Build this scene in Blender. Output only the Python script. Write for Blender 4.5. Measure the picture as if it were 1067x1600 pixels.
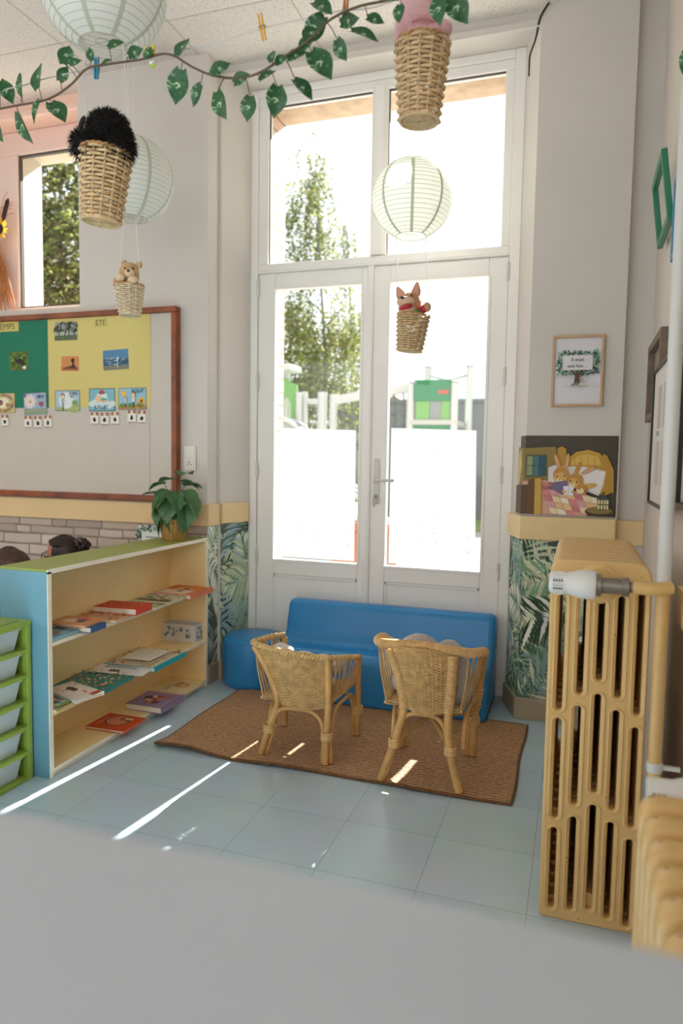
import bpy, bmesh, math, random
from mathutils import Vector, Matrix, Euler, noise as mnoise

PI = math.pi
rnd = random.Random(11)
for o in list(bpy.data.objects):
    bpy.data.objects.remove(o, do_unlink=True)
scene = bpy.context.scene
COL = scene.collection

# ------------------------------------------------------------------ camera
CAM_YAW, CAM_PITCH, CAM_ROLL = math.radians(18.4913), math.radians(4.3052), math.radians(-0.9264)
cam_data = bpy.data.cameras.new('camera')
cam = bpy.data.objects.new('camera', cam_data)
COL.objects.link(cam)
fw = Vector((-math.sin(CAM_YAW) * math.cos(CAM_PITCH), math.cos(CAM_YAW) * math.cos(CAM_PITCH), -math.sin(CAM_PITCH)))
rt = Vector((math.cos(CAM_YAW), math.sin(CAM_YAW), 0))
dn = fw.cross(rt)
rt2 = rt * math.cos(CAM_ROLL) + dn * math.sin(CAM_ROLL)
dn2 = dn * math.cos(CAM_ROLL) - rt * math.sin(CAM_ROLL)
rot = Matrix((rt2, -dn2, -fw)).transposed()
cam.matrix_world = Matrix.Translation((0, 0, 1.2)) @ rot.to_4x4()
cam_data.sensor_fit = 'HORIZONTAL'
cam_data.sensor_width = 24.0
cam_data.lens = 24.0 * 1106.24 / 1067.0
cam_data.clip_start = 0.02
cam_data.clip_end = 300
cam_data.dof.use_dof = True
cam_data.dof.focus_distance = 2.5
cam_data.dof.aperture_fstop = 2.4
scene.camera = cam

# ------------------------------------------------------------------ world, sun, exposure
world = bpy.data.worlds.new('sky')
scene.world = world
world.use_nodes = True
bg = world.node_tree.nodes['Background']
bg.inputs['Color'].default_value = (0.94, 0.97, 1.0, 1)
bg.inputs['Strength'].default_value = 1.0

sun_d = bpy.data.lights.new('sun', 'SUN')
sun_d.energy = 18
sun_d.angle = math.radians(0.55)
sun_d.color = (1.0, 0.965, 0.92)
sun = bpy.data.objects.new('sun', sun_d)
COL.objects.link(sun)
sun.location = (1.5, 10, 9)
sun.rotation_euler = Vector((-0.118, -1.0, -0.715)).to_track_quat('-Z', 'Y').to_euler()

# added fill lamps, set at unseen windows in the side and rear walls
def fill_lamp(name, loc, rot, sx, sy, power, col):
    d = bpy.data.lights.new(name, 'AREA')
    d.shape = 'RECTANGLE'; d.size = sx; d.size_y = sy
    d.energy = power; d.color = col
    o = bpy.data.objects.new(name, d)
    COL.objects.link(o)
    o.location = loc; o.rotation_euler = rot
fill_lamp('window_daylight_left', (-5.12, -0.8, 1.85), (0, -math.pi / 2, 0), 1.7, 3.6, 12, (1.0, 0.98, 0.97))
fill_lamp('window_daylight_right', (0.2, -1.9, 1.85), (0, math.pi / 2, 0), 1.7, 1.9, 36, (1.0, 0.98, 0.97))
fill_lamp('window_daylight_behind', (-2.2, -3.2, 1.85), (math.pi / 2, 0, 0), 3.6, 1.7, 9, (1.0, 0.99, 0.98))

scene.view_settings.view_transform = 'Standard'
scene.view_settings.look = 'None'
scene.view_settings.exposure = 0.85
scene.view_settings.gamma = 1.0
scene.view_settings.use_curve_mapping = False
scene.cycles.use_denoising = True
scene.cycles.max_bounces = 14
scene.cycles.diffuse_bounces = 8
scene.cycles.transmission_bounces = 10
scene.cycles.transparent_max_bounces = 16
scene.cycles.sample_clamp_indirect = 8.0
scene.cycles.caustics_reflective = False
scene.cycles.caustics_refractive = False

# ------------------------------------------------------------------ materials
def lin(c):
    if isinstance(c, str):
        c = c.lstrip('#')
        c = [int(c[i:i + 2], 16) / 255 for i in (0, 2, 4)]
        return tuple((x / 12.92 if x <= 0.04045 else ((x + 0.055) / 1.055) ** 2.4) for x in c)
    return tuple(c)

_mats = {}
def pm(name, col, rough=0.5, metal=0.0, var=None, bump=None, coat=0.0, sheen=0.0, spec=0.5, transl=0.0, col2=None):
    """principled material; var=(scale, amount) mottles the colour, bump=(scale, strength)"""
    if name in _mats:
        return _mats[name]
    m = bpy.data.materials.new(name)
    m.use_nodes = True
    nt = m.node_tree
    b = nt.nodes['Principled BSDF']
    c = lin(col)
    b.inputs['Base Color'].default_value = (*c, 1)
    b.inputs['Roughness'].default_value = rough
    b.inputs['Metallic'].default_value = metal
    b.inputs['Specular IOR Level'].default_value = spec
    if coat:
        b.inputs['Coat Weight'].default_value = coat
        b.inputs['Coat Roughness'].default_value = 0.15
    if sheen:
        b.inputs['Sheen Weight'].default_value = sheen
    tc = None
    if var or bump:
        tc = nt.nodes.new('ShaderNodeTexCoord')
    colsock = None
    if var:
        n = nt.nodes.new('ShaderNodeTexNoise')
        n.inputs['Scale'].default_value = var[0]
        n.inputs['Detail'].default_value = 5
        nt.links.new(tc.outputs['Object'], n.inputs['Vector'])
        r = nt.nodes.new('ShaderNodeValToRGB')
        r.color_ramp.elements[0].position = 0.35
        r.color_ramp.elements[1].position = 0.68
        d = lin(col2) if col2 else tuple(x * (1 - var[1]) for x in c)
        r.color_ramp.elements[0].color = (*d, 1)
        r.color_ramp.elements[1].color = (*c, 1)
        nt.links.new(n.outputs['Fac'], r.inputs['Fac'])
        nt.links.new(r.outputs['Color'], b.inputs['Base Color'])
        colsock = r.outputs['Color']
    if bump:
        n2 = nt.nodes.new('ShaderNodeTexNoise')
        n2.inputs['Scale'].default_value = bump[0]
        n2.inputs['Detail'].default_value = 4
        nt.links.new(tc.outputs['Object'], n2.inputs['Vector'])
        bp = nt.nodes.new('ShaderNodeBump')
        bp.inputs['Strength'].default_value = bump[1]
        bp.inputs['Distance'].default_value = 0.004
        nt.links.new(n2.outputs['Fac'], bp.inputs['Height'])
        nt.links.new(bp.outputs['Normal'], b.inputs['Normal'])
    if transl:
        out = nt.nodes['Material Output']
        t = nt.nodes.new('ShaderNodeBsdfTranslucent')
        t.inputs['Color'].default_value = (*c, 1)
        if colsock:
            nt.links.new(colsock, t.inputs['Color'])
        mx = nt.nodes.new('ShaderNodeMixShader')
        mx.inputs['Fac'].default_value = transl
        nt.links.new(b.outputs[0], mx.inputs[1])
        nt.links.new(t.outputs[0], mx.inputs[2])
        nt.links.new(mx.outputs[0], out.inputs['Surface'])
    _mats[name] = m
    return m

def vcm(name, rough=0.5, transl=0.0, spec=0.4, bump=None):
    """material whose base colour is the printed colour stored per face"""
    if name in _mats:
        return _mats[name]
    m = pm(name, (0.5, 0.5, 0.5), rough, spec=spec, bump=bump, transl=transl)
    nt = m.node_tree
    a = nt.nodes.new('ShaderNodeAttribute')
    a.attribute_name = 'Col'
    nt.links.new(a.outputs['Color'], nt.nodes['Principled BSDF'].inputs['Base Color'])
    for n in nt.nodes:
        if n.type == 'BSDF_TRANSLUCENT':
            nt.links.new(a.outputs['Color'], n.inputs['Color'])
    return m

def glass_mat(name='window_glass', tint=(0.96, 0.98, 0.97), refl=0.055):
    if name in _mats:
        return _mats[name]
    m = bpy.data.materials.new(name)
    m.use_nodes = True
    nt = m.node_tree
    nt.nodes.clear()
    out = nt.nodes.new('ShaderNodeOutputMaterial')
    tr = nt.nodes.new('ShaderNodeBsdfTransparent')
    tr.inputs['Color'].default_value = (*tint, 1)
    gl = nt.nodes.new('ShaderNodeBsdfGlossy')
    gl.inputs['Roughness'].default_value = 0.02
    fa = nt.nodes.new('ShaderNodeLayerWeight')
    fa.inputs['Blend'].default_value = 0.5
    pw = nt.nodes.new('ShaderNodeMath'); pw.operation = 'POWER'; pw.inputs[1].default_value = 4.0
    lw = nt.nodes.new('ShaderNodeMath'); lw.operation = 'MULTIPLY_ADD'; lw.inputs[1].default_value = 0.35; lw.inputs[2].default_value = 0.03
    nt.links.new(fa.outputs['Facing'], pw.inputs[0]); nt.links.new(pw.outputs[0], lw.inputs[0])
    mx = nt.nodes.new('ShaderNodeMixShader')
    nt.links.new(lw.outputs[0], mx.inputs[0])
    nt.links.new(tr.outputs[0], mx.inputs[1])
    nt.links.new(gl.outputs[0], mx.inputs[2])
    nt.links.new(mx.outputs[0], out.inputs['Surface'])
    _mats[name] = m
    return m

# ------------------------------------------------------------------ mesh builder
class MB:
    def __init__(s):
        s.v, s.f, s.m, s.c = [], [], [], []
        s.mi = 0
        s.col = None
        s.layer = 0.0
    def add(s, verts, faces):
        k = len(s.v)
        s.v.extend(tuple(v) for v in verts)
        for f in faces:
            s.f.append(tuple(i + k for i in f))
            s.m.append(s.mi)
            s.c.append(s.col)
        return s
    def box(s, x0, x1, y0, y1, z0, z1):
        v = [(x0, y0, z0), (x1, y0, z0), (x1, y1, z0), (x0, y1, z0), (x0, y0, z1), (x1, y0, z1), (x1, y1, z1), (x0, y1, z1)]
        return s.add(v, [(0, 3, 2, 1), (4, 5, 6, 7), (0, 1, 5, 4), (1, 2, 6, 5), (2, 3, 7, 6), (3, 0, 4, 7)])
    def hexa(s, b, t):
        """b, t: four bottom and four top points"""
        return s.add(list(b) + list(t), [(0, 3, 2, 1), (4, 5, 6, 7), (0, 1, 5, 4), (1, 2, 6, 5), (2, 3, 7, 6), (3, 0, 4, 7)])
    def loft(s, rings, closed=True, cap=True, loop=False):
        n = len(rings[0])
        v = [p for r in rings for p in r]
        f = []
        R = len(rings)
        for i in range(R if loop else R - 1):
            a, b = i * n, ((i + 1) % R) * n
            for j in range(n if closed else n - 1):
                j2 = (j + 1) % n
                f.append((a + j, a + j2, b + j2, b + j))
        if cap and closed and not loop:
            f.append(tuple(reversed(range(n))))
            f.append(tuple(range((R - 1) * n, R * n)))
        return s.add(v, f)
    def tube(s, pts, r, n=8, closed=False, cap=True, flat=1.0):
        pts = [Vector(p) for p in pts]
        m = len(pts)
        rs = r if isinstance(r, (list, tuple)) else [r] * m
        rings = []
        prev = None
        for i, p in enumerate(pts):
            if closed:
                t = pts[(i + 1) % m] - pts[i - 1]
            else:
                t = pts[min(i + 1, m - 1)] - pts[max(i - 1, 0)]
            if t.length < 1e-9:
                t = Vector((0, 0, 1))
            t.normalize()
            if prev is None:
                up = Vector((0, 0, 1)) if abs(t.z) < 0.9 else Vector((0, 1, 0))
                a = t.cross(up).normalized()
            else:
                a = prev - t * prev.dot(t)
                if a.length < 1e-6:
                    a = t.orthogonal()
                a.normalize()
            prev = a
            b = t.cross(a)
            rings.append([p + (a * math.cos(2 * PI * k / n) + b * math.sin(2 * PI * k / n) * flat) * rs[i] for k in range(n)])
        return s.loft(rings, True, cap, closed)
    def lathe(s, prof, n=24, axis='Z', cap=True, c=(0, 0, 0)):
        rings = []
        for r, z in prof:
            ring = []
            for k in range(n):
                a = 2 * PI * k / n
                p = (r * math.cos(a), r * math.sin(a), z)
                if axis == 'Y':
                    p = (r * math.cos(a), z, -r * math.sin(a))
                elif axis == 'X':
                    p = (z, r * math.cos(a), r * math.sin(a))
                ring.append((p[0] + c[0], p[1] + c[1], p[2] + c[2]))
            rings.append(ring)
        return s.loft(rings, True, cap)
    def ball(s, c, r, n=14, m=9, mat=None):
        rx, ry, rz = (r, r, r) if not isinstance(r, (tuple, list)) else r
        c = Vector(c)
        v, f = [], []
        for i in range(m + 1):
            th = PI * i / m
            if i in (0, m):
                q = [Vector((0, 0, rz * math.cos(th)))]
            else:
                q = [Vector((rx * math.sin(th) * math.cos(2 * PI * k / n), ry * math.sin(th) * math.sin(2 * PI * k / n), rz * math.cos(th))) for k in range(n)]
            v.append(q)
        flat, idx = [], []
        for q in v:
            idx.append(len(flat))
            for p in q:
                flat.append((c + (mat @ p if mat else p)))
        for i in range(m):
            for k in range(n):
                k2 = (k + 1) % n
                if i == 0:
                    f.append((idx[0], idx[1] + k, idx[1] + k2))
                elif i == m - 1:
                    f.append((idx[i] + k, idx[m], idx[i] + k2))
                else:
                    f.append((idx[i] + k, idx[i + 1] + k, idx[i + 1] + k2, idx[i] + k2))
        return s.add(flat, f)
    def capsule(s, p0, r0, p1, r1, n=12):
        p0, p1 = Vector(p0), Vector(p1)
        d = (p1 - p0)
        L = d.length
        d = d / L if L > 1e-9 else Vector((0, 0, 1))
        pts, rs = [], []
        for k in range(4):
            a = PI / 2 * k / 4
            pts.append(p0 - d * r0 * math.cos(a)); rs.append(max(r0 * math.sin(a), 1e-4))
        for k in range(5):
            t = k / 4
            pts.append(p0.lerp(p1, t)); rs.append(r0 + (r1 - r0) * t)
        for k in range(1, 5):
            a = PI / 2 * (1 - k / 4)
            pts.append(p1 + d * r1 * math.cos(a)); rs.append(max(r1 * math.sin(a), 1e-4))
        return s.tube(pts, rs, n)
    def prism(s, pts, y0, y1, axis='Y'):
        """extrude a 2D outline (a, b): axis Y -> (a, y, b); axis X -> (x, a, b); axis Z -> (a, b, z)"""
        def P(a, b, t):
            return {'Y': (a, t, b), 'X': (t, a, b), 'Z': (a, b, t)}[axis]
        n = len(pts)
        v = [P(a, b, y0) for a, b in pts] + [P(a, b, y1) for a, b in pts]
        f = [tuple(range(n)), tuple(reversed(range(n, 2 * n)))]
        for i in range(n):
            j = (i + 1) % n
            f.append((i, i + n, j + n, j))
        return s.add(v, f)
    # ---- flat printed shapes in the local XY plane, stacked a hair apart
    def ink(s, col):
        s.col = (*lin(col), 1)
        s.layer += 0.00012
        return s
    def poly(s, pts, col=None, up=True):
        if col is not None:
            s.ink(col)
        ar = sum(pts[i][0] * pts[(i + 1) % len(pts)][1] - pts[(i + 1) % len(pts)][0] * pts[i][1] for i in range(len(pts)))
        if ar < 0:
            pts = list(reversed(pts))
        return s.add([(x, y, s.layer) for x, y in pts], [tuple(range(len(pts)))])
    def rect(s, x0, y0, x1, y1, col=None):
        return s.poly([(x0, y0), (x1, y0), (x1, y1), (x0, y1)], col)
    def disc(s, cx, cy, rx, ry=None, col=None, n=16, a0=0.0, rotz=0.0):
        ry = ry or rx
        P = []
        for k in range(n):
            a = 2 * PI * k / n + a0
            x, y = rx * math.cos(a), ry * math.sin(a)
            P.append((cx + x * math.cos(rotz) - y * math.sin(rotz), cy + x * math.sin(rotz) + y * math.cos(rotz)))
        return s.poly(P, col)
    def line(s, p0, p1, w, col=None):
        d = Vector((p1[0] - p0[0], p1[1] - p0[1]))
        d = d.normalized() if d.length else Vector((1, 0))
        q = Vector((-d.y, d.x)) * w / 2
        return s.poly([(p0[0] + q.x, p0[1] + q.y), (p1[0] + q.x, p1[1] + q.y), (p1[0] - q.x, p1[1] - q.y), (p0[0] - q.x, p0[1] - q.y)], col)
    def leaf2(s, cx, cy, L, W, ang, col=None):
        P = []
        for t, w in ((0, 0), (0.2, 0.75), (0.45, 1), (0.75, 0.6), (1, 0), (0.75, -0.6), (0.45, -1), (0.2, -0.75)):
            x, y = t * L, w * W / 2
            P.append((cx + x * math.cos(ang) - y * math.sin(ang), cy + x * math.sin(ang) + y * math.cos(ang)))
        return s.poly(P, col)
    def text(s, txt, cx, cy, size, col, align='CENTER', bold=0.0):
        s.ink(col)
        V, F = glyphs(txt, bold)
        if not V:
            return s
        x0 = min(v[0] for v in V); x1 = max(v[0] for v in V)
        ox = {'CENTER': (x0 + x1) / 2, 'LEFT': x0, 'RIGHT': x1}[align]
        return s.add([(cx + (v[0] - ox) * size, cy + v[1] * size, s.layer) for v in V], F)
    def build(s, name, mats, parent=None, loc=None, rot=None, smooth=True, angle=38, bevel=0.0, seg=2, kind=None, xf=None):
        me = bpy.data.meshes.new(name)
        v = s.v if xf is None else [xf @ Vector(p) for p in s.v]
        me.from_pydata([tuple(p) for p in v], [], s.f)
        plain = all(c is None for c in s.c)
        if not isinstance(mats, (list, tuple)):
            mats = [mats]
        for m in mats:
            me.materials.append(m)
        me.polygons.foreach_set('material_index', s.m)
        if not plain:
            a = me.color_attributes.new('Col', 'FLOAT_COLOR', 'CORNER')
            buf = []
            for f, c in zip(s.f, s.c):
                buf.extend((c or (0.5, 0.5, 0.5, 1)) * len(f))
            a.data.foreach_set('color', buf)
        if plain and len(s.f) < 30000:
            bm = bmesh.new()
            bm.from_mesh(me)
            bmesh.ops.recalc_face_normals(bm, faces=bm.faces)
            bm.to_mesh(me)
            bm.free()
        if smooth:
            me.polygons.foreach_set('use_smooth', [True] * len(s.f))
            me.update()
            me.set_sharp_from_angle(angle=math.radians(angle))
        me.update()
        o = bpy.data.objects.new(name, me)
        COL.objects.link(o)
        if parent is not None:
            o.parent = parent
        if loc is not None:
            o.location = loc
        if rot is not None:
            o.rotation_euler = rot
        if bevel:
            b = o.modifiers.new('bevel', 'BEVEL')
            b.width = bevel; b.segments = seg; b.limit_method = 'ANGLE'; b.angle_limit = math.radians(40)
            b.harden_normals = bool(smooth)
        if kind:
            o['kind'] = kind
        return o

_gl = {}
def glyphs(txt, bold=0.0):
    k = (txt, bold)
    if k not in _gl:
        cu = bpy.data.curves.new('lettering', 'FONT')
        cu.body = txt
        cu.size = 1.0
        cu.offset = bold
        cu.resolution_u = 3
        ob = bpy.data.objects.new('lettering', cu)
        COL.objects.link(ob)
        bpy.context.view_layer.update()
        dg = bpy.context.evaluated_depsgraph_get()
        me = bpy.data.meshes.new_from_object(ob.evaluated_get(dg))
        _gl[k] = ([(v.co.x, v.co.y) for v in me.vertices], [tuple(p.vertices) for p in me.polygons])
        bpy.data.objects.remove(ob)
        bpy.data.curves.remove(cu)
        bpy.data.meshes.remove(me)
    return _gl[k]

def tag(o, label=None, cat=None, group=None, kind=None):
    if label: o['label'] = label
    if cat: o['category'] = cat
    if group: o['group'] = group
    if kind: o['kind'] = kind
    return o

def empty(name, loc=(0, 0, 0), rot=(0, 0, 0), label=None, cat=None, group=None, kind=None, parent=None):
    o = bpy.data.objects.new(name, None)
    COL.objects.link(o)
    o.empty_display_size = 0.05
    o.location = loc
    o.rotation_euler = rot
    if parent is not None:
        o.parent = parent
    return tag(o, label, cat, group, kind)

def copy_tree(o, parent=None):
    c = o.copy()
    COL.objects.link(c)
    if parent is not None:
        c.parent = parent
    for ch in [x for x in bpy.data.objects if x.parent == o]:
        copy_tree(ch, c)
    return c

def bez(pts, n=8, closed=False):
    """Catmull-Rom through the points"""
    pts = [Vector(p) for p in pts]
    m = len(pts)
    out = []
    for i in range(m if closed else m - 1):
        if closed:
            a, b, c, d = pts[i - 1], pts[i], pts[(i + 1) % m], pts[(i + 2) % m]
        else:
            a, b, c, d = pts[max(i - 1, 0)], pts[i], pts[i + 1], pts[min(i + 2, m - 1)]
        for k in range(n):
            t = k / n
            out.append(0.5 * ((2 * b) + (c - a) * t + (2 * a - 5 * b + 4 * c - d) * t * t + (3 * b - a - 3 * c + d) * t ** 3))
    if not closed:
        out.append(pts[-1])
    return out

def weave(mb, S, nu, nv, r, rs=None, closed=False, u0=0.0, u1=1.0, amp=None, v_of=None, skip=None, stakes=True):
    """real over-and-under basket weave on the surface S(u, v)"""
    amp = amp if amp is not None else r * 0.9
    rs = rs or r * 1.1
    def N(u, v):
        e = 1e-3
        a = S(u + e, v) - S(u - e, v)
        b = S(u, min(v + e, 1)) - S(u, max(v - e, 0))
        n = a.cross(b)
        return n.normalized() if n.length > 1e-12 else Vector((0, 0, 1))
    cnt = nu if closed else nu + 1
    if stakes:
        for i in range(cnt):
            u = u0 + (u1 - u0) * i / nu
            mb.tube([S(u, k / 10) for k in range(11)], rs, 5)
    for j in range(nv):
        v = (j + 0.5) / nv
        pts = []
        for k in range(2 * nu + (0 if closed else 1)):
            u = u0 + (u1 - u0) * k / (2 * nu)
            off = 0.0
            if k % 2 == 0:
                sgn = 1 if (k // 2 + j) % 2 else -1
                if skip:
                    sgn = skip(k // 2, j, sgn)
                off = sgn * (amp + rs * 0.6)
            pts.append(S(u, v) + N(u, v) * off)
        mb.tube(pts, r, 5, closed)
    return mb

# ------------------------------------------------------------------ setting: shell of the room
M_wall = pm('white_wall_paint', '#d2ccc5', 0.75, var=(1.6, 0.05), bump=(90, 0.05))
M_wallR = pm('right_wall_paint', '#d6cdc3', 0.75, var=(2.2, 0.06), bump=(90, 0.05))
M_salmon = pm('salmon_wall_paint', '#e0a48e', 0.8, var=(2, 0.05))  # salmon added to the unseen left wall for its pink bounce
M_pvc = pm('white_door_paint', '#efece8', 0.35, var=(5, 0.03), bump=(60, 0.03))
M_yel = pm('yellow_rail_paint', '#e6c994', 0.4, var=(6, 0.06))
M_base = pm('beige_baseboard', '#b5a48a', 0.45, var=(8, 0.12))
M_glass = glass_mat()

def wallpoly(name, pieces, mat, parent=None):
    mb = MB()
    for p in pieces:
        if len(p) == 6:
            mb.box(*p)
        else:
            mb.prism(p[0], p[1], p[2], 'Z')
    return tag(mb.build(name, mat, parent, smooth=False), kind='structure')

CEIL = 3.19
# floor with 30 cm vinyl tiles
def floor_mat():
    m = pm('vinyl_floor', '#a3b4ba', 0.3)
    nt = m.node_tree
    b = nt.nodes['Principled BSDF']
    tc = nt.nodes.new('ShaderNodeTexCoord')
    mp = nt.nodes.new('ShaderNodeMapping')
    mp.inputs['Location'].default_value = (0.088, 0.235, 0)
    br = nt.nodes.new('ShaderNodeTexBrick')
    br.offset = 0.0
    br.inputs['Scale'].default_value = 1.0
    br.inputs['Brick Width'].default_value = 0.3
    br.inputs['Row Height'].default_value = 0.3
    br.inputs['Mortar Size'].default_value = 0.0011
    br.inputs['Mortar Smooth'].default_value = 0.3
    br.inputs['Bias'].default_value = 0.1
    br.inputs['Color1'].default_value = (*lin('#c6dbe8'), 1)
    br.inputs['Color2'].default_value = (*lin('#bed4e2'), 1)
    br.inputs['Mortar'].default_value = (*lin('#94a7b3'), 1)
    n = nt.nodes.new('ShaderNodeTexNoise')
    n.inputs['Scale'].default_value = 5
    n.inputs['Detail'].default_value = 8
    mx = nt.nodes.new('ShaderNodeMixRGB')
    mx.blend_type = 'MULTIPLY'
    mx.inputs['Fac'].default_value = 0.22
    nt.links.new(tc.outputs['Object'], mp.inputs['Vector'])
    nt.links.new(mp.outputs['Vector'], br.inputs['Vector'])
    nt.links.new(tc.outputs['Object'], n.inputs['Vector'])
    nt.links.new(br.outputs['Color'], mx.inputs['Color1'])
    nt.links.new(n.outputs['Color'], mx.inputs['Color2'])
    nt.links.new(mx.outputs['Color'], b.inputs['Base Color'])
    n2 = nt.nodes.new('ShaderNodeTexNoise')
    n2.inputs['Scale'].default_value = 5
    n2.inputs['Detail'].default_value = 2
    mr = nt.nodes.new('ShaderNodeMapRange')
    mr.inputs['To Min'].default_value = 0.2
    mr.inputs['To Max'].default_value = 0.3
    nt.links.new(tc.outputs['Object'], n2.inputs['Vector'])
    nt.links.new(n2.outputs['Fac'], mr.inputs['Value'])
    nt.links.new(mr.outputs['Result'], b.inputs['Roughness'])
    bp = nt.nodes.new('ShaderNodeBump')
    bp.inputs['Strength'].default_value = 0.03
    bp.inputs['Distance'].default_value = 0.01
    nt.links.new(n.outputs['Fac'], bp.inputs['Height'])
    nt.links.new(bp.outputs['Normal'], b.inputs['Normal'])
    return m

def ceil_mat():
    m = pm('ceiling_tiles', '#e4ddd4', 0.85)
    nt = m.node_tree
    b = nt.nodes['Principled BSDF']
    tc = nt.nodes.new('ShaderNodeTexCoord')
    mp = nt.nodes.new('ShaderNodeMapping')
    mp.inputs['Location'].default_value = (0.072, 0.033, 0)
    br = nt.nodes.new('ShaderNodeTexBrick')
    br.offset = 0.0
    br.inputs['Scale'].default_value = 1.0
    br.inputs['Brick Width'].default_value = 0.6
    br.inputs['Row Height'].default_value = 0.6
    br.inputs['Mortar Size'].default_value = 0.006
    br.inputs['Mortar Smooth'].default_value = 0.6
    br.inputs['Color1'].default_value = (*lin('#e6dfd6'), 1)
    br.inputs['Color2'].default_value = (*lin('#e2dbd2'), 1)
    br.inputs['Mortar'].default_value = (*lin('#c3bbb1'), 1)
    n = nt.nodes.new('ShaderNodeTexNoise')
    n.inputs['Scale'].default_value = 130
    n.inputs['Detail'].default_value = 2
    r = nt.nodes.new('ShaderNodeValToRGB')
    r.color_ramp.elements[0].position = 0.36
    r.color_ramp.elements[1].position = 0.45
    r.color_ramp.elements[0].color = (0.72, 0.7, 0.68, 1)
    mx = nt.nodes.new('ShaderNodeMixRGB')
    mx.blend_type = 'MULTIPLY'
    mx.inputs['Fac'].default_value = 0.8
    nt.links.new(tc.outputs['Object'], mp.inputs['Vector'])
    nt.links.new(mp.outputs['Vector'], br.inputs['Vector'])
    nt.links.new(tc.outputs['Object'], n.inputs['Vector'])
    nt.links.new(n.outputs['Fac'], r.inputs['Fac'])
    nt.links.new(br.outputs['Color'], mx.inputs['Color1'])
    nt.links.new(r.outputs['Color'], mx.inputs['Color2'])
    nt.links.new(mx.outputs['Color'], b.inputs['Base Color'])
    bp = nt.nodes.new('ShaderNodeBump')
    bp.inputs['Strength'].default_value = 0.3
    bp.inputs['Distance'].default_value = 0.004
    nt.links.new(br.outputs['Fac'], bp.inputs['Height'])
    bp.invert = True
    nt.links.new(bp.outputs['Normal'], b.inputs['Normal'])
    return m

wallpoly('floor', [(-5.3, 0.34, -3.3, 3.62, -0.1, 0.0)], floor_mat())
wallpoly('ceiling', [(-5.3, 0.34, -3.3, 3.42, CEIL, CEIL + 0.1)], ceil_mat())

# facade wall: piers, pilaster, lintels and window apron
wallpoly('wall_back', [
    ([(-2.6, 3.25), (-1.82, 3.25), (-1.82, 3.36), (-1.803, 3.36), (-1.735, 3.565), (-1.735, 3.64), (-2.6, 3.64)], 0, CEIL),          # pilaster left of the door
    ([(-0.235, 3.35), (0.165, 3.35), (0.165, 3.40), (0.34, 3.40), (0.34, 3.64), (-0.31, 3.64), (-0.31, 3.565)], 0, CEIL),            # pier right of the door
    (-1.9, -0.2, 3.385, 3.64, 3.145, CEIL + 0.1),                                                                                     # lintel over the door
    (-5.3, -2.6, 3.25, 3.64, 0, 2.0),                                                                                                 # apron under the window
    (-5.3, -4.5, 3.38, 3.64, 2.0, CEIL),
], M_wall)
# cornice strip where ceiling and lintel meet
def strip_along(name, path, z0, z1, t, mat, parent=None, bevel=0.003):
    """a strip of thickness t on the room side (right-hand side) of an XY polyline"""
    P = [Vector(p) for p in path]
    off = []
    for i, p in enumerate(P):
        ns = []
        if i > 0:
            d = (P[i] - P[i - 1]).normalized(); ns.append(Vector((d.y, -d.x)))
        if i < len(P) - 1:
            d = (P[i + 1] - P[i]).normalized(); ns.append(Vector((d.y, -d.x)))
        n = sum(ns, Vector((0, 0)))
        n.normalize()
        k = 1 / max(0.35, n.dot(ns[0]))
        off.append(p + n * t * k)
    mb = MB()
    rings = [[(p.x, p.y, z0), (q.x, q.y, z0), (q.x, q.y, z1), (p.x, p.y, z1)] for p, q in zip(P, off)]
    mb.loft(rings)
    return tag(mb.build(name, mat, parent, smooth=False, bevel=bevel), kind='structure')

M_pinklit = pm('pale_salmon_paint', '#efcbbb', 0.75)  # pink light on lintel and cornice, put into their colour
wallpoly('wall_back_lintel', [(-5.3, -2.6, 3.385, 3.64, 3.13, CEIL + 0.1)], M_pinklit)
strip_along('trim_1', [(-1.8, 3.385), (-0.236, 3.385)], 3.112, 3.145, 0.022, M_wall)
strip_along('trim_2', [(-5.2, 3.385), (-2.6, 3.385)], 3.10, 3.135, 0.022, M_pinklit)
# yellow dado rails
strip_along('trim_3', [(-5.2, 3.25), (-1.82, 3.25), (-1.82, 3.355)], 0.84, 0.952, 0.018, M_yel)
strip_along('trim_4', [(-1.803, 3.36), (-1.742, 3.55)], 0.845, 0.952, 0.016, M_yel)
strip_along('trim_5', [(-0.306, 3.55), (-0.235, 3.35), (0.16, 3.35)], 0.845, 0.952, 0.02, M_yel)
strip_along('trim_6', [(0.165, 3.40), (0.28, 3.40)], 0.835, 0.945, 0.02, M_yel)
strip_along('trim_9', [(0.28, 1.98), (0.28, 0.2)], 0.80, 0.89, 0.03, M_yel)
# baseboards
strip_along('baseboard_left', [(-1.82, 3.25), (-1.82, 3.36), (-1.803, 3.365), (-1.742, 3.56)], 0, 0.1, 0.012, M_base)
strip_along('baseboard_right', [(-0.306, 3.56), (-0.235, 3.35), (0.165, 3.35)], 0, 0.1, 0.018, M_base)

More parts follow.
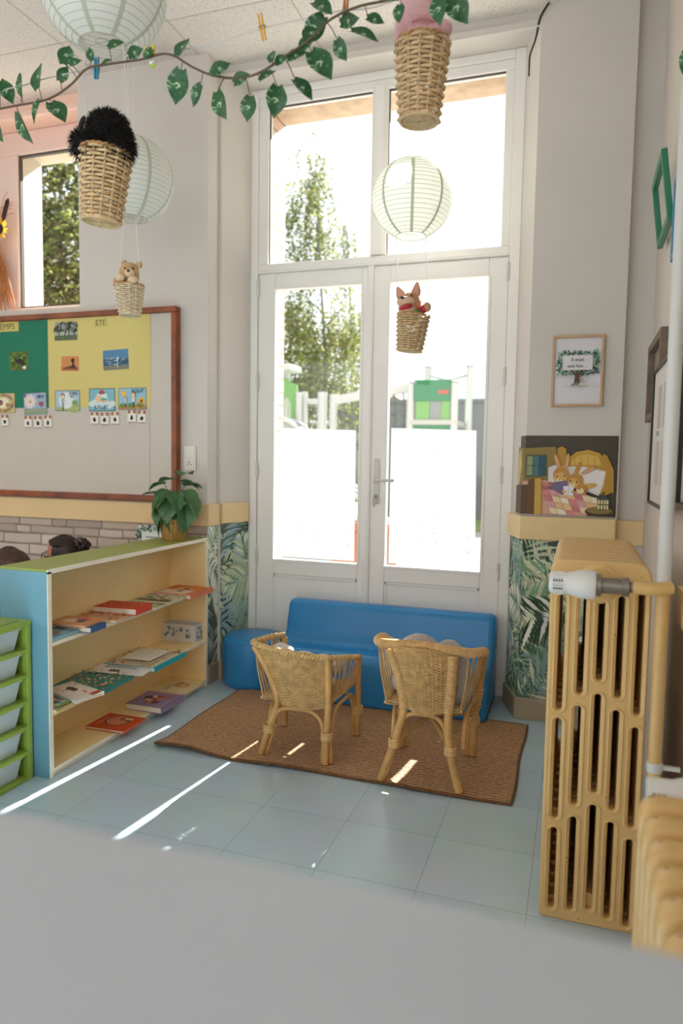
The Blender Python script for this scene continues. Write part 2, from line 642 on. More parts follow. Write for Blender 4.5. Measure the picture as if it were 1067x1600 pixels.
wallpoly('wall_right', [(0.28, 0.42, -0.9, 3.64, 0, CEIL), (0.28, 0.42, -3.3, -2.9, 0, CEIL), (0.28, 0.42, -2.9, -0.9, 0, 1.0), (0.28, 0.42, -2.9, -0.9, 2.7, CEIL)], M_wallR)
w = empty('window_6', (0.34, -1.9, 1.0), (0, 0, PI / 2), kind='structure')  # unseen window, added to open the right wall for its fill lamp
mb = MB()
for x0, x1, z0, z1 in ((-1.0, -0.94, 0, 1.7), (0.94, 1.0, 0, 1.7), (-0.94, 0.94, 0, .06), (-0.94, 0.94, 1.64, 1.7), (-.03, .03, .06, 1.64)):
    mb.box(x0, x1, -0.03, 0.03, z0, z1)
mb.build('frame', M_pvc, w, smooth=False)
MB().box(-0.94, 0.94, -0.004, 0.004, .06, 1.64).build('pane', M_glass, w, smooth=False)
wallpoly('wall_left', [(-5.3, -5.2, -3.3, -2.6, 0, CEIL), (-5.3, -5.2, 1.0, 3.40, 0, CEIL), (-5.3, -5.2, -2.6, 1.0, 0, 1.0), (-5.3, -5.2, -2.6, 1.0, 2.7, CEIL)], M_salmon)
wallpoly('wall_front', [(-5.3, 0.42, -3.4, -3.3, 0, 0.9), (-5.3, 0.42, -3.4, -3.3, 2.75, CEIL), (-5.3, -4.6, -3.4, -3.3, 0.9, 2.75),
                        (-2.9, -2.5, -3.4, -3.3, 0.9, 2.75), (-0.5, 0.42, -3.4, -3.3, 0.9, 2.75)], M_wall)
for n, (a, b) in enumerate(((-4.6, -2.9), (-2.5, -0.5))):
    w = empty('window_%d' % (n + 2), ((a + b) / 2, -3.35, 0.9), kind='structure')
    mb = MB()
    hw = (b - a) / 2
    for x0, x1, z0, z1 in ((-hw, -hw + .06, 0, 1.85), (hw - .06, hw, 0, 1.85), (-hw + .06, hw - .06, 0, .06), (-hw + .06, hw - .06, 1.79, 1.85), (-.03, .03, .06, 1.79)):
        mb.box(x0, x1, -0.03, 0.03, z0, z1)
    mb.build('frame', M_pvc, w, smooth=False)
    MB().box(-hw + .06, hw - .06, -0.004, 0.004, .06, 1.79).build('pane', M_glass, w, smooth=False)

w = empty('window_5', (-5.25, -0.8, 1.0), (0, 0, PI / 2), kind='structure')  # unseen window, added in the left wall with its fill lamp
mb = MB()
for x0, x1, z0, z1 in ((-1.8, -1.74, 0, 1.7), (1.74, 1.8, 0, 1.7), (-1.74, 1.74, 0, .06), (-1.74, 1.74, 1.64, 1.7), (-.03, .03, .06, 1.64)):
    mb.box(x0, x1, -0.03, 0.03, z0, z1)
mb.build('frame', M_pvc, w, smooth=False)
MB().box(-1.74, 1.74, -0.004, 0.004, .06, 1.64).build('pane', M_glass, w, smooth=False)
# outer skin: brick reveal and stone lintel beyond the door, cream reveal beyond the window
M_brick = pm('pale_brick', '#d9b9a6', 0.8)
def brick_mat(m, c1, c2, mort, bw, rh, ms, bump=0.4, off=0.5, rot=None):
    nt = m.node_tree
    b = nt.nodes['Principled BSDF']
    tc = nt.nodes.new('ShaderNodeTexCoord')
    mp = nt.nodes.new('ShaderNodeMapping')
    if rot:
        mp.inputs['Rotation'].default_value = rot
    br = nt.nodes.new('ShaderNodeTexBrick')
    br.offset = off
    br.inputs['Scale'].default_value = 1
    br.inputs['Brick Width'].default_value = bw
    br.inputs['Row Height'].default_value = rh
    br.inputs['Mortar Size'].default_value = ms
    br.inputs['Mortar Smooth'].default_value = 0.3
    br.inputs['Color1'].default_value = (*lin(c1), 1)
    br.inputs['Color2'].default_value = (*lin(c2), 1)
    br.inputs['Mortar'].default_value = (*lin(mort), 1)
    nt.links.new(tc.outputs['Object'], mp.inputs['Vector'])
    nt.links.new(mp.outputs['Vector'], br.inputs['Vector'])
    n = nt.nodes.new('ShaderNodeTexNoise')
    n.inputs['Scale'].default_value = 22
    n.inputs['Detail'].default_value = 6
    nt.links.new(tc.outputs['Object'], n.inputs['Vector'])
    mx = nt.nodes.new('ShaderNodeMixRGB')
    mx.blend_type = 'OVERLAY'
    mx.inputs['Fac'].default_value = 0.35
    nt.links.new(br.outputs['Color'], mx.inputs['Color1'])
    nt.links.new(n.outputs['Color'], mx.inputs['Color2'])
    nt.links.new(mx.outputs['Color'], b.inputs['Base Color'])
    bp = nt.nodes.new('ShaderNodeBump')
    bp.inputs['Strength'].default_value = bump
    bp.inputs['Distance'].default_value = 0.01
    bp.invert = True
    nt.links.new(br.outputs['Fac'], bp.inputs['Height'])
    nt.links.new(bp.outputs['Normal'], b.inputs['Normal'])
brick_mat(M_brick, '#dcc0ae', '#cfa996', '#a08674', 0.22, 0.075, 0.008, rot=(0, PI / 2, PI / 2))
M_stone_lintel = pm('stone_lintel', '#cbb196', 0.8, var=(14, 0.25), bump=(30, 0.3))
M_cream = pm('cream_render', '#c4b8a6', 0.85, var=(30, 0.06), bump=(80, 0.3))
wallpoly('wall_outer_brick', [(-2.62, -1.66, 3.64, 3.86, -0.1, 3.09), (-0.36, 0.6, 3.64, 3.86, -0.1, 3.09)], M_brick)
wallpoly('wall_outer_lintel', [(-2.62, 0.6, 3.64, 3.86, 3.085, 3.6)], M_stone_lintel)
wallpoly('wall_outer_cream', [(-5.4, -2.62, 3.64, 3.9, 3.075, 3.6), (-5.4, -2.62, 3.64, 3.9, -0.1, 1.98),
                              ([(-3.82, 3.64), (-3.325, 3.64), (-3.41, 3.9), (-3.74, 3.9)], 1.98, 3.075), (-5.4, -4.5, 3.64, 3.9, 1.98, 3.075)], M_cream)
wallpoly('trim_7', [(-1.74, -0.305, 3.56, 3.9, -0.1, 0.02)], pm('door_sill', '#b9b4ab', 0.6))

# ------------------------------------------------------------------ window over the board
w1 = empty('window_1', (-3.5, 3.59, 2.0), kind='structure')
mb = MB()
for x0, x1, z0, z1 in ((-1.0, -0.93, 0, 1.13), (0.83, 0.92, 0, 1.13), (-0.93, 0.83, 0, 0.09), (-0.93, 0.83, 0.997, 1.13), (0.055, 0.205, 0.09, 0.997)):
    mb.box(x0, x1, -0.03, 0.03, z0, z1)
mb.build('frame', pm('pinkish_window_paint', '#e8d2c7', 0.4), w1, smooth=False, bevel=0.006)  # frame colour carries the pink light falling on it
mb = MB()
for x0, x1 in ((-0.93, 0.055), (0.205, 0.83)):
    for a, b, c, d in ((x0, x1, 0.09, 0.10), (x0, x1, 0.987, 0.997), (x0, x0 + 0.008, 0.09, 0.997), (x1 - 0.008, x1, 0.09, 0.997)):
        mb.box(a, b, -0.012, 0.012, c, d)
mb.build('gasket', pm('dark_gasket', '#4a4038', 0.6), w1, smooth=False)
for x0, x1 in ((-0.93, 0.055), (0.205, 0.83)):
    MB().box(x0, x1, -0.003, 0.003, 0.09, 0.997).build('pane', M_glass, w1, smooth=False)

# ------------------------------------------------------------------ double door with its transom light
def tlabel(o, text):
    o['label'] = text
    return o
fr = empty('window_4', (0, 3.6, 0), kind='structure')
mb = MB()
mb.box(-1.735, -1.695, -0.035, 0.04, 0.02, 3.145)
mb.box(-0.361, -0.31, -0.035, 0.04, 0.02, 3.145)
mb.box(-1.695, -0.361, -0.035, 0.04, 3.105, 3.145)
mb.box(-1.695, -0.361, -0.04, 0.04, 2.19, 2.2)
mb.build('door_frame', M_pvc, fr, smooth=False, bevel=0.004)
mb = MB()
for z0, z1, y in ((3.058, 3.105, -0.026), (2.2, 2.24, -0.03)):
    mb.box(-1.695, -0.361, y, 0.036, z0, z1)
mb.box(-1.695, -1.637, -0.026, 0.036, 2.24, 3.058)
mb.box(-0.405, -0.361, -0.026, 0.036, 2.24, 3.058)
mb.build('transom_sash', M_pvc, fr, smooth=False, bevel=0.006)
MB().prism([(-1.064, -0.03), (-1.045, -0.05), (-0.999, -0.05), (-0.98, -0.03), (-0.98, 0.036), (-1.064, 0.036)], 2.24, 3.07, 'Z').build('mullion', M_pvc, fr, smooth=False, bevel=0.003)
for x0, x1 in ((-1.637, -1.064), (-0.98, -0.405)):
    MB().box(x0, x1, 0.003, 0.009, 2.24, 3.058).build('pane', M_glass, fr, smooth=False)
mb = MB()
for x0, x1 in ((-1.637, -1.064), (-0.98, -0.405)):
    mb.box(x0, x1, -0.012, 0.0, 3.053, 3.058); mb.box(x0, x0 + 0.004, -0.012, 0.0, 2.24, 3.058)
mb.build('gasket', pm('dark_gasket', '#4a4038', 0.6), fr, smooth=False)

def film_mat():
    m = bpy.data.materials.new('frosted_film')
    m.use_nodes = True
    nt = m.node_tree
    nt.nodes.clear()
    out = nt.nodes.new('ShaderNodeOutputMaterial')
    tr = nt.nodes.new('ShaderNodeBsdfTranslucent')
    df = nt.nodes.new('ShaderNodeBsdfDiffuse')
    df.inputs['Color'].default_value = (0.85, 0.86, 0.86, 1)
    tc = nt.nodes.new('ShaderNodeTexCoord')
    mp = nt.nodes.new('ShaderNodeMapping')
    mp.inputs['Scale'].default_value = (1, 1, 0.45)
    v = nt.nodes.new('ShaderNodeTexNoise')
    v.inputs['Scale'].default_value = 150
    v.inputs['Detail'].default_value = 1
    n = nt.nodes.new('ShaderNodeTexNoise')
    n.inputs['Scale'].default_value = 16
    n.inputs['Detail'].default_value = 3
    r1 = nt.nodes.new('ShaderNodeValToRGB')
    r1.color_ramp.elements[0].position = 0.64
    r1.color_ramp.elements[1].position = 0.72
    r2 = nt.nodes.new('ShaderNodeValToRGB')
    r2.color_ramp.elements[0].position = 0.48
    r2.color_ramp.elements[1].position = 0.62
    mu = nt.nodes.new('ShaderNodeMath')
    mu.operation = 'MULTIPLY'
    mx = nt.nodes.new('ShaderNodeMixRGB')
    mx.inputs['Color1'].default_value = (0.385, 0.388, 0.392, 1)
    mx.inputs['Color2'].default_value = (0.2, 0.205, 0.205, 1)
    nt.links.new(tc.outputs['Object'], mp.inputs['Vector'])
    nt.links.new(mp.outputs['Vector'], v.inputs['Vector'])
    nt.links.new(mp.outputs['Vector'], n.inputs['Vector'])
    nt.links.new(v.outputs['Fac'], r1.inputs['Fac'])
    nt.links.new(n.outputs['Fac'], r2.inputs['Fac'])
    nt.links.new(r1.outputs['Color'], mu.inputs[0])
    nt.links.new(r2.outputs['Color'], mu.inputs[1])
    nt.links.new(mu.outputs[0], mx.inputs['Fac'])
    nt.links.new(mx.outputs['Color'], tr.inputs['Color'])
    ms = nt.nodes.new('ShaderNodeMixShader')
    ms.inputs['Fac'].default_value = 0.12
    nt.links.new(tr.outputs[0], ms.inputs[1])
    nt.links.new(df.outputs[0], ms.inputs[2])
    nt.links.new(ms.outputs[0], out.inputs['Surface'])
    return m
M_film = film_mat()
M_hinge = pm('hinge_white', '#d5d2cc', 0.3)
M_steel = pm('brushed_steel', '#9a978f', 0.3, 0.9)
def leaf_door(name, x0, x1, gx0, gx1, film, hinge_x):
    d = empty(name, (x0, 3.6, 0.03), kind='structure')
    w = x1 - x0
    a, b = gx0 - x0, gx1 - x0
    mb = MB()
    mb.box(0, a, -0.022, 0.028, 0, 2.16)
    mb.box(b, w, -0.022, 0.028, 0, 2.16)
    mb.box(a, b, -0.022, 0.028, 2.075, 2.16)
    mb.box(a, b, -0.022, 0.028, 0.525, 0.61)
    mb.box(a, b, -0.022, 0.028, 0, 0.07)
    mb.build('sash', M_pvc, d, smooth=False, bevel=0.005)
    mb = MB()
    for z0, z1 in ((0.61, 2.075),):
        for q in ((a - 0.012, a + 0.002, z0, z1), (b - 0.002, b + 0.012, z0, z1), (a, b, z1 - 0.002, z1 + 0.012), (a, b, z0 - 0.012, z0 + 0.002)):
            mb.box(q[0], q[1], -0.027, -0.02, q[2], q[3])
    mb.build('glazing_bead', M_pvc, d, smooth=False, bevel=0.002)
    mb = MB()
    mb.box(a - 0.001, b + 0.001, -0.008, 0.016, 0.07, 0.525)
    for q in ((a, a + 0.014, 0.07, 0.525), (b - 0.014, b, 0.07, 0.525), (a, b, 0.511, 0.525), (a, b, 0.07, 0.084)):
        mb.box(q[0], q[1], -0.016, -0.007, q[2], q[3])
    mb.build('lower_panel', M_pvc, d, smooth=False, bevel=0.003)
    MB().box(a, b, 0.003, 0.009, 0.61, 2.075).build('pane', M_glass, d, smooth=False)
    f = MB()
    fx0, fx1, fx0b, fx1b = [q - x0 for q in film]
    f.hexa([(fx0b, 0.0, 0.625), (fx1b, 0.0, 0.622), (fx1b, 0.0012, 0.622), (fx0b, 0.0012, 0.625)], [(fx0, 0.0, 1.334), (fx1, 0.0, 1.322), (fx1, 0.0012, 1.322), (fx0, 0.0012, 1.334)])
    tlabel(f.build('frosted_film', M_film, d, smooth=False), 'frosted white privacy film with rain drop specks')
    for z in (0.62, 1.1, 1.585, 2.085):
        MB().lathe([(0, -0.045), (0.007, -0.043), (0.008, -0.04), (0.008, -0.002), (0.0065, 0), (0.008, 0.002), (0.008, 0.04), (0.007, 0.043), (0, 0.045)], 10, c=(hinge_x - x0, -0.036, z)).build('hinge', M_hinge, d)
    return d
d1 = leaf_door('door_1', -1.693, -1.044, -1.593, -1.105, (-1.566, -1.13, -1.572, -1.128), -1.69)
d2 = leaf_door('door_2', -1.042, -0.363, -0.955, -0.456, (-0.938, -0.497, -0.938, -0.484), -0.364)
mb = MB()
mb.prism([(-0.032, -0.022), (-0.026, -0.036), (-0.012, -0.04), (0.002, -0.036), (0.006, -0.022)], 0.0, 2.16, 'Z')
mb.build('astragal', M_pvc, d2, smooth=False, bevel=0.002)
h = empty('handle', (0.037, -0.022, 1.062), parent=d2)
M_hw = pm('white_handle', '#cfccc6', 0.3)
mb = MB()
mb.prism([(-0.016, -0.12), (-0.012, -0.124), (0.012, -0.124), (0.016, -0.12), (0.016, 0.1), (0.01, 0.112), (-0.01, 0.112), (-0.016, 0.1)], -0.009, 0, 'Y')
mb.build('backplate', M_hw, h, smooth=False, bevel=0.003)
MB().tube(bez([(0, -0.005, 0), (0, -0.045, 0), (0.012, -0.056, 0), (0.09, -0.056, 0), (0.098, -0.052, 0)], 5), [0.011] * 11 + [0.0085] * 10, 10).build('lever', M_hw, h)
mb = MB()
mb.tube([(-0.002, -0.004, -0.082), (-0.002, -0.022, -0.082)], 0.009, 12)
mb.build('lock_cylinder', M_steel, h)
mb = MB()
mb.tube([(-0.002, -0.02, -0.082), (-0.002, -0.035, -0.082)], 0.004, 8)
mb.tube([(0.004 * math.cos(a) * 1.4 - 0.002, -0.037, -0.112 + 0.027 * math.sin(a)) for a in [2 * PI * k / 14 for k in range(14)]], 0.0025, 6, True)
mb.build('key', M_steel, h)

# ------------------------------------------------------------------ wallpapers
M_paper = vcm('palm_wallpaper', 0.6, bump=(30, 0.05))
PALM = ['#2f4c3c', '#4d7a5c', '#7aa283', '#a9c2a2', '#cfd8b8', '#8fabb0', '#b9c49a', '#5c7a72', '#dde0c4', '#98b594', '#c4cfae', '#33483c', '#e2e8de', '#c8cfae']
def palm_panel(name, segs, z0, z1, seed):
    """segs: list of ((x, y), (x, y)) wall segments, the room on the right-hand side"""
    mb = MB()
    s0 = 0.0
    for (p, q) in segs:
        p, q = Vector(p), Vector(q)
        L = (q - p).length
        d = (q - p) / L
        n = Vector((d.y, -d.x))
        loc = MB()
        loc.layer = 0.0008
        cl = lambda P: [(min(max(x - s0, 0), L), min(max(y, z0), z1)) for x, y in P]
        def area(P):
            return abs(sum(P[i][0] * P[(i + 1) % len(P)][1] - P[(i + 1) % len(P)][0] * P[i][1] for i in range(len(P))))
        loc.poly([(0, z0), (L, z0), (L, z1), (0, z1)], '#46564a')
        R = random.Random(seed)
        for k in range(64):
            cx, cy = R.uniform(-0.15, 0.65), R.uniform(z0 - 0.1, z1 + 0.1)
            ang = R.uniform(0, 2 * PI)
            FL = R.uniform(0.22, 0.4)
            bend = R.uniform(-1.2, 1.2)
            base = R.choice(PALM)
            alt = R.choice(PALM)
            loc.layer += 0.000008
            nl = 17
            x, y, a = cx, cy, ang
            for i in range(nl):
                t = i / nl
                a = ang + bend * t
                x += math.cos(a) * FL / nl
                y += math.sin(a) * FL / nl
                for sd in (-1, 1):
                    la = a + sd * (1.15 - 0.55 * t)
                    ll = FL * 0.52 * math.sin(PI * (0.15 + 0.8 * t)) * R.uniform(0.85, 1.1)
                    w = 0.019
                    dx, dy = math.cos(la), math.sin(la)
                    dr = 0.12 * ll
                    tip = (x + dx * ll, y + dy * ll - dr)
                    mid = (x + dx * ll * 0.5, y + dy * ll * 0.5)
                    P = [(x, y), (mid[0] - dy * w / 2, mid[1] + dx * w / 2), tip, (mid[0] + dy * w / 2, mid[1] - dx * w / 2)]
                    P = cl(P)
                    if area(P) > 1e-6:
                        c = lin(base if (i + (sd > 0)) % 3 else alt)
                        g = R.uniform(0.75, 1.2)
                        loc.col = (min(c[0] * g, 1), min(c[1] * g, 1), min(c[2] * g, 1), 1)
                        loc.layer += 0.0000006
                        loc.poly(P)
        off = len(mb.v)
        mb.v.extend((p.x + d.x * x + n.x * z, p.y + d.y * x + n.y * z, y) for x, y, z in loc.v)
        mb.f.extend(tuple(i + off for i in f) for f in loc.f)
        mb.m.extend(loc.m)
        mb.c.extend(loc.c)
        s0 += L
    return tag(mb.build(name, M_paper, smooth=False), kind='structure')
palm_panel('wallpaper_left', [((-1.82, 3.25), (-1.82, 3.36)), ((-1.803, 3.36), (-1.737, 3.56))], 0.1, 0.845, 5)
palm_panel('wallpaper_right', [((-0.308, 3.556), (-0.235, 3.35)), ((-0.235, 3.35), (0.165, 3.35))], 0.1, 0.85, 8)
M_stonepaper = vcm('stone_wallpaper', 0.7, bump=(60, 0.25))
def stone_panel():
    mb = MB(); mb.layer = 0.0
    R = random.Random(6)
    L, Hh = 3.378, 0.84
    mb.rect(0, 0, L, Hh, '#7d6f63')
    z = 0.0
    while z < Hh - 0.01:
        h = min(R.choice([0.034, 0.046, 0.055, 0.062]), Hh - z)
        x = -R.uniform(0, .2)
        while x < L:
            w = R.uniform(0.09, 0.3)
            x0, x1 = max(0, x + .003), min(L, x + w - .003)
            if x1 - x0 > .01:
                c = lin(R.choice(['#c4b6aa', '#b8a99c', '#ccc0b4', '#b0a194', '#c0b0a2']))
                g = R.uniform(.85, 1.1)
                J = lambda a: a + R.uniform(-.003, .003)
                P = [(x0, J(z + .004)), ((x0 + x1) / 2, J(z + .003)), (x1, J(z + .004)), (x1, J(z + h - .003)), ((x0 + x1) / 2, J(z + h - .002)), (x0, J(z + h - .003))]
                P = [(a, min(max(b, 0), Hh)) for a, b in P]
                mb.layer = 0.0002
                mb.col = (*[q * g * .8 for q in c], 1); mb.poly(P)
                mb.layer = 0.0004
                mb.col = (*[q * g for q in c], 1)
                cx, cz = (x0 + x1) / 2, z + h / 2
                mb.poly([(cx + (a - cx) * .97, cz + (b - cz) * .8 + .002) for a, b in P])
                for k in range(3):
                    a = R.uniform(x0 + .01, x1 - .01); b = R.uniform(z + .008, z + h - .008); l = R.uniform(.008, .035)
                    mb.layer = 0.0006
                    mb.col = (*[q * g * R.choice([.82, .9, 1.08]) for q in c], 1)
                    mb.poly([(a, b), (min(a + l, x1), b + R.uniform(-.002, .002)), (min(a + l * .8, x1), b + R.uniform(.002, .006)), (a + l * .1, b + .003)])
            x += w
        z += h
    return mb.build('wallpaper_back', M_stonepaper, None, (-5.2, 3.2492, 0), (PI / 2, 0, 0), smooth=False)
tag(stone_panel(), kind='structure')

# ------------------------------------------------------------------ the pin board and what is pinned to it
M_print = vcm('printed_card', 0.55)
M_paperprint = vcm('printed_paper', 0.7)
WALL = (PI / 2, 0, 0)
def card(name, label, cat, x0, x1, z0, z1, y, base, draw=None, group=None, tilt=0.0, t=0.0008, mat=None):
    w, h = x1 - x0, z1 - z0
    mb = MB()
    mb.col = (*lin(base), 1)
    mb.box(-w / 2, w / 2, -h / 2, h / 2, -t, 0)
    if draw:
        draw(mb, w, h)
    o = mb.build(name, mat or M_print, None, ((x0 + x1) / 2, y, (z0 + z1) / 2), (PI / 2, tilt, 0), smooth=False)
    return tag(o, label, cat, group)

bd = empty('pin_board', (-3.2, 3.249, 0.96), label='large pale pin board with brown wooden frame hung on the wall above the dado rail', cat='pin board')
M_board = pm('board_surface', '#c9c2b6', 0.45, var=(3, 0.04))
M_bframe = pm('brown_wood_frame', '#9a4f22', 0.35, var=(10, 0.35), col2='#6b3216')
mb = MB()
mb.box(-1.2, 1.2, -0.026, 0, 0.02, 0.985)
mb.build('surface', M_board, bd, smooth=False)
mb = MB()
mb.box(-1.225, 1.225, -0.046, 0, 0, 0.032)
mb.box(-1.225, 1.225, -0.046, 0, 0.973, 1.003)
mb.box(1.193, 1.225, -0.046, 0, 0.032, 0.973)
mb.box(-1.225, -1.193, -0.046, 0, 0.032, 0.973)
mb.build('frame', M_bframe, bd, smooth=True, bevel=0.006)
MB().box(1.0525, 1.0545, -0.0266, -0.02, 0.032, 0.49).build('seam', pm('board_seam', '#8f877b', 0.6), bd, smooth=False)

Y1, Y2, Y3 = 3.2222, 3.2208, 3.2192
card('green_paper_sheet', 'large dark green paper sheet pinned on the left of the board', 'paper sheet', -3.58, -2.782, 1.455, 1.932, Y1, '#1f7a5e', mat=M_paperprint)
card('yellow_paper_sheet', 'large pale yellow paper sheet pinned on the right half of the board', 'paper sheet', -2.79, -2.139, 1.456, 1.936, Y1 - 0.0009, '#d6c77c', mat=M_paperprint)
def d_sign(txt, sz):
    def f(mb, w, h):
        mb.rect(-w / 2 + .002, -h / 2 + .002, w / 2 - .002, h / 2 - .002, '#cdbf6c')
        mb.text(txt, 0, -h * 0.27, sz, '#35432b')
    return f
card('season_sign', 'small yellow strip reading PRINTEMPS at the top of the green paper', 'sign', -3.272, -2.988, 1.879, 1.934, Y2, '#c9bb68', d_sign('PRINTEMPS', 0.047), 'season signs on the board')
card('season_sign', 'small yellow strip reading ETE at the top of the yellow paper', 'sign', -2.483, -2.405, 1.877, 1.924, Y2 - 0.0009, '#d4c673', d_sign('ETE', 0.04), 'season signs on the board')

def d_orchard(mb, w, h):
    mb.rect(-w / 2, -h / 2, w / 2, h / 2, '#aab3a5'); mb.rect(-w / 2, -h / 2, w / 2, -h * .22, '#5c6b4a')
    R = random.Random(2)
    for x in (-.32, -.05, .12, .36):
        mb.line((x * w, -h * .3), (x * w + .006, h * .15), .006, '#2b2a26')
    for k in range(90):
        mb.disc(R.uniform(-.48, .48) * w, R.uniform(-.02, .46) * h, R.uniform(.002, .008), None, R.choice(['#2f3a2c', '#4a5544', '#3a3f35', '#7d8a76']), 6)
def d_lounge(mb, w, h):
    mb.rect(-w / 2, -h / 2, w / 2, h / 2, '#d08a50'); mb.rect(-w / 2, -h / 2, w / 2, -h * .25, '#b86f3e')
    mb.poly([(-.4 * w, -.3 * h), (.1 * w, -.15 * h), (.18 * w, .32 * h), (.26 * w, -.1 * h), (.42 * w, -.3 * h)], '#3a2a22')
    mb.line((-.4 * w, -.35 * h), (.44 * w, -.35 * h), .004, '#3a2a22')
    mb.disc(.16 * w, .22 * h, .012, .012, '#2b1d18')
def d_sea(mb, w, h):
    mb.rect(-w / 2, -h / 2, w / 2, h / 2, '#4f87ab'); mb.rect(-w / 2, -h / 2, w / 2, h * .08, '#2f5a78')
    mb.rect(-w / 2, -h / 2, w / 2, -h * .28, '#7d7f6e')
    R = random.Random(4)
    for k in range(26):
        x = R.uniform(-.45, .4) * w; y = R.uniform(-.3, .1) * h
        mb.line((x, y), (x + .02, y + .001), .0022, R.choice(['#b9cdd8', '#8fb0c4', '#e3ebef']))
    mb.poly([(.04 * w, -.05 * h), (.1 * w, .18 * h), (.12 * w, -.05 * h)], '#f2f2ee'); mb.line((.08 * w, -.4 * h), (.08 * w, .1 * h), .004, '#d9dad4')
def d_garden(mb, w, h):
    mb.rect(-w / 2, -h / 2, w / 2, h / 2, '#5d7a34')
    R = random.Random(6)
    for k in range(70):
        mb.disc(R.uniform(-.45, .45) * w, R.uniform(-.45, .45) * h, R.uniform(.003, .01), None, R.choice(['#6d8b3c', '#4c6a2c', '#7b9444', '#3d5226']), 7)
    mb.disc(.08 * w, -.02 * h, .024, .014, '#2b2620', 12); mb.disc(.22 * w, -.15 * h, .014, .012, '#3a322a', 10); mb.disc(.36 * w, -.36 * h, .012, .01, '#e8e6dc', 9)
card('photo_print', 'photo of dark leafless trees pinned on the yellow paper', 'photo', -2.744, -2.594, 1.816, 1.914, Y2 - 0.0009, '#efeee8', d_orchard, 'photos on the board')
card('photo_print', 'small orange photo of a dark lying figure pinned on the yellow paper', 'photo', -2.701, -2.588, 1.652, 1.730, Y2 - 0.0009, '#e8d9b8', d_lounge, 'photos on the board', tilt=0.03)
card('photo_print', 'blue photo of a sail on the sea pinned on the yellow paper', 'photo', -2.431, -2.272, 1.651, 1.756, Y2 - 0.0009, '#e6ecef', d_sea, 'photos on the board', tilt=-0.04)
card('photo_print', 'small photo of green grass pinned on the green paper', 'photo', -3.055, -2.926, 1.663, 1.766, Y2, '#c9cdb4', d_garden, 'photos on the board')

def kid(mb, x, y, s, shirt, hair='#6b4326', legs='#3c3f4a'):
    mb.rect(x - .06 * s, y - .5 * s, x - .015 * s, y - .16 * s, legs); mb.rect(x + .015 * s, y - .5 * s, x + .06 * s, y - .16 * s, legs)
    mb.poly([(x - .1 * s, y - .18 * s), (x + .1 * s, y - .18 * s), (x + .07 * s, y + .14 * s), (x - .07 * s, y + .14 * s)], shirt)
    mb.line((x - .07 * s, y + .1 * s), (x - .2 * s, y - .06 * s), .035 * s, '#e8b894'); mb.line((x + .07 * s, y + .1 * s), (x + .2 * s, y + .02 * s), .035 * s, '#e8b894')
    mb.disc(x, y + .28 * s, .14 * s, .14 * s, hair); mb.disc(x, y + .25 * s, .115 * s, .11 * s, '#f0c8a4')
def flower(mb, x, y, r, c, mid='#7a4a1e'):
    for k in range(8):
        a = 2 * PI * k / 8
        mb.disc(x + r * .7 * math.cos(a), y + r * .7 * math.sin(a), r * .42, None, c, 8)
    mb.disc(x, y, r * .45, None, mid, 10)
def month(bgc, edge):
    def wrap(fn):
        def f(mb, w, h):
            mb.rect(-w / 2 + .004, -h / 2 + .004, w / 2 - .004, h / 2 - .004, bgc)
            fn(mb, w, h)
        return f
    return wrap
@month('#a9c7d6', None)
def d_juin(mb, w, h):
    mb.disc(.25 * w, -.35 * h, .04, .026, '#9db46a'); mb.rect(-w / 2 + .004, -h / 2 + .004, w / 2 - .004, -.3 * h, '#a9b978')
    mb.disc(-.05 * w, 0, .05, .045, '#dfe7e4')
    kid(mb, -.18 * w, -.02 * h, .1, '#8db4c9', '#2c2622', '#2b2b30')
    mb.rect(.2 * w, -.18 * h, .42 * w, .0 * h, '#7d9a56'); mb.disc(.18 * w, .18 * h, .007, .006, '#4c6a86')
    mb.text('JUIN', .24 * w, .26 * h, .028, '#22303c', bold=0.01)
@month('#7fb9c6', None)
def d_juillet(mb, w, h):
    for k in range(7):
        mb.disc((-.38 + .13 * k) * w, (-.18 + .1 * math.sin(k * 2.1)) * h, .022, .016, '#cfe3e4')
    mb.disc(0, .12 * h, .035, .03, '#d8e8e6'); mb.disc(-.02, .05 * h, .024, .02, '#e8c6a4'); mb.disc(.012, -.02 * h, .02, .012, '#5fa58f')
    mb.disc(.0, .3 * h, .022, .008, '#2e6d72'); mb.disc(.0, .34 * h, .013, .012, '#c04a3c')
    mb.line((-.03, -.08 * h), (.04, -.06 * h), .008, '#e8c6a4')
    mb.text('JUILLET', -.02 * w, -.4 * h, .027, '#1f4a5a', bold=0.01)
@month('#8fc3d8', None)
def d_aout(mb, w, h):
    mb.rect(-w / 2 + .004, -h / 2 + .004, w / 2 - .004, -.28 * h, '#c08a4a')
    flower(mb, -.3 * w, .25 * h, .015, '#f0b23a', '#f7d26a'); flower(mb, .33 * w, -.12 * h, .02, '#e6b33c'); flower(mb, .2 * w, -.35 * h, .014, '#e0a832')
    for k in range(9):
        mb.leaf2((-.45 + .1 * k) * w, -.42 * h, .03, .012, 1.2 + .2 * (k % 3), '#6f8f4a')
    kid(mb, -.22 * w, -.12 * h, .055, '#d9d4c4', '#8a5a32'); kid(mb, .06 * w, -.02 * h, .085, '#e9e2d4', '#b9803e')
    mb.text('AOUT', .2 * w, .27 * h, .027, '#1e2c3a', bold=0.01)
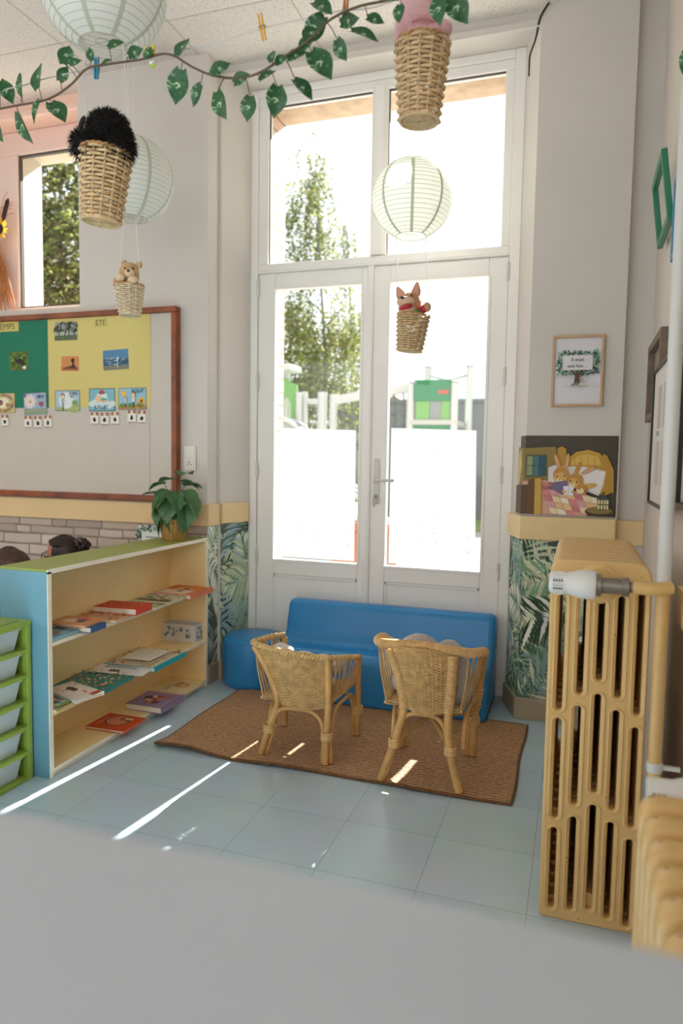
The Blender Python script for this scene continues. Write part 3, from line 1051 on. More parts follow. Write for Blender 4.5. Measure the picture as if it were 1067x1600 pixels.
@month('#9fb4c6', None)
def d_mai(mb, w, h):
    mb.rect(-w / 2 + .004, -h / 2 + .004, w / 2 - .004, -.22 * h, '#8aa07a')
    for k in range(10):
        mb.disc((-.45 + .1 * k) * w, -.3 * h, .004, .004, '#c9a6c0', 7)
    for k in range(9):
        a = 2 * PI * k / 9
        mb.disc(-.2 * w + .03 * math.cos(a), .12 * h + .03 * math.sin(a), .012, .012, '#d9d4e2', 8)
    mb.disc(-.2 * w, .12 * h, .028, .026, '#ead8c8'); mb.disc(-.2 * w, .1 * h, .011, .008, '#c9a08a')
    mb.disc(.24 * w, -.0 * h, .01, .01, '#a04a62'); mb.disc(.32 * w, 0, .01, .01, '#a04a62'); mb.poly([(.17 * w, -.02 * h), (.39 * w, -.02 * h), (.28 * w, -.16 * h)], '#a04a62')
    mb.disc(-.42 * w, .4 * h, .01, .01, '#7d5a8c', 8)
    mb.text('MAI', .27 * w, .25 * h, .027, '#52728c', bold=0.01)
@month('#cbbf86', None)
def d_spring(mb, w, h):
    R = random.Random(3)
    for k in range(26):
        a = 2 * PI * k / 26
        mb.disc(.42 * w * math.cos(a), .4 * h * math.sin(a), .008, .008, R.choice(['#b06a5a', '#d9a650', '#7d9a56', '#8a6a9a']), 7)
    mb.disc(0, 0, .045, .03, '#efe6c4'); mb.disc(-.1 * w, .02 * h, .016, .016, '#8a5a6a'); mb.disc(.2 * w, -.1 * h, .014, .012, '#b5863e')
MG = 'month cards along the bottom of the board'
card('month_card', 'illustrated month card reading JUIN with a child beside green grass', 'card', -2.746, -2.583, 1.436, 1.548, Y2 - 0.0009, '#5f7a6a', d_juin, MG)
card('month_card', 'illustrated month card reading JUILLET with teal sea foam', 'card', -2.523, -2.358, 1.434, 1.555, Y2 - 0.0009, '#33606a', d_juillet, MG)
card('month_card', 'illustrated month card reading AOUT with orange sunflowers', 'card', -2.336, -2.164, 1.440, 1.555, Y2 - 0.0009, '#6f8796', d_aout, MG, tilt=-0.01)
card('month_card', 'illustrated blue grey month card reading MAI with a red heart', 'card', -2.960, -2.805, 1.416, 1.537, Y3, '#8f9aa8', d_mai, MG, tilt=-0.03)
card('month_card', 'illustrated cream card with a ring of dots at the left of the MAI card', 'card', -3.182, -3.022, 1.428, 1.538, Y3, '#a99d6c', d_spring, MG)
GLY = ['D', 'F', 'M', 'R', 'W', 'L', 'Y', 'G', 'N']
def tag_draw(i):
    def f(mb, w, h):
        mb.disc(-.3 * w, .42 * h, .0085, .011, '#a5623e', 9); mb.disc(.3 * w, .42 * h, .0085, .011, '#a5623e', 9)
        mb.rect(-.44 * w, -.46 * h, .44 * w, .3 * h, '#e8e4da'); mb.line((-.44 * w, -.44 * h), (.44 * w, -.44 * h), .004, '#8c6f62')
        R = random.Random(40 + i)
        mb.poly([(.22 * w * math.cos(a) * R.uniform(.6, 1.15), .22 * h * math.sin(a) * R.uniform(.7, 1.15) - .06 * h) for a in [2 * PI * k / 9 for k in range(9)]], '#26262a')
    return f
tags = [(-2.489, 1.392, 'leftmost of the three white name tags under the JUILLET card'), (-2.424, 1.390, 'middle of the three white name tags under the JUILLET card'),
        (-2.359, 1.392, 'rightmost of the three white name tags under the JUILLET card'), (-2.254, 1.402, 'left of the two white name tags under the AOUT card'),
        (-2.192, 1.399, 'right of the two white name tags under the AOUT card'), (-2.933, 1.374, 'leftmost of the three white name tags under the MAI card'),
        (-2.866, 1.373, 'middle of the three white name tags under the MAI card'), (-2.797, 1.376, 'rightmost of the three white name tags under the MAI card'),
        (-3.095, 1.381, 'white name tag under the cream card with a ring of dots')]
for i, (x, z, lab) in enumerate(tags):
    card('name_tag', lab, 'name tag', x - .027, x + .027, z - .031, z + .031, Y3, '#ddd8cc', tag_draw(i), 'name tags under the month cards')

# sign under the rail
def leafring(mb, w, h, n, L, seed, cols, inset=0.06):
    R = random.Random(seed)
    per = 2 * (w + h)
    for k in range(n):
        s = per * k / n
        if s < w: x, y = -w / 2 + s, h / 2
        elif s < w + h: x, y = w / 2, h / 2 - (s - w)
        elif s < 2 * w + h: x, y = w / 2 - (s - w - h), -h / 2
        else: x, y = -w / 2, -h / 2 + (s - 2 * w - h)
        for q in range(3):
            mb.leaf2(x + R.uniform(-L, L) * .3, y + R.uniform(-L, L) * .3, L * R.uniform(.7, 1.2), L * .45, R.uniform(0, 2 * PI), R.choice(cols))
GREENS = ['#2f5a48', '#43735c', '#6d9a84', '#1f4034', '#8fb5a0']
def d_rule(mb, w, h):
    leafring(mb, w * .82, h * .78, 46, .022, 5, GREENS)
    mb.rect(-w * .33, -h * .26, w * .33, h * .27, '#dfe4e2')
    for y, a, b in ((.08, -.2, .2), (-.1, -.24, .16)):
        for i in range(9):
            x = a + (b - a) * i / 9
            mb.line((x * w, y * h), ((x + .028) * w, (y + .012) * h), .008, '#6a7a78')
card('leaf_border_sign', 'small white sign with leafy green border on the stone wall behind the bookshelf', 'sign', -2.236, -2.036, 0.685, 0.826, 3.2445, '#d8dcd8', d_rule)

# double wall socket
so = empty('wall_socket', (-1.92, 3.249, 1.19), label='white double wall socket plate on the pilaster beside the board', cat='wall socket')
M_plast = pm('white_plastic', '#dfdbd3', 0.35)
MB().box(-0.036, 0.036, -0.009, 0, -0.063, 0.063).build('plate', M_plast, so, smooth=False, bevel=0.003)
MB().box(-0.028, 0.028, -0.0115, -0.006, 0.006, 0.056).build('cover', M_plast, so, smooth=False, bevel=0.002)
MB().lathe([(0.021, -0.0102), (0.023, -0.0115), (0.026, -0.0115), (0.027, -0.008)], 24, 'Y', False, (0, 0, -0.03)).build('socket_ring', M_plast, so)
mb = MB()
mb.tube([(0, -0.0095, -0.022), (0, -0.018, -0.022)], 0.0026, 8)
for sx in (-0.0095, 0.0095):
    mb.lathe([(0, -0.0102), (0.0032, -0.0102), (0.0032, -0.0085), (0, -0.0085)], 10, 'Y', True, (sx, 0, -0.034))
mb.build('contacts', pm('dark_contacts', '#2e2b28', 0.4), so)

# ------------------------------------------------------------------ framed pictures
M_oak = pm('light_oak_frame', '#c8a47e', 0.45, var=(25, 0.15))
M_white = pm('matte_white', '#e6e2de', 0.6)
tf = empty('framed_print', (-0.026, 3.349, 1.604), label='light oak frame with a tree print reading Il était une fois', cat='picture frame')
W, Hh = 0.109, 0.156
mb = MB()
for q in ((-W, -W + .011, -Hh, Hh), (W - .011, W, -Hh, Hh), (-W + .011, W - .011, Hh - .011, Hh), (-W + .011, W - .011, -Hh, -Hh + .011)):
    mb.box(q[0], q[1], -0.018, 0, q[2], q[3])
mb.build('frame', M_oak, tf, smooth=False, bevel=0.0015)
mb = MB()
mb.col = (*lin('#d9d6da'), 1)
mb.rect(-W + .01, -Hh + .01, W - .01, Hh - .01)
leafring(mb, .155, .085, 60, .016, 9, GREENS)
mb.v = [(x, y + (0.035 if i >= 4 else 0), z) for i, (x, y, z) in enumerate(mb.v)]
mb.rect(-.062, .002, .062, .066, '#d9d6da')
mb.poly([(-.013, -.062), (.013, -.062), (.009, -.02), (.026, .0), (.018, .003), (.004, -.012), (-.002, .001), (-.008, -.012), (-.024, .002), (-.028, -.003), (-.009, -.022)], '#5a3f2c')
for k in range(8):
    mb.leaf2(-.026 + .007 * k, -.066, .016, .006, PI / 2 + (k - 4) * .22, '#6b8560')
mb.disc(.022, -.06, .014, .006, '#cfc3b2'); mb.line((-.045, -.068), (.05, -.068), .0018, '#8d7f70')
mb.text('Il \u00e9tait', 0, .04, .021, '#3c3c40'); mb.text('une fois ...', 0, .013, .021, '#3c3c40')
mb.build('print', M_print, tf, (0, -0.008, 0), WALL, smooth=False)

# rabbit poster folded round the corner of the pier
def bunny_poster():
    mb = MB()
    mb.layer = 0.0012
    k = 0.393 / 570.0
    w1 = 0.095
    h = 0.357
    X = lambda x: w1 + (x - 100) * k if x >= 100 else w1 * (x - 28) / 72.0
    Z = lambda y: (1218 - y) * h / 498.0
    P = lambda pts: [(X(a), Z(b)) for a, b in pts]
    both = lambda pts, c: (mb.poly(P([(min(a, 100), b) for a, b in pts if True]), c) if min(a for a, b in pts) < 100 else None, mb.poly(P([(max(a, 100), b) for a, b in pts]), c))
    E = lambda x, y, rx, ry, c, r=0.0: mb.disc(X(x), Z(y), rx * k, ry * h / 498, c, 18, rotz=r)
    both([(28, 720), (672, 720), (672, 1218), (28, 1218)], '#4a4238')
    R = random.Random(7)
    for i in range(60):
        x = R.uniform(100, 640); y = R.uniform(724, 860)
        mb.line((X(x), Z(y)), (X(x + R.uniform(20, 34)), Z(y + R.uniform(-8, 8))), .0012, R.choice(['#5d5344', '#3a342c', '#6f6450']))
    mb.poly(P([(100, 800), (290, 790), (330, 1000), (100, 1020)]), '#8f7a3e'); mb.poly(P([(28, 790), (100, 800), (100, 1060), (28, 1060)]), '#7d6a38')
    both([(34, 840), (60, 800), (75, 900), (50, 1050), (34, 1040)], '#c9b060')
    mb.poly(P([(104, 845), (236, 840), (236, 975), (104, 985)]), '#4f5a48'); mb.poly(P([(112, 852), (228, 848), (228, 966), (112, 974)]), '#4f7180')
    for a, b, c in ((112, 150, '#8a9a6a'), (188, 228, '#2f5468')):
        mb.poly(P([(a, 852), (b, 850), (b, 968), (a, 972)]), c)
    mb.line((X(150), Z(850)), (X(150), Z(970)), .003, '#3c463a'); mb.line((X(188), Z(850)), (X(188), Z(968)), .003, '#3c463a'); mb.line((X(112), Z(912)), (X(228), Z(908)), .003, '#3c463a')
    # headboard
    mb.poly(P([(300, 800), (328, 786), (356, 802), (356, 960), (306, 960)]), '#b98f36')
    mb.poly(P([(370, 860), (420, 820), (490, 806), (560, 826), (610, 880), (640, 940), (655, 1060), (600, 1090), (360, 1000)]), '#c69a3c')
    mb.poly(P([(385, 880), (430, 846), (490, 834), (550, 850), (580, 900), (390, 900)]), '#d8b254')
    for x in (410, 450, 490, 530, 570):
        mb.line((X(x), Z(850)), (X(x + 4), Z(960)), .0014, '#8a6522')
    mb.poly(P([(580, 830), (606, 840), (650, 930), (655, 1070), (590, 1070)]), '#b98c34')
    # pillows
    mb.poly(P([(248, 920), (285, 905), (380, 912), (470, 910), (540, 925), (604, 938), (592, 1020), (565, 1090), (480, 1060), (250, 1010)]), '#ddd5d6')
    mb.poly(P([(400, 915), (480, 918), (596, 944), (570, 1075), (470, 1040)]), '#eae4e2')
    # quilt
    mb.poly(P([(100, 1010), (240, 1000), (330, 1040), (480, 1080), (560, 1110), (560, 1218), (100, 1218)]), '#d9a890')
    cols = ['#d98a8a', '#e8d6b0', '#e9c48e', '#d9a0a0', '#efe2c6', '#c97a80', '#e2b98c']
    for i in range(7):
        for j in range(5):
            x = 205 + i * 52 + j * 18; y = 1050 + j * 40 + i * 8
            if x < 540 and y < 1190:
                mb.poly(P([(x, y), (x + 48, y + 6), (x + 62, min(y + 42, 1216)), (x + 14, min(y + 36, 1216))]), cols[(i * 3 + j * 5) % 7])
    for i in range(5):
        for j in range(2):
            x = 130 + i * 40; y = 1012 + j * 26
            mb.poly(P([(x, y), (x + 36, y + 2), (x + 46, y + 22), (x + 8, y + 20)]), ['#a8606a', '#8d5a70', '#c98a80'][(i + j) % 3])
    mb.poly(P([(28, 1040), (99.9, 1030), (99.9, 1218), (28, 1218)]), '#4f3d28'); mb.poly(P([(100, 1036), (126, 1030), (126, 1218), (100, 1218)]), '#5a4228')
    # foot board
    mb.poly(P([(124, 1000), (165, 990), (172, 1218), (122, 1218)]), '#6b4a26'); mb.poly(P([(165, 990), (206, 990), (212, 1218), (168, 1218)]), '#c9a24a')
    # rabbits
    F1, F2, F3 = '#c08a3e', '#d6a75c', '#ecd6a8'
    for ex, r in ((302, .35), (364, -.12)):
        E(ex, 880, 16, 52, F1, r); E(ex, 884, 9, 42, '#d9a688', r)
    E(330, 968, 50, 56, F1); E(326, 985, 40, 38, F2); E(318, 1004, 20, 16, F3)
    E(306, 975, 4.5, 6, '#2b2018'); E(352, 970, 4.5, 6, '#2b2018'); E(322, 996, 5, 4, '#5a3426')
    mb.poly(P([(290, 1010), (372, 1000), (400, 1060), (340, 1090), (270, 1050)]), '#75688c')
    E(430, 925, 14, 46, F1, -.35); E(498, 932, 14, 48, F1, -1.05); E(498, 934, 8, 38, '#d9a688', -1.05)
    E(420, 1000, 48, 48, F1); E(408, 1014, 36, 32, F2); E(400, 1024, 18, 13, F3); E(388, 1000, 4.5, 6, '#2b2018'); E(430, 1006, 4.5, 6, '#2b2018'); E(398, 1018, 5, 4, '#5a3426')
    E(506, 1030, 46, 16, F2, .2); E(462, 1050, 38, 34, F1); E(452, 1062, 24, 18, F3); E(446, 1050, 4, 5, '#2b2018'); E(484, 1062, 4, 5, '#2b2018')
    mb.poly(P([(345, 1036), (392, 1030), (412, 1040), (408, 1092), (352, 1090)]), '#e6e4ea'); mb.line((X(380), Z(1034)), (X(378), Z(1090)), .0014, '#9a94a8')
    E(352, 1070, 13, 10, F2); E(408, 1068, 12, 9, F2)
    # stump and lantern
    E(572, 1188, 88, 30, '#6b5a34'); mb.poly(P([(490, 1185), (650, 1185), (650, 1216), (500, 1216)]), '#4a3c22'); E(572, 1182, 76, 20, '#8a7444')
    mb.poly(P([(556, 1108), (628, 1104), (624, 1176), (562, 1178)]), '#3c4038'); mb.poly(P([(552, 1108), (592, 1080), (634, 1106)]), '#46504c')
    for a in (562, 580, 598, 614):
        for b in (1114, 1146):
            mb.poly(P([(a, b), (a + 12, b), (a + 12, b + 26), (a, b + 26)]), '#d9cf9a')
    mb.disc(X(592), Z(1074), 9 * k, None, '#46504c', 10)
    # bend on to the pier
    A, B = Vector((-0.2645, 3.4385)), Vector((-0.236, 3.3485))
    d1, d2 = (B - A).normalized(), Vector((1, 0))
    V = []
    for s, z, l in mb.v:
        if s <= w1:
            q = A + d1 * s; n = Vector((d1.y, -d1.x))
        else:
            q = B + d2 * (s - w1); n = Vector((0, -1))
        q = q + n * l
        V.append((q.x, q.y, z + 0.962))
    mb.v = V
    return mb.build('rabbit_poster', M_print, smooth=False)
tag(bunny_poster(), 'poster of rabbits reading in bed, folded round the corner above the yellow rail', 'poster')
mb = MB()
mb.prism([(-0.262, 3.425), (-0.236, 3.35), (0.15, 3.35), (0.15, 3.333), (-0.248, 3.333), (-0.278, 3.42)], 0.9525, 0.962, 'Z')
tag(mb.build('rail_ledge', pm('grey_ledge', '#a39c92', 0.6), smooth=False, bevel=0.002), kind='structure')
bpy.data.objects['rail_ledge'].name = 'trim_8'

SIDE = (PI / 2, 0, -PI / 2)
def side_frame(label, y0, y1, z0, z1, depth, bar, mat, inner, name='framed_picture', rot=SIDE, xw=0.279, draw=None, group=None):
    """frame on the right wall; local x runs towards the camera, local z into the room"""
    r = empty(name, (xw, (y0 + y1) / 2, (z0 + z1) / 2), rot, label=label, cat='picture frame', group=group)
    w, h = (y1 - y0) / 2, (z1 - z0) / 2
    mb = MB()
    for q in ((-w, -w + bar, -h, h), (w - bar, w, -h, h), (-w + bar, w - bar, h - bar, h), (-w + bar, w - bar, -h, -h + bar)):
        mb.box(q[0], q[1], q[2], q[3], 0, depth)
    mb.build('frame', mat, r, smooth=False, bevel=0.002)
    if inner:
        mb = MB()
        mb.col = (*lin(inner), 1)
        mb.layer = depth * 0.35
        mb.rect(-w + bar, -h + bar, w - bar, h - bar)
        if draw:
            draw(mb, w, h)
        mb.build('print', M_print, r, smooth=False)
    return r
side_frame('greyish brown wooden frame nearest the corner on the right wall', 2.66, 3.13, 1.365, 1.665, 0.036, 0.028, pm('driftwood_frame', '#7d6a5a', 0.6, var=(30, 0.3)), '#8f8478')
def d_pages(mb, w, h):
    for x in (-.5, .1):
        mb.rect(x * w, .1 * h, (x + .42) * w, .7 * h, '#b9aca2'); mb.rect(x * w, -.7 * h, (x + .42) * w, -.08 * h, '#c4b8ac')
    mb.rect(-.5 * w, .0, -.2 * w, .07 * h, '#8d9aa8')
side_frame('thin black frame with pale prints leaning forward behind the pipe on the right wall', 2.2, 2.76, 1.06, 1.525, 0.012, 0.011, pm('black_frame', '#26221f', 0.4), '#d5d0c8', rot=(PI / 2 + 0.0, 0, -PI / 2), draw=d_pages, xw=0.246)
side_frame('wide black edged board low on the right wall in front of the pipe', 1.62, 2.17, 1.085, 1.49, 0.03, 0.012, pm('black_frame', '#26221f', 0.4), '#c9c2b8')
M_gf = pm('green_frame', '#2f8060', 0.35, var=(8, 0.1))
g = side_frame('empty green frame tilting off the right wall, hung high near the corner', 2.66, 3.0, 2.015, 2.255, 0.02, 0.025, M_gf, None, xw=0.252)
g.rotation_euler = (PI / 2 + 0.13, 0, -PI / 2)
mb = MB()
side_frame('blue frame seen edge on behind the pipe high on the right wall', 2.2, 2.6, 1.86, 2.12, 0.024, 0.022, pm('blue_frame', '#2f7fa8', 0.4), '#c9c2b8')

# ------------------------------------------------------------------ furniture
M_blue = pm('blue_vinyl', '#2a86c6', 0.32, var=(4, 0.06), bump=(160, 0.06))
def fillet(pts, n=6):
    """2D polygon with a radius per corner -> points"""
    out = []
    m = len(pts)
    for i in range(m):
        p0, p1, p2 = Vector(pts[i - 1][:2]), Vector(pts[i][:2]), Vector(pts[(i + 1) % m][:2])
        r = pts[i][2]
        if r <= 0:
            out.append((p1.x, p1.y)); continue
        a, b = (p0 - p1).normalized(), (p2 - p1).normalized()
        ang = math.acos(max(-1, min(1, a.dot(b))))
        t = r / math.tan(ang / 2)
        s, e = p1 + a * t, p1 + b * t
        c = p1 + (a + b).normalized() * (r / math.sin(ang / 2))
        a0 = math.atan2(s.y - c.y, s.x - c.x); a1 = math.atan2(e.y - c.y, e.x - c.x)
        d = (a1 - a0 + PI) % (2 * PI) - PI
        for k in range(n + 1):
            q = a0 + d * k / n
            out.append((c.x + r * math.cos(q), c.y + r * math.sin(q)))
    return out
def soft_extrude(mb, prof, x0, x1, r, n=5, axis='X', cap=True):
    """extrude a 2D profile with softly rounded ends"""
    m = len(prof)
    P = [Vector(p) for p in prof]
    area = sum(P[i].x * P[(i + 1) % m].y - P[(i + 1) % m].x * P[i].y for i in range(m))
    sg = 1 if area > 0 else -1
    nr = []
    for i in range(m):
        a = P[i] - P[i - 1]; b = P[(i + 1) % m] - P[i]
        t = a.normalized() + b.normalized() if a.length > 1e-9 and b.length > 1e-9 else (a + b)
        t.normalize()
        nr.append(Vector((t.y, -t.x)) * sg)
    def ring(x, d):
        o = []
        for p, q in zip(P, nr):
            v = p - q * d
            o.append({'X': (x, v.x, v.y), 'Y': (v.x, x, v.y), 'Z': (v.x, v.y, x)}[axis])
        return o
    rings = []
    for k in range(n, -1, -1):
        a = PI / 2 * k / n
        rings.append(ring(x0 + r * (1 - math.sin(a)), r * (1 - math.cos(a))))
    for k in range(n + 1):
        a = PI / 2 * k / n
        rings.append(ring(x1 - r * (1 - math.sin(a)), r * (1 - math.cos(a))))
    return mb.loft(rings, True, cap)

sofa = empty('foam_sofa', (-0.903, 3.36, 0.0065), label='low blue vinyl foam sofa standing against the double door', cat='sofa')
prof = fillet([(-0.175, 0.004, 0.012), (-0.19, 0.262, 0.045), (0.04, 0.225, 0.09), (0.1, 0.445, 0.045), (0.19, 0.438, 0.03), (0.2, 0.004, 0.012)], 8)
mb = MB()
soft_extrude(mb, prof, -0.545, 0.545, 0.028)
mb.build('body', M_blue, sofa, angle=50)
mb = MB()
mb.tube([(0.5172 * s, y, z) for s, y, z in [(1, *p) for p in prof]], 0.0022, 5, True)
mb.build('piping', M_blue, sofa)

pf = empty('pouf', (-1.614, 3.375, 0.0), label='round blue vinyl pouf standing beside the sofa by the wallpaper', cat='pouf')
MB().lathe([(0, 0.003), (0.145, 0.003), (0.155, 0.012), (0.157, 0.03), (0.158, 0.14), (0.157, 0.236), (0.153, 0.25), (0.143, 0.258), (0.1, 0.262), (0, 0.263)], 48).build('body', M_blue, pf, angle=60)
MB().tube([(0.1565 * math.cos(a), 0.1565 * math.sin(a), 0.243) for a in [2 * PI * k / 48 for k in range(48)]], 0.003, 6, True).build('piping', M_blue, pf)

# ---- rug
def rug_mat():
    m = pm('woven_rug', '#9a7048', 0.9, sheen=0.2)
    nt = m.node_tree
    b = nt.nodes['Principled BSDF']
    tc = nt.nodes.new('ShaderNodeTexCoord')
    w = nt.nodes.new('ShaderNodeTexWave')
    w.wave_type = 'BANDS'; w.bands_direction = 'Y'
    w.inputs['Scale'].default_value = 16
    w.inputs['Distortion'].default_value = 2.2
    w.inputs['Detail'].default_value = 3
    w.inputs['Detail Scale'].default_value = 4
    v = nt.nodes.new('ShaderNodeTexVoronoi')
    v.inputs['Scale'].default_value = 95
    mu = nt.nodes.new('ShaderNodeMath'); mu.operation = 'MULTIPLY_ADD'
    mu.inputs[1].default_value = 0.55
    sc = nt.nodes.new('ShaderNodeMath'); sc.operation = 'MULTIPLY'
    sc.inputs[1].default_value = 0.45
    r = nt.nodes.new('ShaderNodeValToRGB')
    r.color_ramp.elements[0].position = 0.08
    r.color_ramp.elements[0].color = (*lin('#4a2c14'), 1)
    r.color_ramp.elements[1].position = 0.75
    r.color_ramp.elements[1].color = (*lin('#cc9862'), 1)
    nt.links.new(tc.outputs['Object'], w.inputs['Vector'])
    nt.links.new(tc.outputs['Object'], v.inputs['Vector'])
    nt.links.new(v.outputs['Distance'], sc.inputs[0])
    nt.links.new(w.outputs['Fac'], mu.inputs[0])
    nt.links.new(sc.outputs[0], mu.inputs[2])
    nt.links.new(mu.outputs[0], r.inputs['Fac'])
    nt.links.new(r.outputs['Color'], b.inputs['Base Color'])
    bp = nt.nodes.new('ShaderNodeBump')
    bp.inputs['Strength'].default_value = 0.9
    bp.inputs['Distance'].default_value = 0.006
    nt.links.new(mu.outputs[0], bp.inputs['Height'])
    nt.links.new(bp.outputs['Normal'], b.inputs['Normal'])
    return m
M_rug = rug_mat()
rug = empty('woven_rug', (-0.9, 2.848, 0.0), label='brown woven rug lying on the tiled floor under the wicker chairs', cat='rug')
NX, NY = 72, 40
def rugz(u, v):
    z = 0.009
    edge = max(0, 1 - v / 0.12)
    z += edge * 0.010 * (0.5 + 0.5 * math.sin(u * 17 + 1.0)) * (1 if u < 0.75 else 0.5)
    z += max(0, 1 - abs(u - 0.11) / 0.14) * edge * 0.012
    return z
top, bot = [], []
for j in range(NY + 1):
    for i in range(NX + 1):
        u, v = i / NX, j / NY
        x = -0.718 + 1.436 * u + 0.004 * math.sin(v * 9)
        y = -0.394 + 0.79 * v + 0.006 * math.sin(u * 13 + 0.6) * (1 - v)
        top.append((x, y, rugz(u, v)))
        bot.append((x, y, rugz(u, v) - 0.008))
n1 = NX + 1
f = []
off = len(top)
for j in range(NY):
    for i in range(NX):
        a = j * n1 + i
        f.append((a, a + 1, a + n1 + 1, a + n1))
        f.append((a + off, a + n1 + off, a + n1 + 1 + off, a + 1 + off))
per = [i for i in range(n1)] + [j * n1 + NX for j in range(1, NY + 1)] + [NY * n1 + i for i in range(NX - 1, -1, -1)] + [j * n1 for j in range(NY - 1, 0, -1)]
for k in range(len(per)):
    a, b = per[k], per[(k + 1) % len(per)]
    f.append((a, a + off, b + off, b))
MB().add(top + bot, f).build('weave', M_rug, rug, angle=50)
MB().tube([Vector(top[k]) - Vector((0, 0, 0.004)) for k in per], 0.0058, 6, True).build('bound_edge', pm('rug_edge', '#7d5836', 0.9, var=(90, 0.5), bump=(120, 0.5)), rug)

# ---- wicker chairs
M_rattan = pm('rattan_pole', '#d9ab6a', 0.38, var=(14, 0.28))
M_wick = pm('wicker_strand', '#dcb67a', 0.5, var=(40, 0.3))
M_bind = pm('cane_binding', '#e0b980', 0.42, var=(60, 0.25))
def bind(mb, p, r, h=0.03, turns=4):
    for k in range(turns):
        z = (k - (turns - 1) / 2) * h / turns
        mb.tube([(p[0] + r * math.cos(a), p[1] + r * math.sin(a), p[2] + z) for a in [2 * PI * q / 12 for q in range(12)]], h / turns * 0.55, 5, True)
def wicker_chair(loc, label, kind):
    """local origin between the feet, the sitter looks towards +Y"""
    c = empty('wicker_chair', loc, label=label, cat='chair', group='small wicker armchairs on the rug')
    hx = 0.138
    if kind == 1:
        RL = [(-0.137, -0.16, 0.0), (-0.098, -0.157, 0.13), (-0.068, -0.155, 0.235), (-0.115, -0.165, 0.36), (-0.165, -0.17, 0.44)]
        RR = [(0.137, -0.16, 0.0), (0.142, -0.158, 0.13), (0.145, -0.157, 0.235), (0.144, -0.16, 0.36), (0.142, -0.162, 0.424)]
        FL = [(-0.168, 0.155, 0.0), (-0.165, 0.155, 0.2), (-0.166, 0.14, 0.40)]
        FR = [(0.165, 0.17, 0.0), (0.165, 0.17, 0.13), (0.165, 0.168, 0.335)]
        rim = bez([(-0.168, 0.14, 0.41), (-0.178, 0.02, 0.43), (-0.175, -0.12, 0.448), (-0.165, -0.172, 0.452), (-0.09, -0.198, 0.444), (0.02, -0.2, 0.434), (0.12, -0.18, 0.425), (0.165, -0.12, 0.412), (0.182, 0.0, 0.385), (0.178, 0.13, 0.352), (0.168, 0.178, 0.338)], 6)
        zs = 0.228
    else:
        RL = [(-0.146, -0.17, 0.0), (-0.112, -0.165, 0.1), (-0.083, -0.16, 0.2), (-0.066, -0.158, 0.29), (-0.085, -0.17, 0.4), (-0.115, -0.19, 0.5)]
        RR = [(0.146, -0.17, 0.0), (0.118, -0.165, 0.1), (0.1, -0.16, 0.2), (0.098, -0.158, 0.29), (0.105, -0.17, 0.4), (0.112, -0.19, 0.5)]
        FL = [(-0.148, 0.16, 0.0), (-0.15, 0.158, 0.2), (-0.2, 0.12, 0.46)]
        FR = [(0.145, 0.17, 0.0), (0.15, 0.168, 0.18), (0.172, 0.15, 0.34), (0.19, 0.02, 0.46)]
        rim = bez([(-0.14, 0.16, 0.30), (-0.172, 0.12, 0.41), (-0.19, 0.02, 0.485), (-0.185, -0.1, 0.508), (-0.15, -0.172, 0.516), (-0.07, -0.2, 0.526), (0.02, -0.205, 0.53), (0.11, -0.19, 0.518), (0.17, -0.13, 0.5), (0.198, -0.03, 0.482), (0.19, 0.08, 0.44), (0.165, 0.16, 0.34)], 6)
        zs = 0.288
    # legs
    for L in (RL, RR, FL, FR):
        MB().tube(bez(L, 6), 0.0158 if kind == 2 else 0.014, 10).build('leg', M_rattan, c)
    if kind == 1:   # doubled canes beside the feet
        for q in (((-0.118, -0.15, 0.0), (-0.078, -0.15, 0.13)), ((0.155, -0.145, 0.0), (0.15, -0.145, 0.14)), ((0.12, -0.145, 0.0), (0.128, -0.145, 0.14)), ((0.15, 0.16, 0.0), (0.15, 0.16, 0.13))):
            MB().tube([q[0], q[1]], 0.0085, 8).build('cane_strut', M_rattan, c)
    else:
        for q in (((-0.13, 0.17, 0.0), (-0.135, 0.165, 0.2)), ((0.125, 0.172, 0.0), (0.13, 0.17, 0.2))):
            MB().tube([q[0], q[1]], 0.0105, 8).build('cane_strut', M_rattan, c)
    # rim
    mb = MB()
    if kind == 1:
        for ph in (0, PI):
            mb.tube([p + Vector((0, 0, 0.006 * math.sin(i * 1.25 + ph))) + Vector((p.x, p.y, 0)).normalized() * 0.006 * math.cos(i * 1.25 + ph) for i, p in enumerate(bez(rim, 3))], 0.0078, 7)
        mb.tube(rim, 0.008, 8)
        mb.build('braided_rim', M_wick, c)
    else:
        mb.tube(rim, 0.0155, 12)
        R2 = bez(rim, 3)
        for i in range(len(R2) - 1):      # cane wound round the rim
            t = (R2[i + 1] - R2[i]).normalized()
            a = t.orthogonal().normalized(); b = t.cross(a)
            mb.tube([R2[i] + (a * math.cos(q) + b * math.sin(q)) * 0.0155 for q in [2 * PI * w / 10 for w in range(10)]], 0.0024, 4, True)
        mb.build('wrapped_rim', M_bind, c)
    # woven back: from the seat up to the rim between the rear posts
    def post(P, z):
        Q = bez(P, 8)
        for i in range(len(Q) - 1):
            if Q[i].z <= z <= Q[i + 1].z:
                return Q[i].lerp(Q[i + 1], (z - Q[i].z) / max(1e-6, Q[i + 1].z - Q[i].z))
        return Q[-1] if z > Q[-1].z else Q[0]
    z0 = zs - 0.005
    zt = (0.448, 0.42) if kind == 1 else (0.512, 0.51)
    def S(u, v):
        zl = z0 + (zt[0] - z0) * v; zr = z0 + (zt[1] - z0) * v
        a, b = post(RL, zl), post(RR, zr)
        p = a.lerp(b, u)
        bow = math.sin(PI * max(0, min(1, u)))
        p.y -= (0.03 + 0.012 * v) * bow
        p.z = zl + (zr - zl) * u + (0.014 * v - 0.010 * (1 - v)) * bow
        return p
    nu, nv = (15, 40) if kind == 1 else (13, 46)
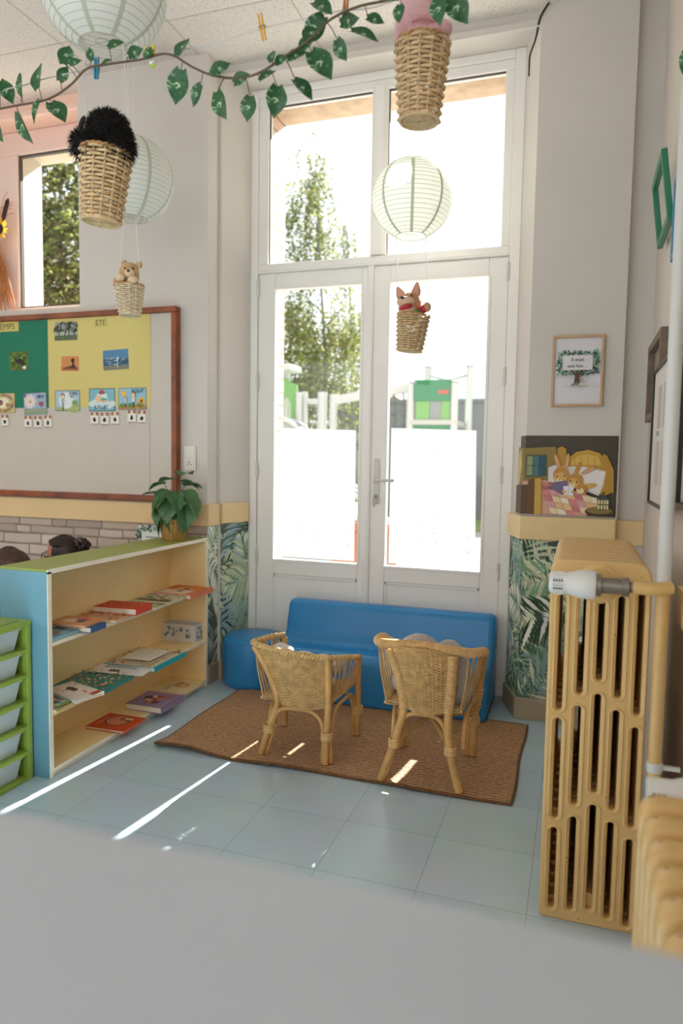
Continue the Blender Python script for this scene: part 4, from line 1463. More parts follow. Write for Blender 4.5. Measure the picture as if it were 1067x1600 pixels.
    def skip(i, j, sgn):
        vv = (j + .5) / nv; uu = i / nu
        d = abs(uu - 0.45) / 0.36 + abs(vv - 0.64) / 0.15
        if d < 1:
            return 1 if ((i + (j // 3)) % 3) else -1
        return sgn
    mb = MB()
    weave(mb, S, nu, nv, 0.0026, 0.0024, u0=0.02, u1=0.98, amp=0.002, skip=skip)
    mb.build('woven_back', M_wick, c)
    # sides: open vertical canes under the arms
    def arm(t, side):
        pts = [p for p in rim if (p.x > 0) == (side > 0) and p.y > -0.15]
        pts.sort(key=lambda p: p.y)
        i = min(len(pts) - 1, int(t * (len(pts) - 1)))
        return pts[i]
    for side in (-1, 1):
        mb = MB()
        n = 11
        for k in range(n):
            t = (k + .3) / n
            tp = arm(t, side)
            bt = Vector((side * (0.148 - 0.012 * (1 - t)), -0.15 + 0.31 * t, zs - 0.005))
            mb.tube([bt, bt.lerp(tp, 0.5) + Vector((side * 0.006, 0, 0)), tp], 0.0028, 5)
            mb.tube([bt + Vector((0, 0.007, 0)), bt.lerp(tp, 0.5) + Vector((side * 0.006, 0.007, 0)), tp + Vector((0, 0.005, 0))], 0.0026, 5)
        mb.tube([(side * 0.14, -0.15, zs + 0.0), (side * 0.152, 0.16, zs + 0.0)], 0.006, 6)
        mb.build('side_canes', M_wick, c)
    # seat
    mb = MB()
    def SS(u, v):
        y = -0.15 + 0.32 * v
        w = 0.13 + 0.02 * v
        return Vector((-w + 2 * w * u, y, zs - 0.012 * math.sin(PI * max(0, min(1, u))) * math.sin(PI * max(0, min(1, v)))))
    weave(mb, SS, 12, 34, 0.0042, 0.003, amp=0.002)
    mb.tube(bez([(-0.13, -0.15, zs), (0.13, -0.15, zs), (0.15, 0.17, zs), (-0.15, 0.17, zs)], 1, True), 0.008, 8, True)
    mb.build('seat', M_wick, c)
    # arches under the seat and stretchers
    def arch(a, b, zt):
        a, b = Vector(a), Vector(b)
        m = (a + b) / 2
        return bez([a, a.lerp(m, 0.12) + Vector((0, 0, (zt - a.z) * 0.6)), a.lerp(m, 0.45) + Vector((0, 0, (zt - a.z) * 0.95)), Vector((m.x, m.y, zt)), b.lerp(m, 0.45) + Vector((0, 0, (zt - b.z) * 0.95)), b.lerp(m, 0.12) + Vector((0, 0, (zt - b.z) * 0.6)), b], 4)
    zb = 0.11 if kind == 1 else 0.145
    rr, fl = -0.158, 0.16
    xs = 0.1 if kind == 1 else 0.098
    for A, B in (((-xs + .01, rr, zb), (xs + (.03 if kind == 1 else 0), rr, zb)), ((0.15, rr + .02, zb), (0.155, fl, zb)), ((-0.11, rr + .02, zb), (-0.152, fl, zb)), ((-0.15, fl, zb), (0.15, fl, zb))):
        MB().tube(arch(A, B, zs - 0.026), 0.0085, 8).build('arch_brace', M_rattan, c)
    if kind == 2:
        mb = MB()
        mb.tube(bez([(-0.1, rr, 0.14), (0, 0, 0.2), (0.145, 0.16, 0.175)], 6), 0.009, 8)
        mb.tube(bez([(0.11, rr, 0.14), (0, 0, 0.2), (-0.145, 0.16, 0.175)], 6), 0.009, 8)
        mb.build('cross_stretcher', M_rattan, c)
        mb = MB()
        mb.tube([(0.155, 0.02, 0.19), (0.158, 0.18, 0.19)], 0.0045, 6); mb.tube([(0.06, -0.15, 0.165), (0.155, 0.02, 0.19)], 0.0045, 6)
        mb.build('loose_cane', M_bind, c)
    # bindings
    for P in (RL, RR, FL, FR):
        mb = MB()
        q = post(P, zb); bind(mb, q, 0.019 if kind == 2 else 0.0205, 0.034, 4)
        mb.build('cane_binding', M_bind, c)
    if kind == 2:
        for P in (RL, RR):
            mb = MB()
            for k in range(26):
                q = post(P, 0.285 + k * 0.0085); bind(mb, q, 0.0165, 0.008, 1)
            mb.build('post_wrapping', M_bind, c)
        mb = MB()
        for z in (0.2, 0.215, 0.23, 0.245, 0.26, 0.275):
            q = post(FR, z); bind(mb, q, 0.0175, 0.01, 1)
        mb.build('post_wrapping', M_bind, c)
    return c
wicker_chair((-1.031, 2.682, 0.014), 'wicker armchair with braided rim, on the rug beside the pouf end of the sofa', 1)
wicker_chair((-0.51, 2.64, 0.014), 'taller wicker armchair with wrapped rim and grey fleece cushion, nearer the radiator', 2)

# cushions in the chairs
M_fleece = pm('grey_fleece', '#c2b9b6', 0.95, var=(150, 0.35), bump=(220, 1.0), sheen=0.5)
M_cream_fl = pm('cream_fleece', '#d9cfc6', 0.95, var=(60, 0.15), bump=(260, 0.9), sheen=0.5)
def remesh(o, vox, smooth=6, fac=0.5):
    m = o.modifiers.new('remesh', 'REMESH'); m.mode = 'VOXEL'; m.voxel_size = vox; m.use_smooth_shade = True
    s = o.modifiers.new('smooth', 'SMOOTH'); s.iterations = smooth; s.factor = fac
    return o
mb = MB()
for p, r in [((-0.125, -0.09, 0.495), (0.05, 0.03, 0.022)), ((-0.02, -0.12, 0.475), (0.085, 0.036, 0.08)), ((0.085, -0.1, 0.468), (0.06, 0.036, 0.07)), ((0.02, -0.1, 0.43), (0.14, 0.04, 0.085)), ((0.0, -0.09, 0.36), (0.12, 0.05, 0.12)),
             ((0.12, -0.07, 0.38), (0.05, 0.05, 0.1)), ((0.0, 0.02, 0.325), (0.12, 0.12, 0.035)), ((-0.11, 0.0, 0.34), (0.04, 0.1, 0.04)), ((0.125, 0.0, 0.34), (0.04, 0.1, 0.045)), ((0.1, -0.07, 0.33), (0.05, 0.05, 0.04))]:
    mb.ball(p, r)
o = mb.build('fleece_cushion', M_fleece, None, (-0.51, 2.64, 0.012))
remesh(o, 0.006, 9)
tag(o, 'puffy grey fleece cushion sitting in the taller wicker chair', 'cushion')
mb = MB()
for p, r in [((-0.07, -0.1, 0.41), (0.05, 0.035, 0.028)), ((0.03, -0.12, 0.39), (0.06, 0.035, 0.035)), ((0.1, -0.1, 0.385), (0.045, 0.04, 0.03)), ((0.13, 0.0, 0.345), (0.022, 0.09, 0.03)), ((0.0, -0.1, 0.3), (0.1, 0.04, 0.1)), ((0, 0.02, 0.258), (0.11, 0.12, 0.03)), ((-0.13, -0.02, 0.385), (0.025, 0.09, 0.03))]:
    mb.ball(p, r)
o = mb.build('fleece_cushion', M_cream_fl, None, (-1.031, 2.682, 0.0155))
remesh(o, 0.007, 4)
tag(o, 'pale fleece cushion showing just above the rim of the braided wicker chair', 'cushion')

# ---- bookshelf
M_sy = pm('bookshelf_yellow', '#f9dfa6', 0.42, var=(5, 0.06))
M_sb = pm('bookshelf_blue', '#6c9fb4', 0.4, var=(4, 0.06))
M_sg = pm('bookshelf_green', '#93a24c', 0.38, var=(5, 0.08))
M_se = pm('bookshelf_edge', '#efe6d2', 0.45, var=(40, 0.06))
bs = empty('bookshelf', (-1.92, 2.655, 0.0), label='low yellow bookshelf with a blue end and green top, full of picture books', cat='bookshelf')
# local x -0.11..0.11 (front is +x), local y -0.582..0.58
def part(name, m, parent, *boxes, bevel=0.0015):
    mb = MB()
    for b in boxes:
        mb.box(*b)
    return mb.build(name, m, parent, smooth=False, bevel=bevel)
part('end_panel', M_sb, bs, (-0.11, 0.107, -0.585, -0.567, 0, 0.772))
part('end_panel', M_sy, bs, (-0.11, 0.107, 0.564, 0.582, 0, 0.772))
part('top', M_sg, bs, (-0.112, 0.107, -0.586, 0.583, 0.772, 0.782))
part('back_panel', M_sy, bs, (-0.109, -0.1, -0.567, 0.564, 0.02, 0.772))
part('shelf', M_sy, bs, (-0.1, 0.106, -0.567, 0.564, 0.02, 0.033))
part('shelf', M_sy, bs, (-0.1, 0.106, -0.567, 0.564, 0.232, 0.245))
part('shelf', M_sy, bs, (-0.1, 0.106, -0.567, 0.564, 0.495, 0.508))
part('plinth', M_se, bs, (0.085, 0.1, -0.567, 0.564, 0, 0.02))
part('front_edging', M_se, bs, (0.107, 0.111, -0.586, -0.567, 0, 0.772), (0.107, 0.111, 0.564, 0.583, 0, 0.772), (0.107, 0.111, -0.586, 0.583, 0.7655, 0.782),
     (0.106, 0.109, -0.567, 0.564, 0.02, 0.033), (0.106, 0.109, -0.567, 0.564, 0.232, 0.245), (0.106, 0.109, -0.567, 0.564, 0.495, 0.508), bevel=0)

# ---- books lying on the shelves
M_pages = pm('book_pages', '#e6dcc8', 0.7)
def book(label, cx, cy, z, w, d, t, col, draw=None, rz=0.0, name='picture_book', spine=None, hard=True, tilt=(0, 0), group='picture books on the low shelf'):
    """local x runs out of the shelf (w), local y along it (d); the spine is on +x unless spine gives a side"""
    r = empty(name, (cx, cy, z), (tilt[0], tilt[1], rz), label=label, cat='book', group=group)
    ct = 0.0022 if hard else 0.0006
    mb = MB()
    mb.col = (*lin(col), 1)
    mb.box(-w / 2, w / 2, -d / 2, d / 2, t - ct, t)
    mb.layer = t
    if draw:
        draw(mb, w, d)
    mb.build('front_cover', M_print, r, smooth=False)
    mb = MB()
    mb.col = (*lin(col), 1)
    mb.box(-w / 2, w / 2, -d / 2, d / 2, 0, ct)
    mb.build('back_cover', M_print, r, smooth=False)
    mb = MB()
    mb.col = (*lin(spine or col), 1)
    if spine_side.get(label, 'x') == 'x':
        mb.box(w / 2 - ct, w / 2 + 0.0006, -d / 2, d / 2, 0, t)
    else:
        mb.box(-w / 2, w / 2, -d / 2 - 0.0006, -d / 2 + ct, 0, t)
    mb.build('spine', M_print, r, smooth=False)
    i = 0.0015 if hard else 0.0003
    MB().box(-w / 2 + ct, w / 2 - ct - i, -d / 2 + ct + i, d / 2 - i, ct, t - ct).build('pages', M_pages, r, smooth=False)
    return r
spine_side = {}
def speckle(mb, w, d, n, cols, seed, r0=.003, r1=.012):
    R = random.Random(seed)
    for k in range(n):
        mb.disc(R.uniform(-.46, .46) * w, R.uniform(-.46, .46) * d, min(R.uniform(r0, r1), .03 * w + .006), None, R.choice(cols), R.choice([5, 7, 9]))
def T(mb, s, x, y, size, col):
    """lettering read from the front of the shelf: turned a quarter"""
    k = len(mb.v); mb.text(s, 0, 0, size, col)
    for i in range(k, len(mb.v)):
        a, b, c = mb.v[i]; mb.v[i] = (x - b, y + a, c)
Z1, Z2, Z3 = 0.5085, 0.2455, 0.0335
def dk_sky(mb, w, d):
    mb.rect(-.44 * w, -.42 * d, .44 * w, .42 * d, '#9cc0cf'); speckle(mb, w, d, 34, ['#6f9a5a', '#8fb070', '#d9c9a0', '#5f8f9a', '#c98a6a'], 3)
book('light blue picture book with green landscape, at the blue end of the top shelf', -1.895, 2.17, Z1, 0.15, 0.155, 0.012, '#8fc0d6', dk_sky, 0.02)
def dk_orange(mb, w, d):
    mb.disc(.1 * w, .12 * d, .034, .026, '#d9604a'); mb.disc(-.12 * w, -.02 * d, .03, .024, '#f2d9c0'); mb.disc(.16 * w, -.05 * d, .02, .018, '#4a5f8f'); mb.disc(-.2 * w, .2 * d, .018, .014, '#e8b070')
b_or = book('peach orange picture book with red ball, lying on two blue books on the top shelf', -1.878, 2.30, Z1 + 0.0235, 0.17, 0.135, 0.009, '#e8a070', dk_orange, 0.1)
book('dark blue spined book under the peach orange picture book', -1.856, 2.302, Z1, 0.165, 0.1, 0.022, '#3f5f8f', None, 0.06)
def dk_pat(mb, w, d):
    speckle(mb, w, d, 90, ['#d97a4a', '#c9503a', '#e8b070', '#f0d9b0', '#8f5a4a', '#e89a7a'], 9, .003, .009)
book('orange patterned thin book beneath the red hardcover on the top shelf', -1.9, 2.5, Z1, 0.205, 0.145, 0.009, '#e6b58c', dk_pat, 0.1, hard=False)
def dk_red(mb, w, d):
    for a, b, c in ((.37, .3, '#3a1a16'), (.34, .275, '#e0563c'), (.24, .2, '#c9402c')):
        mb.disc(0, .02 * d, a * w, b * d * 1.15, c, 26)
    for k in range(16):
        a = 2 * PI * k / 16
        mb.disc(.42 * w * math.cos(a), .02 * d + .4 * d * math.sin(a) * .95, .0035, .0035, '#f2c9a0', 6)
b_red = book('thick red hardcover with a dark ring on its cover, topmost on the top shelf', -1.876, 2.608, Z1 + 0.0095, 0.205, 0.135, 0.028, '#d9482e', dk_red, 0.08)
def dk_mag(mb, w, d):
    mb.rect(-.44 * w, -.44 * d, .44 * w, .44 * d, '#b9c29a'); speckle(mb, w, d, 60, ['#8fa070', '#d9cfae', '#6f8a6a', '#c9785a', '#e8dcc0'], 12)
book('green and cream magazine right of the red hardcover on the top shelf', -1.885, 2.795, Z1, 0.205, 0.175, 0.01, '#c9c8a6', dk_mag, 0.04, hard=False)
def dk_mag2(mb, w, d):
    mb.rect(-.46 * w, -.46 * d, .46 * w, -.2 * d, '#7d6a4a'); speckle(mb, w, d, 50, ['#b9a06a', '#e8dcc0', '#6f8a6a', '#9a5a3a'], 14)
book('cream magazine with brown band, between the green magazine and the orange one', -1.87, 2.885, Z1 + 0.0105, 0.2, 0.16, 0.006, '#d9cdb0', dk_mag2, 0.0, hard=False)
def dk_o2(mb, w, d):
    mb.rect(-.47 * w, -.1 * d, .47 * w, .47 * d, '#d9784a'); mb.rect(-.47 * w, -.47 * d, .3 * w, -.02 * d, '#e6c9b0')
    mb.disc(-.05 * w, .1 * d, .04, .035, '#e8b070'); mb.disc(.06 * w, .08 * d, .03, .022, '#5a3a2a'); mb.disc(.2 * w, .12 * d, .034, .02, '#e8923c'); mb.disc(0, -.16 * d, .016, .016, '#3c3a36')
    for k in range(6):
        mb.line((-.3 * w + k * .05, -.1 * d), (-.26 * w + k * .05, .3 * d), .003, '#6b3f2a')
book('orange and pink picture book at the wallpaper end of the top shelf', -1.856, 3.08, Z1, 0.21, 0.225, 0.024, '#d9805a', dk_o2, 0.0)
# middle shelf
def dk_pk(mb, w, d):
    mb.rect(-.45 * w, -.45 * d, .45 * w, .45 * d, '#9cc6d0'); speckle(mb, w, d, 44, ['#e08a8a', '#f0b8b0', '#d9cfe0', '#7fae6a', '#f2e2c0'], 21, .005, .014)
    mb.poly([(.45 * w, -.45 * d), (.45 * w, .45 * d), (.3 * w, .2 * d), (.34 * w, -.2 * d)], '#7fa85a')
book('pink and green book lowest in the pile at the blue end of the middle shelf', -1.875, 2.165, Z2, 0.165, 0.165, 0.011, '#d9c07a', dk_pk, 0.03)
def dk_teal(mb, w, d):
    speckle(mb, w, d, 170, ['#c9b58a', '#d9784a', '#e6d6b0', '#3f7a70', '#8fb09a', '#b05a3a', '#5f8f86', '#e0a060'], 25, .003, .008)
book('large teal book covered in small figures on the middle shelf', -1.89, 2.425, Z2, 0.24, 0.225, 0.013, '#3f8f86', dk_teal, 0.07)
def dk_wr(mb, w, d):
    mb.disc(-.1 * w, 0, .36 * w, .4 * d, '#efe6da', 22); mb.disc(-.12 * w, .05 * d, .03, .016, '#3c3430'); speckle(mb, w, d, 22, ['#c94a3a', '#e8a08a', '#e8dccc'], 27, .003, .007)
    mb.rect(.36 * w, .1 * d, .47 * w, .44 * d, '#c9483a')
spine_side['white round-topped book with red specks, overlapping the teal book'] = 'y'
book('white round-topped book with red specks, overlapping the teal book', -1.855, 2.26, Z2 + 0.0135, 0.2, 0.13, 0.012, '#e6dccf', dk_wr, -0.25, tilt=(0, 0.03))
sh = MB()
sh.col = (*lin('#e6e4e6'), 1)
sh.box(-.125, .125, -.075, .075, 0, 0.0012)
sh.layer = 0.0012
sh.rect(-.045, -.052, .0, -.022, '#3c3e44'); sh.rect(-.09, -.0, .06, .055, '#9aa4b0'); sh.rect(-.085, .005, .055, .05, '#b9c2cb')
for k in range(7):
    sh.line((-.03 + k * .018, -.06), (-.03 + k * .018, -.006), .003, '#b0b0b4')
tag(sh.build('printed_sheet', M_paperprint, None, (-1.873, 2.60, Z2 + 0.0155), (0, 0.02, 0.16), smooth=False), 'loose white printed sheet between the teal book and the cyan bound album', 'paper sheet')
def dk_cy(mb, w, d):
    mb.rect(-.48 * w, -.49 * d, .46 * w, .49 * d, '#e4d9c4')
    R = random.Random(31)
    for k in range(120):
        s = R.choice([0, 1, 2, 3]); u = R.uniform(-.46, .44); e = R.uniform(.36, .46)
        x, y = {0: (u, -e), 1: (u, e), 2: (-e, u), 3: (e * .9, u)}[s]
        mb.disc(x * w, y * d, R.uniform(.004, .009), None, R.choice(['#d98a6a', '#8fae7a', '#e0b05a', '#c9604a', '#b9c9a0', '#e8c0a8']), 7)
    mb.rect(-.3 * w, -.33 * d, .3 * w, .33 * d, '#e8e2da')
    for y, n in ((-.16, 7), (.02, 6), (.18, 5)):
        for k in range(n):
            mb.line((y * w, (-.2 + k * .4 / n) * d), ((y + .02) * w, (-.2 + (k + .7) * .4 / n) * d), .004, '#a59e9a')
book('large open album with floral cover border and cyan spine on the middle shelf', -1.865, 2.765, Z2 + 0.004, 0.262, 0.275, 0.02, '#2fa8b8', dk_cy, 0.02, tilt=(0.0, -0.02))
# bottom shelf
def dk_l1(mb, w, d):
    mb.disc(0, .1 * d, .3 * w, .34 * d, '#4a2018', 24); mb.disc(0, .1 * d, .27 * w, .31 * d, '#d98a70', 24); mb.disc(.12 * w, .24 * d, .028, .018, '#b05a40'); mb.disc(.2 * w, .26 * d, .02, .012, '#e8c9a8'); mb.disc(.22 * w, .16 * d, .008, .008, '#2b1a14')
    for k in range(8):
        mb.line((-.36 * w, (-.3 + k * .07) * d), (-.3 * w, (-.28 + k * .07) * d), .004, '#f0c9a0')
book('red orange book with a round animal, alone at the front of the bottom shelf', -1.864, 2.535, Z3, 0.185, 0.165, 0.012, '#cf4f28', dk_l1, 0.02)
def dk_l2(mb, w, d):
    for x, y, c in ((-.15, -.1, '#e8b090'), (-.1, .15, '#f0c8a0'), (.1, 0, '#d9784a'), (.08, .2, '#c95a4a'), (-.2, .05, '#5a3a5a'), (.0, -.22, '#e0a050'), (.14, -.2, '#7a4a6a')):
        mb.disc(x * w, y * d, .02, .017, c, 10); mb.disc(x * w - .016, y * d, .009, .009, '#5a3426', 8)
    for k in range(5):
        mb.line((.36 * w, (.1 + k * .07) * d), (.28 * w, (.12 + k * .07) * d), .005, '#d94a4a')
book('thick purple picture book with children on the cover, on the bottom shelf', -1.846, 2.805, Z3, 0.19, 0.19, 0.028, '#9a83a6', dk_l2, 0.0)
def dk_l3(mb, w, d):
    mb.disc(.0, .14 * d, .04, .03, '#b9823c'); mb.disc(.0, .14 * d, .028, .018, '#e0c08a'); mb.disc(-.1 * w, .26 * d, .016, .02, '#c08a44')
    for k in range(6):
        mb.line((-.3 * w, (-.4 + k * .08) * d), (-.2 * w, (-.37 + k * .08) * d), .006, '#8f7a5a')
book('cream thin book with a golden animal at the far end of the bottom shelf', -1.873, 3.065, Z3, 0.18, 0.16, 0.006, '#e3d2a8', dk_l3, 0.0, hard=False)

# ---- butterfly box
bx = empty('paper_box', (-1.925, 3.178, Z2), label='small open white box printed with blue butterflies on the middle shelf', cat='box')
mb = MB()
C0 = '#d6d2cf'
mb.col = (*lin(C0), 1)
mb.box(-.096, .096, -.04, .04, 0, 0.003)
for q in ((-.096, -.093, -.04, .04), (.093, .096, -.04, .04), (-.093, .093, -.04, -.037), (-.093, .093, .037, .04)):
    mb.box(q[0], q[1], q[2], q[3], 0.003, 0.092)
def on_face(fn, M):
    l = MB(); l.layer = 0.0002
    fn(l)
    k = len(mb.v)
    mb.v.extend(tuple(M @ Vector(v)) for v in l.v)
    mb.f.extend(tuple(i + k for i in f) for f in l.f); mb.m.extend(l.m); mb.c.extend(l.c)
def butterflies(w, h, seed, n):
    def f(l):
        R = random.Random(seed)
        for k in range(n):
            x, y, s, a = R.uniform(-w + .014, w - .014), R.uniform(.014, h - .014), R.uniform(.008, .018), R.uniform(-.6, .6)
            c = R.choice(['#7f98b4', '#5f7a9a', '#9fb4c6', '#8a9aa0'])
            for sd in (-1, 1):
                l.leaf2(x, y, s, s * .8, PI / 2 + sd * .75 + a, c); l.leaf2(x, y, s * .7, s * .6, PI / 2 + sd * 2.0 + a, c)
            l.line((x, y - s * .4), (x, y + s * .5), .0014, '#3f4f66')
        for k in range(n * 3):
            l.leaf2(R.uniform(-w + .01, w - .01), R.uniform(.006, h - .012), .007, .003, R.uniform(0, 6.28), R.choice(['#a9b59a', '#8fa0b0', '#c9c0b0']))
    return f
on_face(butterflies(.038, .09, 3, 9), Matrix.Translation((.096, 0, 0)) @ Matrix(((0, 0, 1, 0), (1, 0, 0, 0), (0, 1, 0, 0), (0, 0, 0, 1))))
on_face(butterflies(.09, .09, 5, 16), Matrix.Translation((0, -.04, 0)) @ Matrix(((1, 0, 0, 0), (0, 0, -1, 0), (0, 1, 0, 0), (0, 0, 0, 1))))
mb.build('box_body', M_print, bx, smooth=False)

# ---- drawer tower
M_lime = pm('lime_plastic', '#93aa44', 0.35)
def clear_plastic():
    m = bpy.data.materials.new('clear_plastic')
    m.use_nodes = True
    nt = m.node_tree
    b = nt.nodes['Principled BSDF']
    b.inputs['Base Color'].default_value = (0.78, 0.82, 0.82, 1)
    b.inputs['Roughness'].default_value = 0.25
    tr = nt.nodes.new('ShaderNodeBsdfTransparent')
    tr.inputs['Color'].default_value = (0.9, 0.94, 0.94, 1)
    mx = nt.nodes.new('ShaderNodeMixShader')
    mx.inputs['Fac'].default_value = 0.5
    nt.links.new(b.outputs[0], mx.inputs[1]); nt.links.new(tr.outputs[0], mx.inputs[2])
    nt.links.new(mx.outputs[0], nt.nodes['Material Output'].inputs['Surface'])
    return m
M_clear = clear_plastic()
dt = empty('drawer_tower', (-2.07, 1.86, 0), label='lime green drawer tower with clear drawers against the blue end of the bookshelf', cat='drawer unit')
# local: front at x=+0.19, y -0.2..0.2
fr_ = MB()
for y in (-0.2, 0.18):
    fr_.box(0.165, 0.19, y, y + 0.02, 0, 0.585); fr_.box(-0.19, -0.165, y, y + 0.02, 0, 0.585); fr_.box(-0.165, 0.165, y + .006, y + 0.014, 0, 0.585)
fr_.box(-0.19, 0.192, -0.202, 0.202, 0.582, 0.594)
fr_.box(-0.19, -0.184, -0.19, 0.19, 0, 0.585)
for k in range(7):
    z = k * 0.0955
    fr_.box(0.15, 0.19, -0.18, 0.18, z, z + 0.014)
    for y in (-0.18, 0.155):
        fr_.box(-0.165, 0.178, y, y + 0.025, z, z + 0.012)
fr_.build('frame', M_lime, dt, smooth=False, bevel=0.002)
MB().box(-0.165, 0.165, -0.17, 0.17, 0.594, 0.597).build('top_inset', M_lime, dt, smooth=False, bevel=0.001)
R = random.Random(5)
for k in range(6):
    z = k * 0.0955 + 0.016
    dr = empty('drawer', (0, 0, z), parent=dt)
    m2 = MB()
    a, b, h = 0.176, 0.158, 0.072
    m2.hexa([(a - .012, -b + .012, 0), (a - .012, b - .012, 0), (a - .014, b - .012, 0), (a - .014, -b + .012, 0)], [(a, -b, h), (a, b, h), (a - .002, b, h), (a - .002, -b, h)])
    m2.hexa([(-.16, -b + .012, 0), (a - .012, -b + .012, 0), (a - .012, -b + .014, 0), (-.16, -b + .014, 0)], [(-.17, -b, h), (a, -b, h), (a, -b + .002, h), (-.17, -b + .002, h)])
    m2.hexa([(-.16, b - .014, 0), (a - .012, b - .014, 0), (a - .012, b - .012, 0), (-.16, b - .012, 0)], [(-.17, b - .002, h), (a, b - .002, h), (a, b, h), (-.17, b, h)])
    m2.box(-.16, a - .012, -b + .012, b - .012, 0, 0.002)
    m2.box(a - .002, a + .006, -b - .004, b + .004, h, h + .005)
    m2.build('tray', M_clear, dr, smooth=False)
    if k in (0, 1, 2, 3, 4):
        c = MB()
        for q in range(4):
            y = R.uniform(-.12, .08); x = R.uniform(-.05, .13)
            c.box(x - .05, x + .03, y, y + .07, .003, R.uniform(.02, .05))
        c.build('paper_stack', pm('drawer_contents', '#dcdad6', 0.7), dr, smooth=False)

# ---- white table the photographer leans over
tb = empty('white_table', (-0.62, -0.115, 0.0), label='pale grey white topped table in the near foreground, out of focus', cat='table')
M_tt = pm('table_top_laminate', '#b9c0c9', 0.45, var=(3, 0.03))
mb = MB()
soft_extrude(mb, fillet([(-0.86, -0.5, 0.03), (0.86, -0.5, 0.03), (0.86, 0.5, 0.03), (-0.86, 0.5, 0.03)], 6), 0.922, 0.95, 0.006, 3, 'Z')
mb.build('tabletop', M_tt, tb, angle=40)
for x in (-0.78, 0.78):
    for y in (-0.42, 0.42):
        MB().tube([(x, y, 0), (x, y, 0.922)], 0.02, 14).build('leg', M_steel, tb)
part('apron', M_tt, tb, (-0.78, 0.78, -0.43, -0.41, 0.86, 0.922), (-0.78, 0.78, 0.41, 0.43, 0.86, 0.922))

# ------------------------------------------------------------------ radiators and pipes
M_rad = pm('radiator_paint', '#d8b274', 0.38, var=(9, 0.07), bump=(120, 0.06))
def chips(m):
    """rusty chips in the old paint"""
    nt = m.node_tree
    b = nt.nodes['Principled BSDF']
    src = b.inputs['Base Color'].links[0].from_socket
    tc = nt.nodes.new('ShaderNodeTexCoord')
    n = nt.nodes.new('ShaderNodeTexNoise'); n.inputs['Scale'].default_value = 70; n.inputs['Detail'].default_value = 2
    r = nt.nodes.new('ShaderNodeValToRGB')
    r.color_ramp.elements[0].position = 0.735; r.color_ramp.elements[1].position = 0.76
    mx = nt.nodes.new('ShaderNodeMixRGB'); mx.inputs['Color2'].default_value = (*lin('#6b4a2c'), 1)
    nt.links.new(tc.outputs['Object'], n.inputs['Vector']); nt.links.new(n.outputs['Fac'], r.inputs['Fac'])
    nt.links.new(r.outputs['Color'], mx.inputs['Fac']); nt.links.new(src, mx.inputs['Color1']); nt.links.new(mx.outputs['Color'], b.inputs['Base Color'])
chips(M_rad)
def plate(outer, holes, thick, bevel, name):
    """flat cast plate in the XZ plane with rounded rims round every slot"""
    cu = bpy.data.curves.new(name, 'CURVE')
    cu.dimensions = '2D'; cu.fill_mode = 'BOTH'
    cu.extrude = thick / 2 - bevel; cu.bevel_depth = bevel; cu.bevel_resolution = 3
    cu.offset = -bevel
    for P in [outer] + holes:
        sp = cu.splines.new('POLY')
        sp.points.add(len(P) - 1)
        for q, (x, z) in zip(sp.points, P):
            q.co = (x, z, 0, 1)
        sp.use_cyclic_u = True
    ob = bpy.data.objects.new(name, cu)
    COL.objects.link(ob)
    bpy.context.view_layer.update()
    me = bpy.data.meshes.new_from_object(ob.evaluated_get(bpy.context.evaluated_depsgraph_get()))
    bpy.data.objects.remove(ob); bpy.data.curves.remove(cu)
    me.transform(Matrix.Rotation(PI / 2, 4, 'X'))
    me.polygons.foreach_set('use_smooth', [True] * len(me.polygons))
    me.set_sharp_from_angle(angle=math.radians(45))
    me.name = name
    return me
def slot(x, z0, z1, hw, lean=0.0):
    P = []
    for k in range(9):
        a = PI * k / 8
        P.append((x + lean + hw * math.cos(a), z1 - hw + hw * math.sin(a)))
    for k in range(9):
        a = PI + PI * k / 8
        P.append((x + hw * math.cos(a), z0 + hw + hw * math.sin(a)))
    return P
outer = fillet([(-0.118, 0.0, 0.012), (0.118, 0.0, 0.012), (0.12, 0.955, 0.04), (-0.12, 0.955, 0.03)], 5)
SL = [(-0.088, 0.566, 0.86), (-0.087, 0.276, 0.537), (-0.088, 0.03, 0.244), (-0.039, 0.613, 0.862), (-0.041, 0.32, 0.575), (-0.041, 0.035, 0.281), (0.006, 0.653, 0.852), (0.006, 0.36, 0.612),
      (0.006, 0.045, 0.321), (0.052, 0.614, 0.866), (0.051, 0.322, 0.575), (0.05, 0.032, 0.283), (0.098, 0.575, 0.882), (0.097, 0.284, 0.537), (0.096, 0.02, 0.246)]
holes = [slot(x, a - .003, b + .003, 0.0076) for x, a, b in SL]
me_fin = plate(outer, holes, 0.047, 0.006, 'section')
me_fin.materials.append(M_rad)
rad = empty('radiator', (0.061, 1.895, 0.0), label='tall cream yellow cast iron radiator with white valve, by the right wall', cat='radiator')
for k in range(10):
    o = bpy.data.objects.new('section', me_fin)
    COL.objects.link(o); o.parent = rad; o.location = (0, 0.0575 * k, 0)
for x, a, b in SL:
    MB().tube([(p[0], -0.0228, p[1]) for p in slot(x, a - .009, b + .009, 0.0165)], 0.0034, 8, True).build('slot_rim', M_rad, rad)
for z in (0.9, 0.05):
    MB().lathe([(0, 0.0), (0.03, 0.0), (0.03, 0.53), (0, 0.53)], 16, 'Y', True, (0.0, -0.005, z)).build('hub', M_rad, rad, angle=50)
MB().lathe([(0, -0.038), (0.036, -0.038), (0.038, -0.03), (0.05, -0.026), (0.054, -0.018), (0, -0.018)], 28, 'Y', True, (-0.005, 0, 0.9)).build('hub_flange', M_rad, rad, angle=50)
M_valve = pm('valve_white', '#d9d8d6', 0.35)
vv = empty('valve', (-0.005, -0.09, 0.905), parent=rad)
mb = MB()
